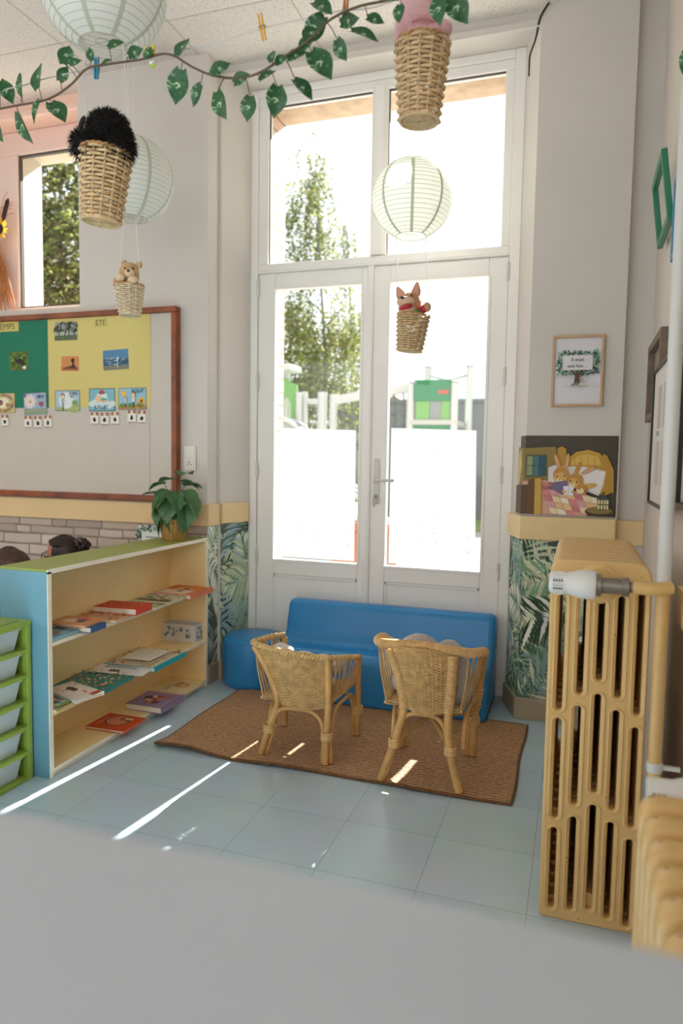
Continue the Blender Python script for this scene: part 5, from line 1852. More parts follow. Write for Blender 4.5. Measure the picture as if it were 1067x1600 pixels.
mb.lathe([(0, -0.116), (0.022, -0.116), (0.0255, -0.112), (0.0265, -0.1), (0.0265, -0.078), (0.031, -0.055), (0.035, -0.045), (0.035, -0.012), (0.033, -0.008), (0, -0.008)], 28, 'X')
for k in range(10):
    a = 2 * PI * k / 10
    mb.tube([(-0.107, 0.0265 * math.cos(a), 0.0265 * math.sin(a)), (-0.081, 0.0265 * math.cos(a), 0.0265 * math.sin(a))], 0.0022, 6)
mb.build('thermostat_head', M_valve, vv, angle=45)
mb = MB(); mb.layer = 0
mb.col = (*lin('#5f5f63'), 1)
for i in range(3):
    for j in range(4):
        a = -0.4 + i * 0.38
        y0 = -0.0272 * math.cos(a); z0 = 0.0272 * math.sin(a)
        x = -0.106 + j * 0.006
        ty, tz = math.sin(a), math.cos(a)
        mb.add([(x, y0 - ty * .003, z0 - tz * .003), (x + .004, y0 - ty * .003, z0 - tz * .003), (x + .004, y0 + ty * .003, z0 + tz * .003), (x, y0 + ty * .003, z0 + tz * .003)], [(0, 1, 2, 3)])
mb.build('scale_marks', M_print, vv, smooth=False)
MB().lathe([(0, -0.01), (0.027, -0.01), (0.027, 0.004), (0.019, 0.006), (0.019, 0.05), (0.0225, 0.052), (0.0225, 0.066), (0.013, 0.07), (0.013, 0.08), (0, 0.08)], 20, 'X').build('valve_body', pm('dull_nickel', '#8a8278', 0.42, 0.7), vv, angle=45)
mb = MB()
mb.tube(bez([(0.075, 0, 0), (0.12, 0.0, 0.0), (0.16, 0.015, 0.002)], 5), 0.016, 14)
mb.build('valve_tail', M_rad, vv, angle=45)
MB().tube([(0.0, 0.0, 0.0), (0.0, 0.06, -0.002)], 0.014, 14).build('valve_neck', M_rad, vv, angle=45)
# vertical heating pipe
pp = empty('heating_pipe', (0.205, 1.87, 0.0), label='vertical heating pipe beside the tall radiator, white above and yellow below', cat='pipe')
M_pw = pm('pipe_white', '#d3d2ce', 0.4)
MB().tube([(0, 0, 0.905), (0, 0, CEIL)], 0.0165, 18).build('upper_pipe', M_pw, pp)
MB().tube([(0, 0, 0), (0, 0, 0.905)], 0.0165, 18).build('lower_pipe', M_rad, pp)
mb = MB()
for z in (0.45, 2.45):
    mb.tube([(0, 0, z - .012), (0, 0, z + .012)], 0.019, 16); mb.box(0, 0.058, -.005, .005, z - .005, z + .005)
mb.build('pipe_clip', M_pw, pp)
# second, lower radiator
r2 = empty('radiator', (0.177, 0.86, 0.0), label='low cream yellow radiator under the pipe, nearest the camera and out of focus', cat='radiator')
def fin2():
    mb = MB()
    for x in (-0.05, -0.017, 0.017, 0.05):
        prof = [(0.0, 0.1), (0.0125, 0.1), (0.0135, 0.13), (0.0135, 0.6), (0.012, 0.63), (0, 0.645)]
        mb.lathe(prof, 12, 'Z', True, (x, 0, 0))
    soft_extrude(mb, fillet([(-0.066, 0.585, 0.02), (0.066, 0.585, 0.02), (0.062, 0.655, 0.03), (-0.062, 0.655, 0.03)], 5), -0.026, 0.026, 0.014, 4, 'Y')
    soft_extrude(mb, fillet([(-0.066, 0.08, 0.02), (0.066, 0.08, 0.02), (0.066, 0.14, 0.02), (-0.066, 0.14, 0.02)], 5), -0.026, 0.026, 0.014, 4, 'Y')
    return mb
o0 = fin2().build('section', M_rad, r2, (0, -0.36, 0), angle=50)
for k in range(1, 11):
    c = o0.copy(); COL.objects.link(c); c.parent = r2; c.location = (0, -0.36 + 0.0725 * k, 0)
mb = MB()
for k in (0, 10):
    for x in (-0.05, 0.05):
        mb.lathe([(0, 0.0), (0.014, 0.0), (0.012, 0.1), (0, 0.1)], 10, 'Z', True, (x, -0.36 + 0.0725 * k, 0))
mb.build('foot', M_rad, r2)
v2 = empty('valve', (-0.045, 0.43, 0.635), parent=r2)
MB().lathe([(0, 0.0), (0.026, 0.0), (0.027, 0.004), (0.027, 0.04), (0.034, 0.06), (0.034, 0.1), (0, 0.1)], 24, 'X').build('thermostat_head', M_valve, v2, angle=45)
mb = MB(); mb.col = (*lin('#8b8b90'), 1)
for i in range(3):
    for j in range(3):
        mb.box(0.006 + j * .008, 0.011 + j * .008, -0.0278, -0.0262, -.012 + i * .009, -.006 + i * .009)
mb.build('scale_marks', M_print, v2, smooth=False)

# cable on the reveal
tag(MB().tube(bez([(-0.205, 3.335, 3.185), (-0.24, 3.345, 3.135), (-0.262, 3.42, 3.09), (-0.29, 3.5, 3.07), (-0.293, 3.51, 3.02), (-0.292, 3.51, 2.98)], 5), 0.0045, 6).build('black_cable', pm('black_rubber', '#161412', 0.5)), 'short black cable running down the corner of the reveal above the door', 'cable')

# ------------------------------------------------------------------ potted plant on the bookshelf
pl = empty('potted_plant', (-1.9, 3.065, 0.782), label='small green plant with split leaves in a woven straw pot on the bookshelf top', cat='potted plant')
M_straw = pm('woven_straw', '#b8904c', 0.65, var=(50, 0.3))
mb = MB()
prof = [(0.0, 0.0), (0.05, 0.0), (0.058, 0.012), (0.063, 0.045), (0.064, 0.075), (0.06, 0.105), (0.056, 0.105), (0.056, 0.09), (0, 0.088)]
mb.lathe(prof, 32)
def pr_(z):
    P = prof[1:6]
    for i in range(len(P) - 1):
        if P[i][1] <= z <= P[i + 1][1]:
            t = (z - P[i][1]) / (P[i + 1][1] - P[i][1]); return P[i][0] + (P[i + 1][0] - P[i][0]) * t
    return P[-1][0]
for k in range(20):           # zigzag plaits
    pts = []
    for q in range(13):
        z = 0.006 + 0.095 * q / 12
        a = 2 * PI * (k + (0.5 if q % 2 else 0)) / 20
        r = pr_(z) + 0.0012
        pts.append((r * math.cos(a), r * math.sin(a), z))
    mb.tube(pts, 0.0032, 5, flat=0.6)
mb.tube([(0.0595 * math.cos(a), 0.0595 * math.sin(a), 0.106) for a in [2 * PI * k / 30 for k in range(30)]], 0.0035, 6, True)
mb.build('straw_pot', M_straw, pl)
M_leaf = pm('monstera_leaf', '#4e7a4a', 0.38, var=(30, 0.3), transl=0.18)
M_stem = pm('plant_stem', '#6b5a34', 0.5)
def split_leaf(L, W):
    """monstera leaf along +x with finger cuts, slightly folded"""
    top = []
    n = 9
    for i in range(n + 1):
        t = i / n
        w = W / 2 * math.sin(PI * min(1, 0.16 + 0.84 * t) ** 0.85) if t < 1 else 0
        top.append((t * L, w))
    P = []
    for i in range(n):
        x0, w0 = top[i]; x1, w1 = top[i + 1]
        P += [(x0 + (x1 - x0) * 0.08, w0), (x0 + (x1 - x0) * 0.58 + w0 * .12, w1 * 1.0)]
        if 1 < i < n - 1:
            P.append((x0 + (x1 - x0) * 0.74, w1 * 0.3)); P.append((x0 + (x1 - x0) * 0.9, w1 * 0.28))
    P.append((L * 1.03, 0))
    v, f = [], []
    for sd in (1, -1):
        k = len(v)
        rows = [(0, 0)] + P
        for x, y in rows:
            bend = -0.35 * (x / L) ** 2 * L
            v.append((x, sd * y, bend + abs(y) * 0.35)); v.append((min(x, L), 0, -0.35 * (min(x, L) / L) ** 2 * L))
        for i in range(len(rows) - 1):
            a = k + 2 * i
            q = (a, a + 2, a + 3, a + 1)
            f.append(q if sd > 0 else tuple(reversed(q)))
    return v, f
LV = [(0.03, 0.32, 90, 0.11, 20), (-0.1, 0.225, 195, 0.085, 15), (0.0, 0.21, 280, 0.13, -50), (-0.055, 0.165, 250, 0.115, -55), (-0.06, 0.11, 215, 0.1, -60), (0.02, 0.135, 300, 0.11, -60), (0.075, 0.12, 330, 0.085, -60),
      (0.12, 0.22, 355, 0.12, -45), (0.1, 0.18, 320, 0.12, -55), (-0.02, 0.3, 175, 0.1, 5), (0.06, 0.27, 60, 0.1, 10), (-0.03, 0.14, 120, 0.1, -20), (0.05, 0.17, 30, 0.1, -20), (-0.08, 0.17, 160, 0.1, -30), (-0.02, 0.25, 250, 0.115, -35), (0.05, 0.24, 300, 0.11, -40), (-0.07, 0.21, 225, 0.1, -45), (0.03, 0.29, 20, 0.1, -5), (-0.01, 0.12, 265, 0.09, -65), (0.09, 0.25, 340, 0.12, -35), (-0.05, 0.28, 190, 0.09, -5)]
for i, (r, z, az, L, pitch) in enumerate(LV):
    a = math.radians(az)
    side = Vector((r * 0.75, -0.03 if 180 < az < 360 else 0.02, z))
    base = Vector((0, 0, 0.095))
    stem = bez([base, base.lerp(side, .5) + Vector((0, 0, .03)), side], 6)
    mb = MB(); mb.tube(stem, [0.0028 - 0.001 * k / len(stem) for k in range(len(stem))], 6)
    mb.build('stem', M_stem, pl)
    v, f = split_leaf(L, L * 0.92)
    M = Matrix.Translation(side) @ Matrix.Rotation(a, 4, 'Z') @ Matrix.Rotation(-math.radians(pitch), 4, 'Y')
    MB().add([M @ Vector(q) for q in v], f).build('leaf', M_leaf, pl, angle=80)

# ------------------------------------------------------------------ paper lanterns
def paper_mat():
    m = bpy.data.materials.new('lantern_paper')
    m.use_nodes = True
    nt = m.node_tree
    nt.nodes.clear()
    out = nt.nodes.new('ShaderNodeOutputMaterial')
    d = nt.nodes.new('ShaderNodeBsdfDiffuse'); d.inputs['Color'].default_value = (*lin('#f4f5f1'), 1)
    t = nt.nodes.new('ShaderNodeBsdfTranslucent'); t.inputs['Color'].default_value = (*lin('#f5f5f0'), 1)
    mx = nt.nodes.new('ShaderNodeMixShader'); mx.inputs['Fac'].default_value = 0.42
    nt.links.new(d.outputs[0], mx.inputs[1]); nt.links.new(t.outputs[0], mx.inputs[2]); nt.links.new(mx.outputs[0], out.inputs['Surface'])
    return m
M_lan = paper_mat()
M_seam = pm('lantern_seam', '#cdd3c2', 0.8, transl=0.35)
M_wire = pm('lantern_wire', '#b3b8a8', 0.5)
M_cord = pm('white_cord', '#e2ddd6', 0.7)
def lantern(loc, label, up, R=0.175):
    L = empty('paper_lantern', loc, label=label, cat='paper lantern', group='paper lanterns hung as balloons')
    n = 22
    a0, a1 = math.radians(20), math.radians(158)
    prof = []
    for k in range(n + 1):
        a = a0 + (a1 - a0) * k / n
        prof.append((R * math.sin(a), R * math.cos(a) * 0.97))
        if k < n:
            b = a + (a1 - a0) * 0.5 / n
            prof.append((R * 0.987 * math.sin(b), R * 0.987 * math.cos(b) * 0.97))
    MB().lathe(prof, 48, cap=False).build('paper_shade', M_lan, L, angle=180)
    mb = MB()
    for k in range(n + 1):
        a = a0 + (a1 - a0) * k / n
        r, z = R * math.sin(a), R * math.cos(a) * 0.97
        mb.tube([(r * math.cos(q), r * math.sin(q), z) for q in [2 * PI * w / 40 for w in range(40)]], 0.0009, 4, True)
    mb.build('wire_ribs', M_wire, L)
    mb = MB()
    for s in range(8):
        q = 2 * PI * s / 8 + 0.25
        left, right = [], []
        for k in range(0, 2 * n + 1):
            a = a0 + (a1 - a0) * k / (2 * n)
            rr = (R if k % 2 == 0 else R * 0.987) + 0.0007
            for lst, dq in ((left, -0.0065), (right, 0.0065)):
                w = dq / max(R * math.sin(a), .03)
                lst.append((rr * math.sin(a) * math.cos(q + w), rr * math.sin(a) * math.sin(q + w), rr * math.cos(a) * 0.97))
        mb.loft([[a, b] for a, b in zip(left, right)], closed=False, cap=False)
    mb.build('seam', M_seam, L)
    rb, zb = R * math.sin(a1), R * math.cos(a1) * 0.97
    mb = MB()
    mb.tube([(rb * math.cos(q), rb * math.sin(q), zb) for q in [2 * PI * w / 36 for w in range(36)]], 0.0016, 6, True)
    mb.tube([(-rb, 0, zb), (-.02, 0, zb + .01), (.02, 0, zb + .01), (rb, 0, zb)], 0.0012, 5)
    mb.tube([(.02 * math.cos(q), .02 * math.sin(q), zb + .01) for q in [2 * PI * w / 20 for w in range(20)]], 0.0012, 5, True)
    mb.build('wire_frame', M_wire, L)
    mb = MB()
    for dx in up:
        mb.tube([(dx * 0.6, 0, R * 0.9), (dx, 0, CEIL - loc[2])], 0.0009, 5)
    mb.build('hanging_cord', M_cord, L)
    return L
lantern((-1.321, 1.762, 2.508), 'largest looking paper lantern, cut by the top of the picture at the left', (0.0,))
lantern((-1.807, 2.588, 2.338), 'pale paper lantern half hidden behind the basket with the black furry toy', (-0.018, 0.018))
lantern((-0.741, 3.115, 2.335), 'white paper lantern hanging in front of the transom window', (0.012,))

# ------------------------------------------------------------------ wicker baskets with soft toys
M_bk = pm('basket_wicker', '#dcbd8e', 0.55, var=(60, 0.3))
M_bk2 = pm('basket_wicker_pale', '#e8d6b6', 0.55, var=(60, 0.25))
M_bkr = pm('basket_rim', '#c99a62', 0.55, var=(60, 0.3))
def basket(loc, rot, label, h, rt, rb, mat, cords, nu=13, nv=18):
    B = empty('wicker_basket', loc, rot, label=label, cat='basket', group='small wicker baskets hung under the lanterns')
    def S(u, v):
        a = 2 * PI * u
        r = rb + (rt - rb) * v
        return Vector((r * math.cos(a), r * math.sin(a), h * v))
    mb = MB()
    weave(mb, S, nu, nv, h / nv * 0.45, 0.003, True, amp=0.0034)
    mb.build('woven_body', mat, B)
    mb = MB()
    mb.tube([(rb * .9 * (1 - .9 * k / 90) * math.cos(k * .42), rb * .9 * (1 - .9 * k / 90) * math.sin(k * .42), 0.003) for k in range(91)], 0.0032, 5)
    mb.tube([((rb + .001) * math.cos(q), (rb + .001) * math.sin(q), 0.002) for q in [2 * PI * w / 30 for w in range(30)]], 0.004, 6, True)
    mb.build('woven_base', mat, B)
    mb = MB()
    for ph in (0, PI):
        mb.tube([((rt + .003 * math.cos(12 * q + ph)) * math.cos(q), (rt + .003 * math.cos(12 * q + ph)) * math.sin(q), h + .003 * math.sin(12 * q + ph)) for q in [2 * PI * w / 96 for w in range(96)]], 0.0032, 5, True)
    mb.build('plaited_rim', M_bkr, B)
    inv = (Matrix.Translation(loc) @ Euler(rot).to_matrix().to_4x4()).inverted()
    mb = MB()
    for (a, top) in cords:
        mb.tube([(rt * math.cos(a), rt * math.sin(a), h - .004), inv @ Vector(top)], 0.0016, 5)
    mb.build('cord', M_cord, B)
    return B
def rimw(loc, R=0.175):
    a1 = math.radians(158)
    return R * math.sin(a1), R * math.cos(a1) * 0.97
rb_, zb_ = rimw(None)
# black toy
def hair(mb, pts, L, seed, w=0.0012):
    R = random.Random(seed)
    for p, n in pts:
        t = (n + Vector((R.uniform(-.6, .6), R.uniform(-.6, .6), R.uniform(-.7, .4)))).normalized()
        s = t.cross(Vector((R.uniform(-1, 1), R.uniform(-1, 1), R.uniform(-1, 1)))).normalized() * w
        l = L * R.uniform(.6, 1.25)
        m = p + t * l * .55
        e = p + t * l + Vector((0, 0, -l * .25))
        mb.add([p - s, p + s, m + s * .6, m - s * .6, e], [(0, 1, 2, 3), (3, 2, 4)])
def on_balls(balls, n, seed):
    R = random.Random(seed)
    out = []
    tot = sum(r[0] * r[1] + r[1] * r[2] + r[0] * r[2] for _, r in balls)
    for i, (c, r) in enumerate(balls):
        k = int(n * (r[0] * r[1] + r[1] * r[2] + r[0] * r[2]) / tot)
        while k > 0:
            d = Vector((R.gauss(0, 1), R.gauss(0, 1), R.gauss(0, 1))).normalized()
            p = Vector(c) + Vector((d.x * r[0], d.y * r[1], d.z * r[2]))
            if any(sum(((p[q] - c2[q]) / r2[q]) ** 2 for q in range(3)) < .96 for j, (c2, r2) in enumerate(balls) if j != i):
                if R.random() < .7: k -= 1
                continue
            out.append((p, Vector((d.x / r[0], d.y / r[1], d.z / r[2])).normalized()))
            k -= 1
    return out
LB = Vector((-1.207, 1.595, 1.803))
ROTB = (-0.02, 0.1, 0)
basket(LB, ROTB, 'wicker basket holding the black furry toy', 0.175, 0.062, 0.046, M_bk, [(PI, (-1.321 - rb_, 1.762, 2.508 + zb_)), (0.3, (-1.321 + rb_, 1.762, 2.508 + zb_))])
M_fur = pm('black_fur', '#15100e', 0.8, var=(60, 0.4))
tb_ = empty('furry_toy', (LB.x + 0.018, LB.y, LB.z + 0.17), label='black furry soft toy sitting in a hanging basket at the left', cat='soft toy')
balls = [((0.008, 0.0, 0.05), (0.05, 0.05, 0.052)), ((-0.004, 0.0, 0.0), (0.052, 0.052, 0.045)), ((-0.066, -0.01, 0.03), (0.026, 0.024, 0.034)), ((0.026, 0.0, 0.02), (0.044, 0.046, 0.046))]
mb = MB()
for c, r in balls:
    mb.ball(c, r)
remesh(mb.build('body', M_fur, tb_), 0.005, 4)
mb = MB(); hair(mb, on_balls(balls, 9000, 3), 0.017, 5)
tag(mb.build('fur', M_fur, tb_, smooth=False), kind='stuff')
MB().ball((-0.058, -0.02, 0.078), (0.008, 0.005, 0.018), 10, 8, Matrix.Rotation(0.5, 3, 'Y')).build('ear', M_fur, tb_)
# pink toy
LP = Vector((-0.399, 1.735, 2.012))
basket(LP, (0.02, 0.03, 0), 'wicker basket holding the pink soft toy at the top of the picture', 0.175, 0.062, 0.045, M_bk, [(0.1, (-0.335, 1.735, CEIL)), (PI - .1, (-0.463, 1.735, CEIL))])
tp = empty('pink_toy', (LP.x, LP.y, LP.z + 0.172), label='pale pink soft toy sitting in the basket at the top of the picture', cat='soft toy')
M_pink = pm('pink_plush', '#e0adb0', 0.95, var=(50, 0.1), bump=(300, 0.5), sheen=0.6)
mb = MB()
for c, r in [((-0.005, 0.0, 0.0), (0.052, 0.05, 0.05)), ((-0.012, 0.0, 0.058), (0.054, 0.05, 0.04)), ((-0.012, 0.0, 0.105), (0.04, 0.038, 0.05)), ((-0.035, 0.0, 0.145), (0.018, 0.014, 0.022)), ((0.018, 0.0, 0.148), (0.018, 0.014, 0.022)), ((0.05, -0.012, 0.025), (0.028, 0.024, 0.022)), ((0.03, -0.01, 0.018), (0.03, 0.024, 0.02)), ((-0.04, -0.03, 0.02), (0.022, 0.02, 0.02))]:
    mb.ball(c, r)
remesh(mb.build('body', M_pink, tp), 0.004, 4)
mb = MB()
mb.tube(bez([(-0.012, -0.0475, 0.033), (0.008, -0.049, 0.036), (0.028, -0.042, 0.034), (0.042, -0.025, 0.033)], 5), 0.0022, 6)
mb.build('seam', pm('pink_seam', '#c08088', 0.9), tp)
# bear
LT = Vector((-1.868, 2.66, 1.803))
basket(LT, (0.0, -0.02, 0.0), 'pale wicker basket holding the teddy bear in front of the board', 0.125, 0.061, 0.042, M_bk2, [(PI * .97, (-1.807 - rb_ * .6, 2.588, 2.338 + zb_)), (-0.1, (-1.807 + rb_ * .3, 2.588, 2.338 + zb_))], 13, 15)
bear = empty('teddy_bear', (LT.x, LT.y, LT.z + 0.12), label='beige teddy bear resting its paws on the rim of a hanging basket', cat='soft toy')
M_bear = pm('teddy_plush', '#c9a274', 0.95, var=(50, 0.12), bump=(300, 0.5), sheen=0.4)
M_bearL = pm('teddy_muzzle', '#dcc09c', 0.95, bump=(300, 0.5), sheen=0.4)
mb = MB()
Hc = Vector((0.008, -0.012, 0.058))
for c, r in [(Hc, (0.046, 0.043, 0.043)), ((-0.012, 0.0, 0.0), (0.046, 0.04, 0.035)), ((-0.032, -0.028, 0.018), (0.03, 0.026, 0.022)), ((0.0, 0.0, 0.03), (0.04, 0.035, 0.03)), ((0.03, -0.035, 0.01), (0.02, 0.02, 0.018))]:
    mb.ball(c, r)
remesh(mb.build('body', M_bear, bear), 0.0035, 4)
for sx, c in ((-1, (-0.022, -0.005, 0.098)), (1, (0.052, -0.006, 0.088))):
    mb = MB(); mb.ball(c, (0.016, 0.009, 0.016)); mb.ball((c[0], c[1] - .005, c[2]), (0.01, 0.006, 0.01))
    mb.build('ear', M_bear, bear)
MB().ball((0.034, -0.05, 0.044), (0.021, 0.02, 0.017)).build('muzzle', M_bearL, bear)
for c in ((-0.004, -0.062, 0.026), (0.052, -0.054, 0.016)):
    MB().ball(c, (0.021, 0.016, 0.015)).build('paw', M_bearL, bear)
M_blk = pm('black_button', '#1c1512', 0.25)
MB().ball((0.041, -0.069, 0.049), (0.0065, 0.005, 0.0055)).build('nose', M_blk, bear)
for c in ((0.014, -0.052, 0.065), (0.046, -0.041, 0.066)):
    MB().ball(c, 0.0042).build('eye', M_blk, bear)
# puppet dog
LD = Vector((-0.706, 2.985, 1.66))
basket(LD, (0.0, 0.1, 0.0), 'wicker basket holding the open mouthed puppet in front of the right door', 0.15, 0.066, 0.05, M_bk, [(PI * .95, (-0.741 - rb_, 3.115, 2.335 + zb_)), (0.15, (-0.741 + rb_, 3.115, 2.335 + zb_))], 13, 16)
dog = empty('hand_puppet', (LD.x + 0.006, LD.y, LD.z + 0.152), label='brown hand puppet with pointed ears and open red mouth in a hanging basket', cat='soft toy')
M_dog = pm('puppet_plush', '#c08f6a', 0.95, var=(40, 0.1), bump=(300, 0.4), sheen=0.4)
M_dogL = pm('puppet_muzzle', '#d9b698', 0.95, bump=(300, 0.4), sheen=0.4)
mb = MB()
for c, r in [((-0.008, 0, 0.045), (0.05, 0.045, 0.05)), ((-0.01, 0, -0.005), (0.045, 0.04, 0.04))]:
    mb.ball(c, r)
remesh(mb.build('head', M_dog, dog), 0.004, 4)
mb = MB()
for c, r in [((-0.016, -0.042, 0.046), (0.04, 0.03, 0.022)), ((-0.012, -0.036, 0.008), (0.036, 0.026, 0.016)), ((-0.014, -0.015, 0.025), (0.042, 0.03, 0.03))]:
    mb.ball(c, r)
remesh(mb.build('muzzle', M_dogL, dog), 0.004, 3)
MB().ball((-0.012, -0.056, 0.022), (0.029, 0.018, 0.0115), 14, 9, Matrix.Rotation(-0.25, 3, 'Y')).build('mouth', pm('red_felt', '#b8343c', 0.8), dog)
MB().ball((-0.024, -0.072, 0.058), (0.009, 0.007, 0.006)).build('nose', M_blk, dog)
for c in ((-0.044, -0.04, 0.063), (0.008, -0.042, 0.072)):
    MB().ball(c, 0.0045).build('eye', M_blk, dog)
for (x, z, r) in ((-0.042, 0.07, 0.42), (0.016, 0.08, -0.12)):
    M = Matrix.Translation((x, 0.0, z)) @ Matrix.Rotation(-r, 4, 'Y')
    prof = [(-0.019, 0), (-0.019, 0.018), (-0.008, 0.048), (0.0, 0.056), (0.008, 0.05), (0.02, 0.02), (0.019, 0)]
    mb = MB(); soft_extrude(mb, prof, -0.006, 0.006, 0.003, 2, 'Y'); mb.v = [tuple(M @ Vector(v)) for v in mb.v]
    e = mb.build('ear', M_dog, dog)
    mb = MB(); mb.poly([(q[0] * .6, q[1] * .8 + .005) for q in prof]); mb.v = [tuple(M @ Vector((v[0], -0.0066, v[1]))) for v in mb.v]; mb.c = [None] * len(mb.f)
    mb.build('ear_lining', pm('pink_lining', '#d99a86', 0.9), e)
mb = MB(); mb.capsule((0.035, -0.01, 0.008), 0.014, (0.058, -0.014, 0.02), 0.017)
mb.build('red_sleeve', pm('red_felt', '#b8343c', 0.8), dog)
MB().ball((0.07, -0.016, 0.026), (0.017, 0.017, 0.02)).build('paw', M_dog, dog)
mb = MB(); mb.tube(bez([(0.015, -0.045, 0.0), (0.03, -0.035, 0.006), (0.04, -0.02, 0.008)], 4), 0.007, 8)
mb.build('collar', pm('green_felt', '#4f8a52', 0.8), dog)

# ------------------------------------------------------------------ leaf garland, line and pegs
def ivy_mat():
    m = pm('variegated_leaf', '#2f6a3c', 0.4, var=(26, 0.0), transl=0.15)
    nt = m.node_tree
    for n in nt.nodes:
        if n.type == 'TEX_NOISE':
            n.inputs['Scale'].default_value = 3.6; n.inputs['Distortion'].default_value = 1.5
        if n.type == 'VALTORGB':
            n.color_ramp.elements[0].position = 0.5
            n.color_ramp.elements[0].color = (*lin('#24562f'), 1)
            n.color_ramp.elements[1].position = 0.66
            n.color_ramp.elements[1].color = (*lin('#b9cdb0'), 1)
            e = n.color_ramp.elements.new(0.58); e.color = (*lin('#3d7444'), 1)
    return m
M_ivy = ivy_mat()
M_vine = pm('vine_stem', '#5a4a34', 0.6)
def heart_leaf():
    """unit leaf along +x, cupped, with a drip tip"""
    n = 12
    v, f = [], []
    for i in range(n + 1):
        t = i / n
        w = 0.40 * (math.sin(PI * min(1, t * 0.86 + 0.14)) ** 0.8) * (1 if t > 0.06 else 0.75)
        x = t if t > 0 else -0.06
        if i == n: w = 0
        z = -0.22 * t * t
        for s in (-1, -0.5, 0, 0.5, 1):
            xx = x - (0.09 * (1 - min(1, t / .12)) if abs(s) == 1 else 0)
            if i == n: xx = 1.06
            v.append((xx, s * w, z + 0.16 * abs(s) * w * 2 * .8))
    for i in range(n):
        for j in range(4):
            a = i * 5 + j
            f.append((a, a + 1, a + 6, a + 5))
    mb = MB().add(v, f)
    return mb
_hl = heart_leaf().build('leaf', M_ivy, angle=180)
leaf_me = _hl.data
bpy.data.objects.remove(_hl)
def put_leaf(parent, base, tip, roll, origin):
    base, tip = Vector(base), Vector(tip)
    d = tip - base
    L = d.length
    x = d.normalized()
    n = Vector((0, -1, 0.15))
    y = n.cross(x)
    if y.length < 1e-4: y = x.orthogonal()
    y.normalize(); z = x.cross(y)
    M = Matrix((x, y, z)).transposed().to_4x4()
    o = bpy.data.objects.new('leaf', leaf_me)
    COL.objects.link(o); o.parent = parent
    o.matrix_basis = Matrix.Translation(base - Vector(origin)) @ M @ Matrix.Rotation(roll, 4, 'X') @ Matrix.Scale(L, 4)
    return o
GO = Vector((-0.9, 1.6, 2.15))
gar = empty('leaf_garland', GO, label='artificial garland of variegated heart leaves strung across under the ceiling', cat='garland')
GP = [(-1.95, 1.55, 2.10), (-1.72, 1.58, 2.12), (-1.556, 1.6, 2.135), (-1.48, 1.6, 2.136), (-1.374, 1.6, 2.138), (-1.302, 1.6, 2.163), (-1.251, 1.6, 2.196), (-1.192, 1.6, 2.198), (-1.087, 1.6, 2.194), (-1.009, 1.6, 2.195), (-0.941, 1.6, 2.154), (-0.888, 1.6, 2.127),
      (-0.827, 1.6, 2.11), (-0.776, 1.6, 2.109), (-0.734, 1.6, 2.121), (-0.685, 1.6, 2.143), (-0.637, 1.6, 2.163), (-0.606, 1.6, 2.186), (-0.575, 1.6, 2.205), (-0.514, 1.6, 2.219), (-0.44, 1.6, 2.22), (-0.367, 1.6, 2.226), (-0.283, 1.6, 2.24), (-0.1, 1.65, 2.36), (0.06, 1.75, 2.46), (0.195, 1.83, 2.5)]
mb = MB(); mb.tube([p - GO for p in bez(GP, 5)], 0.0028, 6)
mb.build('vine', M_vine, gar)
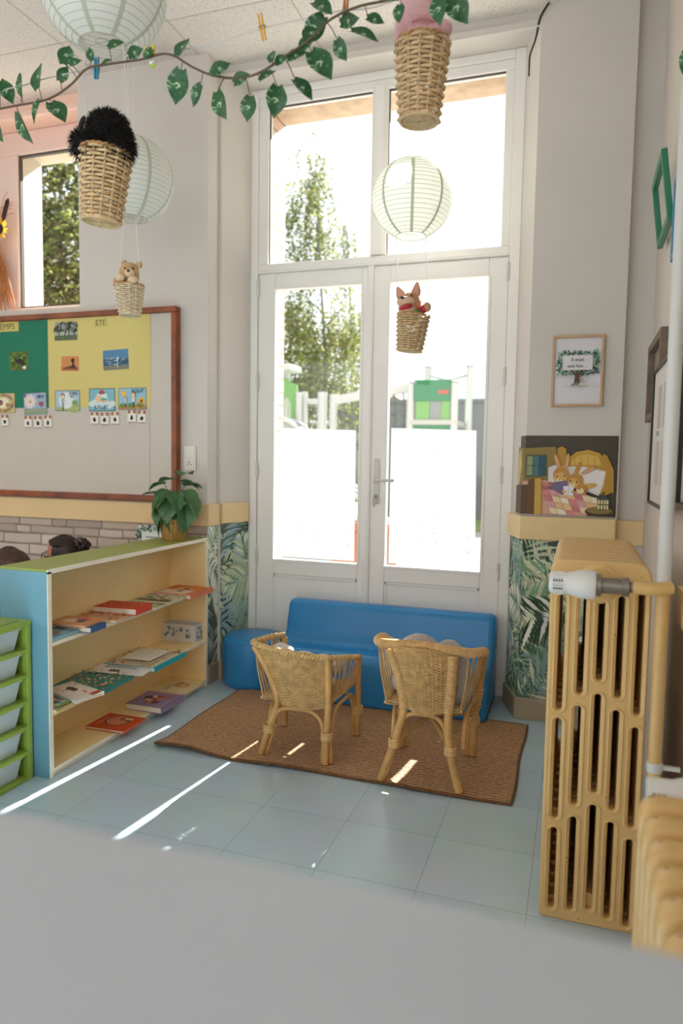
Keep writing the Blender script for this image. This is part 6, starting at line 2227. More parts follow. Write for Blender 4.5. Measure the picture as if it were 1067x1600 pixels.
LEAVES = [((-1.474, 1.6, 2.117), (-1.454, 1.6, 2.041)), ((-1.395, 1.6, 2.129), (-1.432, 1.6, 2.088)), ((-1.368, 1.6, 2.129), (-1.321, 1.6, 2.085)), ((-1.401, 1.6, 2.171), (-1.412, 1.6, 2.241)), ((-1.461, 1.6, 2.213), (-1.469, 1.6, 2.156)), ((-1.350, 1.6, 2.191), (-1.325, 1.6, 2.220)), ((-1.307, 1.6, 2.210), (-1.298, 1.6, 2.260)), ((-1.291, 1.6, 2.206), (-1.265, 1.6, 2.218)), ((-1.247, 1.6, 2.227), (-1.254, 1.6, 2.256)), ((-1.212, 1.6, 2.210), (-1.192, 1.6, 2.223)), ((-1.169, 1.6, 2.227), (-1.138, 1.6, 2.247)), ((-1.134, 1.6, 2.221), (-1.096, 1.6, 2.228)), ((-1.543, 1.6, 2.212), (-1.512, 1.6, 2.165)), ((-1.540, 1.6, 2.089), (-1.523, 1.6, 2.046)), ((-0.975, 1.6, 2.185), (-0.960, 1.6, 2.233)), ((-0.978, 1.6, 2.154), (-1.004, 1.6, 2.089)), ((-0.918, 1.6, 2.106), (-0.953, 1.6, 2.072)), ((-0.868, 1.6, 2.079), (-0.852, 1.6, 2.020)), ((-0.877, 1.6, 2.122), (-0.837, 1.6, 2.146)), ((-0.825, 1.6, 2.101), (-0.788, 1.6, 2.113)), ((-0.791, 1.6, 2.068), (-0.799, 1.6, 2.018)), ((-0.764, 1.6, 2.105), (-0.731, 1.6, 2.127)), ((-0.718, 1.6, 2.122), (-0.721, 1.6, 2.153)), ((-0.715, 1.6, 2.126), (-0.689, 1.6, 2.139)), ((-0.716, 1.6, 2.077), (-0.720, 1.6, 2.014)), ((-0.675, 1.6, 2.092), (-0.633, 1.6, 2.057)), ((-0.685, 1.6, 2.133), (-0.647, 1.6, 2.152)), ((-0.639, 1.6, 2.169), (-0.626, 1.6, 2.219)), ((-0.624, 1.6, 2.134), (-0.575, 1.6, 2.079)), ((-0.615, 1.6, 2.237), (-0.572, 1.6, 2.210)), ((-0.568, 1.6, 2.162), (-0.552, 1.6, 2.119)), ((-0.533, 1.6, 2.178), (-0.474, 1.6, 2.163)), ((-0.560, 1.6, 2.200), (-0.520, 1.6, 2.201)), ((-0.496, 1.6, 2.199), (-0.460, 1.6, 2.190)), ((-0.413, 1.6, 2.193), (-0.415, 1.6, 2.158)), ((-0.457, 1.6, 2.220), (-0.416, 1.6, 2.218)), ((-0.327, 1.6, 2.197), (-0.328, 1.6, 2.144)), ((-0.308, 1.6, 2.201), (-0.269, 1.6, 2.149)), ((-0.653, 1.6, 2.147), (-0.625, 1.6, 2.183)), ((-0.607, 1.6, 2.222), (-0.654, 1.6, 2.180)), ((-1.050, 1.6, 2.208), (-1.072, 1.6, 2.188))]

R = random.Random(17)
mb = MB()
for k, (b, t) in enumerate(LEAVES):
    dy = R.uniform(-0.02, 0.02)
    b = Vector(b); t = Vector(t)
    b.y += dy; t.y += dy + R.uniform(-0.012, 0.012)
    put_leaf(gar, b, t, R.uniform(-0.7, 0.7), GO)
    near = min(bez(GP, 5), key=lambda q: (q - b).length)
    mb.tube(bez([near - GO, (near.lerp(b, .5)) - GO + Vector((0, 0, 0.004)), b - GO], 4), 0.0012, 5)
mb.build('leaf_stalks', M_vine, gar)
g2 = empty('leaf_garland', (0.2, 1.8, 2.3), label='end of a leaf garland wound on the white pipe at the right edge', cat='garland')
O2 = Vector((0.2, 1.8, 2.3))
mb = MB(); mb.tube([p - O2 for p in bez([(0.205, 1.848, 2.55), (0.183, 1.87, 2.4), (0.205, 1.848, 2.28), (0.227, 1.87, 2.18), (0.205, 1.848, 2.05)], 6)], 0.0028, 6)
mb.build('vine', M_vine, g2)
for b, t in (((0.215, 1.815, 2.41), (0.178, 1.80, 2.355)), ((0.22, 1.815, 2.43), (0.19, 1.80, 2.395)), ((0.22, 1.815, 2.44), (0.2, 1.8, 2.47)), ((0.222, 1.815, 2.14), (0.185, 1.8, 2.07)), ((0.222, 1.815, 2.36), (0.24, 1.8, 2.3))):
    put_leaf(g2, b, t, 0.5, O2)
line = bez([(-2.0, 1.62, 2.19), (-1.51, 1.62, 2.196), (-1.39, 1.62, 2.204), (-1.063, 1.62, 2.211), (-0.9, 1.62, 2.211), (-0.76, 1.62, 2.225), (-0.58, 1.62, 2.23), (-0.4, 1.65, 2.26), (0.1, 1.75, 2.52), (0.2, 1.83, 2.56)], 6)
M_line = pm('nylon_line', '#c9c6c2', 0.2, spec=0.8)
tag(MB().tube(line, 0.0016, 6).build('clear_line', M_line), 'thin clear line stretched under the ceiling along the leaf garland', 'line')
def peg(loc, label, col, rotz, ry, extra=None, L=0.05):
    r = empty('clothes_peg', loc, (0, ry, rotz), label=label, cat='clothes peg', group='clothes pegs on the line')
    m = pm('peg_' + col[1:], col, 0.45)
    for s in (-1, 1):
        mb = MB(); mb.prism([(s * .0015, -L * .5), (s * .0055, -L * .5), (s * .0062, -L * .1), (s * .0058, L * .5), (s * .0025, L * .5), (s * .0012, L * .1)], -0.004, 0.004, 'Y')
        mb.build('jaw', m, r, smooth=False, bevel=0.0008)
    mb = MB(); mb.tube([(-.0075, -.005, 0), (.0075, -.005, 0)], .0012, 5); mb.tube([(-.0075, .005, 0), (.0075, .005, 0)], .0012, 5); mb.tube([(.0075, -.005, 0), (.0075, .005, 0)], .0012, 5); mb.tube([(-.0075, -.005, 0), (-.0075, .005, 0)], .0012, 5)
    mb.build('spring', M_steel, r)
    return r
def on_line(x):
    return min(line, key=lambda p: abs(p.x - x))
p = on_line(-0.761); peg((p.x, 1.615, p.z), 'yellow clothes peg on the line in front of the ceiling', '#d9a02c', 0.2, -0.2, L=0.062)
p = on_line(-1.237); peg((p.x, 1.612, p.z - 0.008), 'blue clothes peg on the line in front of the white lantern', '#2f86a8', 0.1, 0.05, L=0.052)
p = on_line(-0.551); peg((p.x, 1.625, p.z), 'orange brown clothes peg cut by the top of the picture', '#b8703c', 0.0, 0.05, L=0.07)
f_ = empty('peg_figure', (-1.065, 1.605, 2.212), (0, -0.1, 0), label='small yellow bird shaped peg figure with green foot on the line', cat='clothes peg')
mb = MB(); soft_extrude(mb, fillet([(-.014, -.012, .004), (.014, -.012, .004), (.016, .016, .003), (.006, .01, .003), (-.006, .01, .003), (-.015, .016, .003)], 3), -.003, .003, .001, 2, 'Y'); mb.build('body', pm('yellow_felt', '#d9c23c', 0.7), f_)
MB().ball((-.006, -.004, -.002), .0022).build('eye', M_blk, f_)
mb = MB(); mb.ball((.004, 0, -.026), (.008, .004, .007)); mb.build('wing', pm('white_felt', '#dcdcd6', 0.7), f_)
mb = MB(); mb.ball((.006, 0, -.036), (.009, .004, .005)); mb.build('foot', pm('lime_felt', '#a9c24a', 0.7), f_)

# ------------------------------------------------------------------ dried flower bunch on the window post
fb = empty('dried_flower_bunch', (-3.405, 3.50, 2.5), label='hanging bunch of dried stalks with a sunflower and reed head on the window post', cat='dried flowers')
M_st = pm('dried_stalk', '#c07a3c', 0.7, var=(30, 0.3))
R = random.Random(8)
mb = MB()
for k in range(60):
    a = R.uniform(-.5, .42)
    p0 = Vector((R.uniform(-.02, .02), R.uniform(-.03, .0), R.uniform(-.02, .02)))
    e = Vector((math.sin(a) * .32 + .03, R.uniform(-.05, .0), -R.uniform(.33, .45)))
    mb.tube(bez([p0, p0.lerp(e, .5) + Vector((R.uniform(-.02, .02), 0, 0)), e], 4), R.uniform(.0018, .0035), 5)
for k in range(14):
    a = R.uniform(-.9, .9)
    p0 = Vector((0, -.01, 0)); e = Vector((math.sin(a) * .22, R.uniform(-.05, 0), R.uniform(.1, .26)))
    mb.tube(bez([p0, p0.lerp(e, .6) + Vector((0, 0, .04)), e], 4), .0018, 5)
mb.build('stalks', M_st, fb)
mb = MB(); mb.tube([(.085, -.04, .08), (.1, -.04, .1), (.132, -.04, .19), (.14, -.04, .205)], [.006, .014, .013, .004], 10)
mb.build('reed_head', pm('reed_brown', '#3f2218', 0.8, bump=(200, .4)), fb)
mb = MB(); mb.tube([(0.02, -.01, -.05), (.085, -.04, .085)], .003, 6); mb.build('reed_stem', M_st, fb)
for c, s in (((0.075, -.05, 0.03), .07), ((-.06, -.05, .06), .06)):
    fl = empty('sunflower', c, (PI / 2, 0.1, 0), parent=fb)
    mb = MB(); mb.lathe([(0, .012), (.4 * s, .008), (.42 * s, 0), (0, -.004)], 16); mb.build('flower_centre', pm('flower_brown', '#2e1a10', 0.9, bump=(200, .6)), fl)
    mb = MB()
    for k in range(16):
        a = 2 * PI * k / 16 + .1 * (k % 2)
        M = Matrix.Rotation(a, 4, 'Z')
        q = [(.38 * s, 0, 0), (.65 * s, .13 * s, .006), (1.05 * s, 0, .002 + .006 * (k % 2)), (.65 * s, -.13 * s, .006)]
        mb.add([M @ Vector(v) for v in q], [(0, 1, 2, 3)])
    mb.build('petals', pm('sunflower_yellow', '#f0b32c', 0.6, transl=.2), fl)

# ------------------------------------------------------------------ two children sitting behind the bookshelf
M_skin = pm('skin', '#b57a5c', 0.5, var=(20, 0.08))
M_hairb = pm('dark_hair', '#2a1712', 0.5, var=(120, 0.4))
M_hairl = pm('brown_hair', '#4a2e20', 0.5, var=(120, 0.4))
def seated_child(loc, yaw, label, hairmat, shirt, trousers, bun, glasses, nod=0.0):
    P = empty('person', loc, (0, 0, yaw), label=label, cat='person')
    V = Vector
    H = V((0, 0.035, 0.695))
    mb = MB()
    # torso, neck, head
    mb.capsule((0, 0, 0.30), 0.085, (0, -0.005, 0.42), 0.08)
    mb.capsule((-0.045, -0.005, 0.5), 0.072, (0.045, -0.005, 0.5), 0.072)
    mb.capsule((0, -0.004, 0.4), 0.085, (0, -0.004, 0.52), 0.075)
    mb.capsule((-0.085, -0.005, 0.555), 0.034, (0.085, -0.005, 0.555), 0.034)
    mb.capsule((0, 0, 0.56), 0.036, (0, 0.02, 0.64), 0.033)
    mb.ball(H + V((0, -0.008, 0.012)), (0.072, 0.085, 0.084)); mb.ball(H + V((0, 0.03, -0.04)), (0.052, 0.05, 0.05)); mb.ball(H + V((0, 0.06, -0.062)), (0.022, 0.022, 0.018))
    mb.capsule(H + V((0, 0.076, 0.0)), 0.009, H + V((0, 0.09, -0.022)), 0.0125)                      # nose
    for s in (-1, 1):
        mb.ball(H + V((s * 0.073, -0.004, -0.012)), (0.009, 0.017, 0.024))                            # ears
        mb.ball(H + V((s * 0.036, 0.058, -0.03)), (0.024, 0.022, 0.022))                              # cheeks
        mb.capsule((s * 0.055, 0.0, 0.285), 0.062, (s * 0.085, 0.235, 0.30), 0.046)                   # thigh
        mb.capsule((s * 0.085, 0.235, 0.295), 0.043, (s * 0.08, 0.245, 0.075), 0.028)                 # shin
        mb.capsule((s * 0.08, 0.235, 0.032), 0.027, (s * 0.088, 0.33, 0.024), 0.022)                  # foot
        mb.capsule((s * 0.112, -0.005, 0.55), 0.036, (s * 0.145, 0.05, 0.42), 0.028)                  # upper arm
        mb.capsule((s * 0.145, 0.05, 0.42), 0.027, (s * 0.095, 0.18, 0.372), 0.019)                   # forearm
        W = V((s * 0.092, 0.19, 0.37))
        mb.ball(W + V((-s * 0.002, 0.022, -0.003)), (0.023, 0.028, 0.012))                            # palm
        for i, (dx, L) in enumerate(((-0.016, 0.03), (-0.0055, 0.036), (0.0055, 0.034), (0.016, 0.026))):
            a = W + V((dx, 0.043, -0.003)); b = a + V((dx * .2, L * .55, -0.003)); c = b + V((0, L * .4, -0.012))
            mb.capsule(a, 0.0062, b, 0.0056, 8); mb.capsule(b, 0.0056, c, 0.0048, 8)
        a = W + V((-s * 0.02, 0.01, -0.002)); mb.capsule(a, 0.0075, a + V((-s * 0.016, 0.018, -0.004)), 0.0065, 8); mb.capsule(a + V((-s * 0.016, 0.018, -0.004)), 0.0062, a + V((-s * 0.017, 0.034, -0.008)), 0.005, 8)
    remesh(mb.build('body', M_skin, P), 0.0045, 5)
    mb = MB()
    mb.capsule((0, 0, 0.32), 0.094, (0, -0.005, 0.42), 0.09); mb.capsule((-0.045, -0.005, 0.5), 0.08, (0.045, -0.005, 0.5), 0.08); mb.capsule((0, -0.004, 0.4), 0.093, (0, -0.004, 0.52), 0.083); mb.capsule((-0.085, -0.005, 0.555), 0.042, (0.085, -0.005, 0.555), 0.042)
    for s in (-1, 1):
        mb.capsule((s * 0.112, -0.005, 0.55), 0.045, (s * 0.145, 0.05, 0.42), 0.037); mb.capsule((s * 0.145, 0.05, 0.42), 0.036, (s * 0.103, 0.16, 0.379), 0.028)
    remesh(mb.build('shirt', shirt, P), 0.006, 4)
    mb = MB()
    mb.capsule((-0.04, 0.0, 0.295), 0.088, (0.04, 0.0, 0.295), 0.088)
    for s in (-1, 1):
        mb.capsule((s * 0.055, 0.0, 0.285), 0.07, (s * 0.085, 0.235, 0.30), 0.055); mb.capsule((s * 0.085, 0.235, 0.295), 0.052, (s * 0.08, 0.245, 0.1), 0.04)
    remesh(mb.build('trousers', trousers, P), 0.006, 4)
    # face
    for s in (-1, 1):
        e = MB().ball(H + V((s * 0.029, 0.069, 0.002)), (0.0105, 0.007, 0.0075)).build('eye', pm('eye_white', '#e6e0d8', 0.3), P)
        MB().ball(H + V((s * 0.029, 0.0745, 0.002)), (0.005, 0.0028, 0.005)).build('iris', pm('iris_dark', '#2a1a12', 0.2), e)
        MB().tube(bez([H + V((s * 0.043, 0.062, 0.018)), H + V((s * 0.03, 0.074, 0.024)), H + V((s * 0.015, 0.078, 0.02))], 4), 0.0028, 5).build('eyebrow', hairmat, P)
    mb = MB(); mb.tube(bez([H + V((-0.02, 0.074, -0.043)), H + V((0, 0.083, -0.046)), H + V((0.02, 0.074, -0.043))], 5), 0.0042, 6)
    mb.build('lips', pm('lips', '#a8584e', 0.5), P)
    # hair: a cap of locks drawn back from the brow
    mb = MB()
    mb.ball(H + V((0, -0.014, 0.02)), (0.0795, 0.088, 0.085))
    mb.ball(H + V((0, -0.045, -0.02)), (0.07, 0.058, 0.07))
    cut = [q for q in mb.v]
    keep = []
    for f_i, f in enumerate(mb.f):
        c = sum((Vector(mb.v[i]) for i in f), Vector((0, 0, 0))) / len(f) - H
        if not (c.y > 0.028 and c.z < 0.062 - (0.0 if bun else 0.02)) and c.z > -0.085:
            keep.append(f)
    mb.f = keep; mb.m = [0] * len(keep); mb.c = [None] * len(keep)
    R = random.Random(3)
    for k in range(70):
        a = R.uniform(-1.25, 1.25)
        p0 = H + V((0.074 * math.sin(a), 0.048 * math.cos(a) + 0.01, 0.052 + 0.025 * math.cos(a)))
        top = H + V((0.06 * math.sin(a) * 1.2, -0.02, 0.098 - 0.035 * abs(math.sin(a)) ** 2 * 1.3))
        end = H + (V((0.012 * math.sin(a), -0.088, 0.04)) if bun else V((0.07 * math.sin(a) * 1.15, -0.07, -0.06 - R.uniform(0, .04))))
        mb.tube(bez([p0, top, end], 6), [0.004 + 0.005 * math.sin(PI * min(1, q / 12)) for q in range(13)], 5)
    mb.build('hair', hairmat, P)
    if bun:
        mb = MB()
        B = H + V((0, -0.108, 0.052))
        for k in range(46):
            d = V((R.gauss(0, 1), R.gauss(0, 1), R.gauss(0, 1))).normalized()
            mb.ball(B + d * 0.026, R.uniform(0.009, 0.015), 7, 5)
        mb.build('hair_bun', hairmat, P)
        mb = MB()
        for k in range(26):
            d = V((R.gauss(0, 1), R.gauss(0, 1) * .5 + .4, R.gauss(0, 1) + .5)).normalized()
            mb.ball(B + V((0, .012, 0)) + d * 0.041, R.uniform(0.004, 0.007), 6, 4)
        tlabel(mb.build('scrunchie', pm('floral_scrunchie', '#8d7f7c', 0.8, var=(260, .9), col2='#221a1c'), P), 'black and white floral scrunchie')
    if glasses:
        mb = MB()
        for s in (-1, 1):
            c = H + V((s * 0.03, 0.086, 0.0))
            mb.tube([c + V((0.021 * math.cos(q), -abs(0.021 * math.cos(q)) * .12, 0.016 * math.sin(q))) for q in [2 * PI * w / 20 for w in range(20)]], 0.0022, 6, True)
            mb.tube([c + V((s * 0.021, -.003, 0.004)), H + V((s * 0.079, 0.05, 0.006)), H + V((s * 0.08, -0.01, 0.002))], 0.002, 6)
        mb.tube([H + V((-0.009, 0.088, 0.003)), H + V((0.009, 0.088, 0.003))], 0.002, 6)
        mb.build('glasses', pm('dark_glasses', '#2a1618', 0.3), P)
    return P
bench = empty('low_bench', (-2.40, 2.72, 0), label='low wooden bench hidden behind the bookshelf, under the two seated children', cat='bench')
part('seat_board', M_oak, bench, (-.11, .11, -.45, .45, .185, .21), bevel=0.004)
for y in (-.36, .36):
    part('leg', M_oak, bench, (-.1, .1, y - .014, y + .014, 0, .185), bevel=0.003)
seated_child((-2.40, 2.90, 0.0), PI / 2 + 0.25, 'child with glasses and dark hair in a scrunchie bun, behind the bookshelf', M_hairb, pm('shirt_dark_red', '#5a2a2e', 0.8), pm('trousers_navy', '#2a3044', 0.8), True, True)
seated_child((-2.36, 2.50, -0.02), PI / 2 + 0.1, 'brown haired child nearer the blue end, only the crown of the head showing', M_hairl, pm('shirt_plum', '#3a262c', 0.8), pm('trousers_grey', '#45454a', 0.8), False, False)

# ------------------------------------------------------------------ outdoors
M_ground = pm('playground_asphalt', '#a5a29d', 0.9, var=(1.5, 0.12))
tag(MB().box(-60, 60, 3.64, 120, -0.3, -0.12).build('ground', M_ground, smooth=False), kind='structure')
M_lawn = pm('lawn', '#7a8a4c', 0.95, var=(3, 0.25))
tag(MB().box(-60, 60, 13.2, 118, -0.12, -0.1).build('lawn', M_lawn, smooth=False), kind='structure')
M_foliage = vcm('tree_foliage', 0.6, transl=0.5)
M_bark = pm('birch_bark', '#6f6a5c', 0.8, var=(9, 0.5))
M_bark2 = pm('dark_bark', '#6b5a48', 0.9, var=(9, 0.3))
def leaves(mb, pts, size, cols, seed):
    R = random.Random(seed)
    for p in pts:
        s = size * R.uniform(.6, 1.3)
        a = Vector((R.uniform(-1, 1), R.uniform(-1, 1), R.uniform(-.6, .6))).normalized()
        b = a.cross(Vector((R.uniform(-1, 1), R.uniform(-1, 1), R.uniform(-1, 1)))).normalized()
        c = lin(R.choice(cols)); g = R.uniform(.7, 1.25)
        mb.col = (min(1, c[0] * g), min(1, c[1] * g), min(1, c[2] * g), 1)
        p = Vector(p)
        mb.add([p - a * s * .5, p + b * s * .28, p + a * s * .55, p - b * s * .28], [(0, 1, 2, 3)])
def tree(name, label, base, trunk, clusters, cols, size, bark, seed, strand=0, group='trees beyond the playground'):
    T = empty(name, base, label=label, cat='tree', group=group)
    B = Vector(base)
    R = random.Random(seed)
    mb = MB()
    tp = [Vector(p) - B for p in trunk]
    mb.tube(bez(tp, 6), [0.075 * (1 - .85 * k / (6 * (len(tp) - 1))) for k in range(6 * (len(tp) - 1) + 1)], 9)
    for c, r, n in clusters:
        c = Vector(c) - B
        q = min(bez(tp, 6), key=lambda p: (p - c).length + max(0, p.z - c.z) * 3)
        mb.tube(bez([q, q.lerp(c, .5) + Vector((0, 0, .25)), c], 5), [.024 - .002 * k for k in range(11)], 5)
    mb.build('trunk', bark, T)
    mb = MB()
    pts = []
    for c, r, n in clusters:
        c = Vector(c) - B
        if strand:
            for k in range(max(1, n // strand)):
                d = Vector((R.gauss(0, .55) * r[0], R.gauss(0, .55) * r[1], R.gauss(0, .55) * r[2]))
                p = c + d
                sway = Vector((R.uniform(-.25, .25), R.uniform(-.25, .25), 0))
                for q in range(strand):
                    pts.append(p + sway * q / strand + Vector((R.uniform(-.05, .05), R.uniform(-.05, .05), -q * size * .75)))
        else:
            for k in range(n):
                d = Vector((R.gauss(0, 1), R.gauss(0, 1), R.gauss(0, 1))).normalized() * R.uniform(.55, 1.0) ** .5
                pts.append(c + Vector((d.x * r[0], d.y * r[1], d.z * r[2])))
    leaves(mb, pts, size, cols, seed + 1)
    o = mb.build('crown', M_foliage, T, smooth=False)
    o['kind'] = 'stuff'
    return T
BASE = (-7.29, 20, -0.1)
GRN = ['#5f6832', '#73783e', '#525b2e', '#88874e', '#485026', '#6a6636']
tree('birch_tree', 'tall drooping birch tree seen through the left door and transom', BASE, [(-7.29, 20, -0.1), (-7.29, 20, 1.13), (-7.28, 20, 4.16), (-7.48, 20, 6.77), (-7.68, 20, 9.71)], [((-7.95, 20.00, 9.19), (0.58, 1.00, 0.75), 900), ((-7.57, 20.30, 9.78), (0.23, 1.00, 0.55), 420), ((-8.30, 19.50, 8.24), (0.26, 1.00, 0.97), 420), ((-7.54, 20.40, 8.18), (0.29, 1.00, 1.03), 620), ((-7.88, 20.20, 8.15), (0.45, 1.00, 0.82), 500), ((-8.13, 20.00, 7.28), (0.61, 1.00, 0.73), 1100), ((-7.64, 20.50, 5.00), (1.24, 1.00, 1.41), 2600), ((-7.95, 19.20, 5.52), (0.54, 1.00, 1.15), 1300), ((-6.75, 20.60, 5.36), (0.40, 1.00, 1.00), 700), ((-7.32, 19.70, 3.38), (1.26, 1.00, 1.05), 3000), ((-6.68, 20.50, 3.07), (0.49, 1.00, 0.78), 900)], GRN, 0.115, M_bark, 4, strand=10)
tree('birch_tree', 'thin birch tree rising behind and right of the tall drooping one', (-7.40, 23, -0.1), [(-7.40, 23, -0.1), (-7.40, 23, 4.5), (-7.69, 23, 9.00)], [((-7.70, 23.00, 8.63), (0.23, 0.80, 0.64), 420), ((-7.68, 23.00, 7.54), (0.32, 0.80, 0.68), 500), ((-7.47, 23.00, 5.42), (0.49, 0.80, 1.33), 700)], GRN, 0.11, M_bark, 14, strand=10)
tree('broad_tree', 'dense broad tree filling the gap behind the birch trunks', (-10.54, 27, -0.1), [(-10.54, 27, -0.1), (-10.54, 27, 3), (-10.54, 27, 5)], [((-11.71, 27.00, 5.25), (1.61, 2.00, 2.42), 3500), ((-9.28, 28.00, 4.53), (1.61, 2.00, 1.88), 3000), ((-10.57, 27.00, 3.16), (2.36, 2.00, 1.31), 3000)], ['#5c6230', '#6f7440', '#4e542a', '#828048', '#474a26'], 0.2, M_bark2, 24)
tree('garden_tree', 'leafy dark tree filling the window above the board', (-8.78, 10.5, -0.1), [(-8.78, 10.5, -0.1), (-8.78, 10.5, 2.0), (-8.78, 10.5, 4.5)], [((-8.73, 10.50, 5.76), (0.91, 1.20, 0.78), 2600), ((-9.83, 11.30, 4.97), (0.98, 1.20, 0.98), 2600), ((-8.00, 10.10, 4.30), (0.72, 1.20, 0.84), 2400), ((-9.14, 10.90, 3.89), (1.05, 1.20, 0.79), 2200), ((-8.75, 10.50, 2.90), (1.12, 1.20, 0.75), 1500), ((-10.13, 11.50, 6.25), (0.58, 1.20, 0.88), 1200)], ['#454d26', '#59612e', '#384022', '#6f7138', '#554828', '#7a8046'], 0.13, M_bark2, 34)

M_pw2 = pm('play_white_post', '#b8b8b4', 0.5)
M_pg = pm('play_green_panel', '#1d7044', 0.5)
M_plg = pm('play_light_green', '#66994c', 0.5)
M_pgr = pm('play_grey_panel', '#7c7e7c', 0.5)
M_rope = pm('play_rope', '#54585c', 0.8)
pt = empty('play_tower', (-2.4, 12, -0.1), label='white play tower with dark green panel seen through the right door', cat='play tower')
for x, y, h in ((-.40, 0, 2.6), (.36, 0, 2.62), (-.30, .95, 2.98), (.46, .95, 2.98)):
    MB().tube([(x, y, 0), (x, y, h)], 0.062, 12).build('post', M_pw2, pt)
mb = MB(); mb.box(-.34, .30, -.03, .0, 2.30, 2.66); mb.build('roof_panel', M_pg, pt, smooth=False, bevel=.01)
mb = MB(); mb.box(-.34, .30, .0, .03, 1.55, 1.91); mb.build('lower_panel', M_pg, pt, smooth=False, bevel=.01)
mb = MB(); mb.box(-.30, -.06, -.02, .01, 1.98, 2.30); mb.box(.14, .29, -.02, .01, 1.98, 2.30); mb.build('side_panel', M_plg, pt, smooth=False, bevel=.01)
mb = MB(); mb.box(-.06, .14, .0, .02, 1.98, 2.30); mb.build('middle_panel', M_pgr, pt, smooth=False)
mb = MB(); mb.box(.09, .26, -.045, -.03, 2.42, 2.48); mb.build('red_badge', pm('play_red_badge', '#b8483a', 0.5), pt, smooth=False, bevel=.008)
mb = MB(); mb.box(-.4, .4, -.06, 1.0, 1.90, 1.985); mb.build('deck', pm('play_deck', '#aaa79f', 0.6), pt, smooth=False, bevel=.01)
mb = MB()
mb.tube(bez([(-.3, .95, 2.85), (.08, .95, 2.76), (.46, .95, 2.85)], 6), .014, 6); mb.tube([(.1, .95, 2.76), (.1, .95, 2.4)], .012, 6)
mb.build('top_rope', M_rope, pt)
mb = MB()
for q in ((-.36, 0), (.36, 0), (-.30, .95), (.46, .95)):
    mb.lathe([(0, 0), (.066, 0), (.066, .03), (0, .05)], 10, 'Z', True, (q[0] - .0, q[1], {0: 2.6}.get(q[1], 2.98)))
mb.build('post_cap', pm('post_cap_grey', '#8b8d8c', 0.5), pt)
cb = empty('rope_bridge', (-3.9, 12.2, -0.1), label='white beamed climbing bridge with dark rope net between the two play towers', cat='climbing frame')
mb_ = None
for x, h in ((-.58, 2.5), (-.37, 2.46), (-.95, 2.44)):
    MB().tube([(x, 0, 0), (x, 0, h)], .07 if x != -.58 else .085, 12).build('post', M_pw2, cb)
mb = MB()
mb.hexa([(-.95, -.04, 2.28), (-.55, -.04, 2.28), (-.55, .04, 2.28), (-.95, .04, 2.28)], [(-.95, -.04, 2.38), (-.55, -.04, 2.38), (-.55, .04, 2.38), (-.95, .04, 2.38)])
mb.hexa([(-.4, -.05, 2.26), (1.15, -.05, 2.5), (1.15, .05, 2.5), (-.4, .05, 2.26)], [(-.4, -.05, 2.42), (1.15, -.05, 2.64), (1.15, .05, 2.64), (-.4, .05, 2.42)])
mb.build('beam', M_pw2, cb, smooth=False, bevel=.01)
mb = MB()
for k in range(9):
    x = -.2 + k * .16
    zt_ = 2.3 + .155 * (x + .4)
    mb.tube(bez([(x, 0, zt_), (x + .03, 0, zt_ - .4), (x - .02, 0, 1.45)], 4), .014, 6)
for z in (2.1, 1.85, 1.6):
    mb.tube(bez([(-.3, 0, z), (.3, 0, z - .06), (1.1, 0, z + .08)], 5), .014, 6)
for k in range(9):
    for z in (2.08, 1.84, 1.6):
        mb.ball((-.2 + k * .16, 0, z), .026, 7, 5)
mb.build('rope_net', M_rope, cb)
sl = empty('slide_tower', (-5.05, 12, -0.1), label='light green arched play tower with a grey slide at the left of the playground', cat='slide')
arch = [(-.42, 1.2), (.16, 1.2), (.16, 2.62), (-.42, 2.62)]
mb = MB()
mb.prism([(-.30, 1.2), (-.22, 1.2), (-.22, 2.25), (-.16, 2.38), (-.08, 2.42), (0, 2.38), (.05, 2.25), (.05, 1.2), (.16, 1.2), (.16, 2.62), (.02, 2.66), (-.02, 2.74), (-.3, 2.74)], -.03, .03, 'Y')
mb.build('arch_panel', M_plg, sl, smooth=False)
mb = MB(); mb.box(-.5, .1, -.25, .35, 2.86, 2.97); mb.build('roof', M_pw2, sl, smooth=False, bevel=.02)
for x, y, h in ((-.09, .12, 2.95), (.26, .1, 2.5), (.21, -.04, 2.48), (-.32, .3, 2.95)):
    MB().tube([(x, y, 0), (x, y, h)], .06, 12).build('post', M_pw2, sl)
mb = MB(); mb.box(.16, .24, -.02, .02, 1.9, 2.4); mb.build('dark_panel', M_pg, sl, smooth=False)
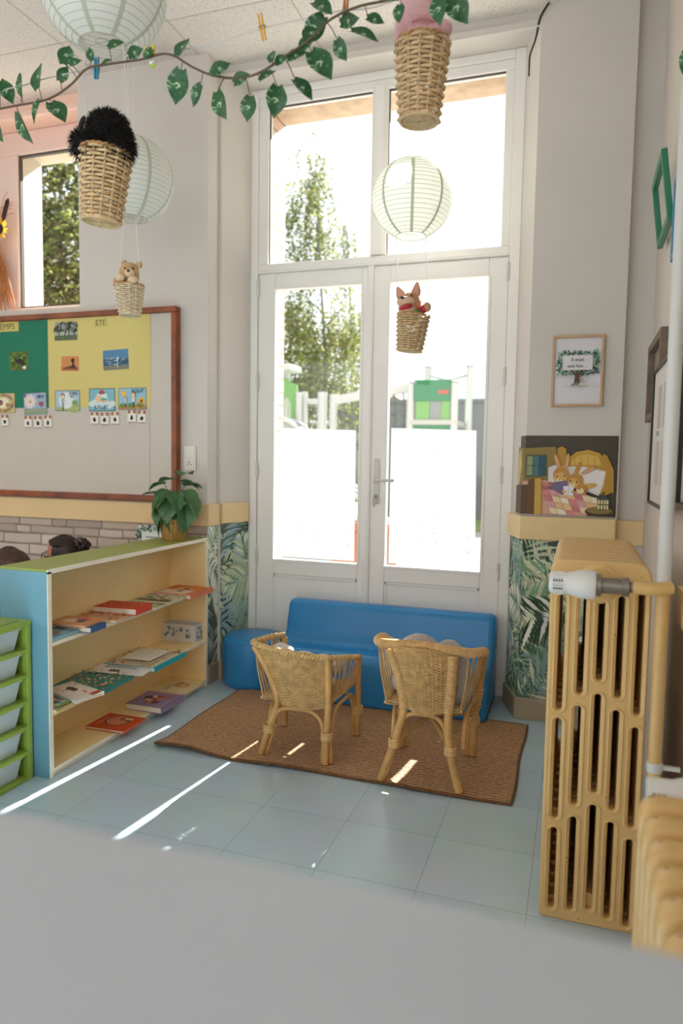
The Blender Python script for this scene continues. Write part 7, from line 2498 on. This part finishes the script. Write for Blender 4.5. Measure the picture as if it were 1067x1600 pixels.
for y in (-.32, .1):
    mb = MB()
    mb.tube(bez([(-.35, y - .2, 1.98), (.1, y - .25, 1.98), (.55, y - .3, 1.72), (1.3, y - .35, .9), (2.0, y - .4, .25), (2.4, y - .4, .2)], 6), .035, 8)
    mb.build('slide_rail', M_pw2, sl)
mb = MB()
Q = bez([(-.35, -.5, 1.93), (.1, -.5, 1.93), (.55, -.5, 1.66), (1.3, -.5, .84), (2.0, -.5, .19), (2.4, -.5, .14)], 6)
mb.loft([[(p.x, p.y - .03, p.z), (p.x, p.y + .42, p.z), (p.x, p.y + .42, p.z - .03), (p.x, p.y - .03, p.z - .03)] for p in Q])
mb.build('slide_chute', pm('slide_steel', '#8f9294', 0.35, 0.5), sl)
mb = MB(); mb.box(-4.3, 9, 16, 16.3, -.1, 2.55); mb.box(-4.4, 9.1, 15.95, 16.35, 2.5, 2.58)
tag(mb.build('boundary_wall', pm('grey_boundary_wall', '#6f7071', 0.9, var=(4, .06)), smooth=False), kind='structure')
hs = empty('house', (-6.4, 25, -0.6), label='small house with pale tiled gable roof far behind the rope bridge', cat='house')
mb = MB(); mb.box(-1.6, 1.6, 0, 4, 0, 3.0); mb.build('walls', pm('house_wall', '#a39b90', 0.9), hs, smooth=False)
mb = MB(); mb.prism([(-1.9, 2.9), (1.9, 2.9), (0, 4.1)], -.2, 4.2, 'Y'); mb.build('roof', pm('house_roof', '#96806e', 0.9, var=(20, .15)), hs, smooth=False)
pln = empty('planter', (-1.66, 5.6, -0.12), label='terracotta planter standing outside behind the meeting stiles of the door', cat='planter')
mb = MB(); mb.hexa([(-.17, -.17, 0), (.17, -.17, 0), (.17, .17, 0), (-.17, .17, 0)], [(-.25, -.25, .74), (.25, -.25, .74), (.25, .25, .74), (-.25, .25, .74)]); mb.build('pot', pm('terracotta', '#8a5236', 0.8, var=(8, .15)), pln, smooth=False, bevel=.01)
MB().box(-.27, .27, -.27, .27, .74, .82).build('rim', pm('terracotta', '#8a5236', 0.8), pln, smooth=False, bevel=.012)
MB().box(-.23, .23, -.23, .23, .82, .83).build('soil', pm('soil', '#4a382a', 0.95), pln, smooth=False)
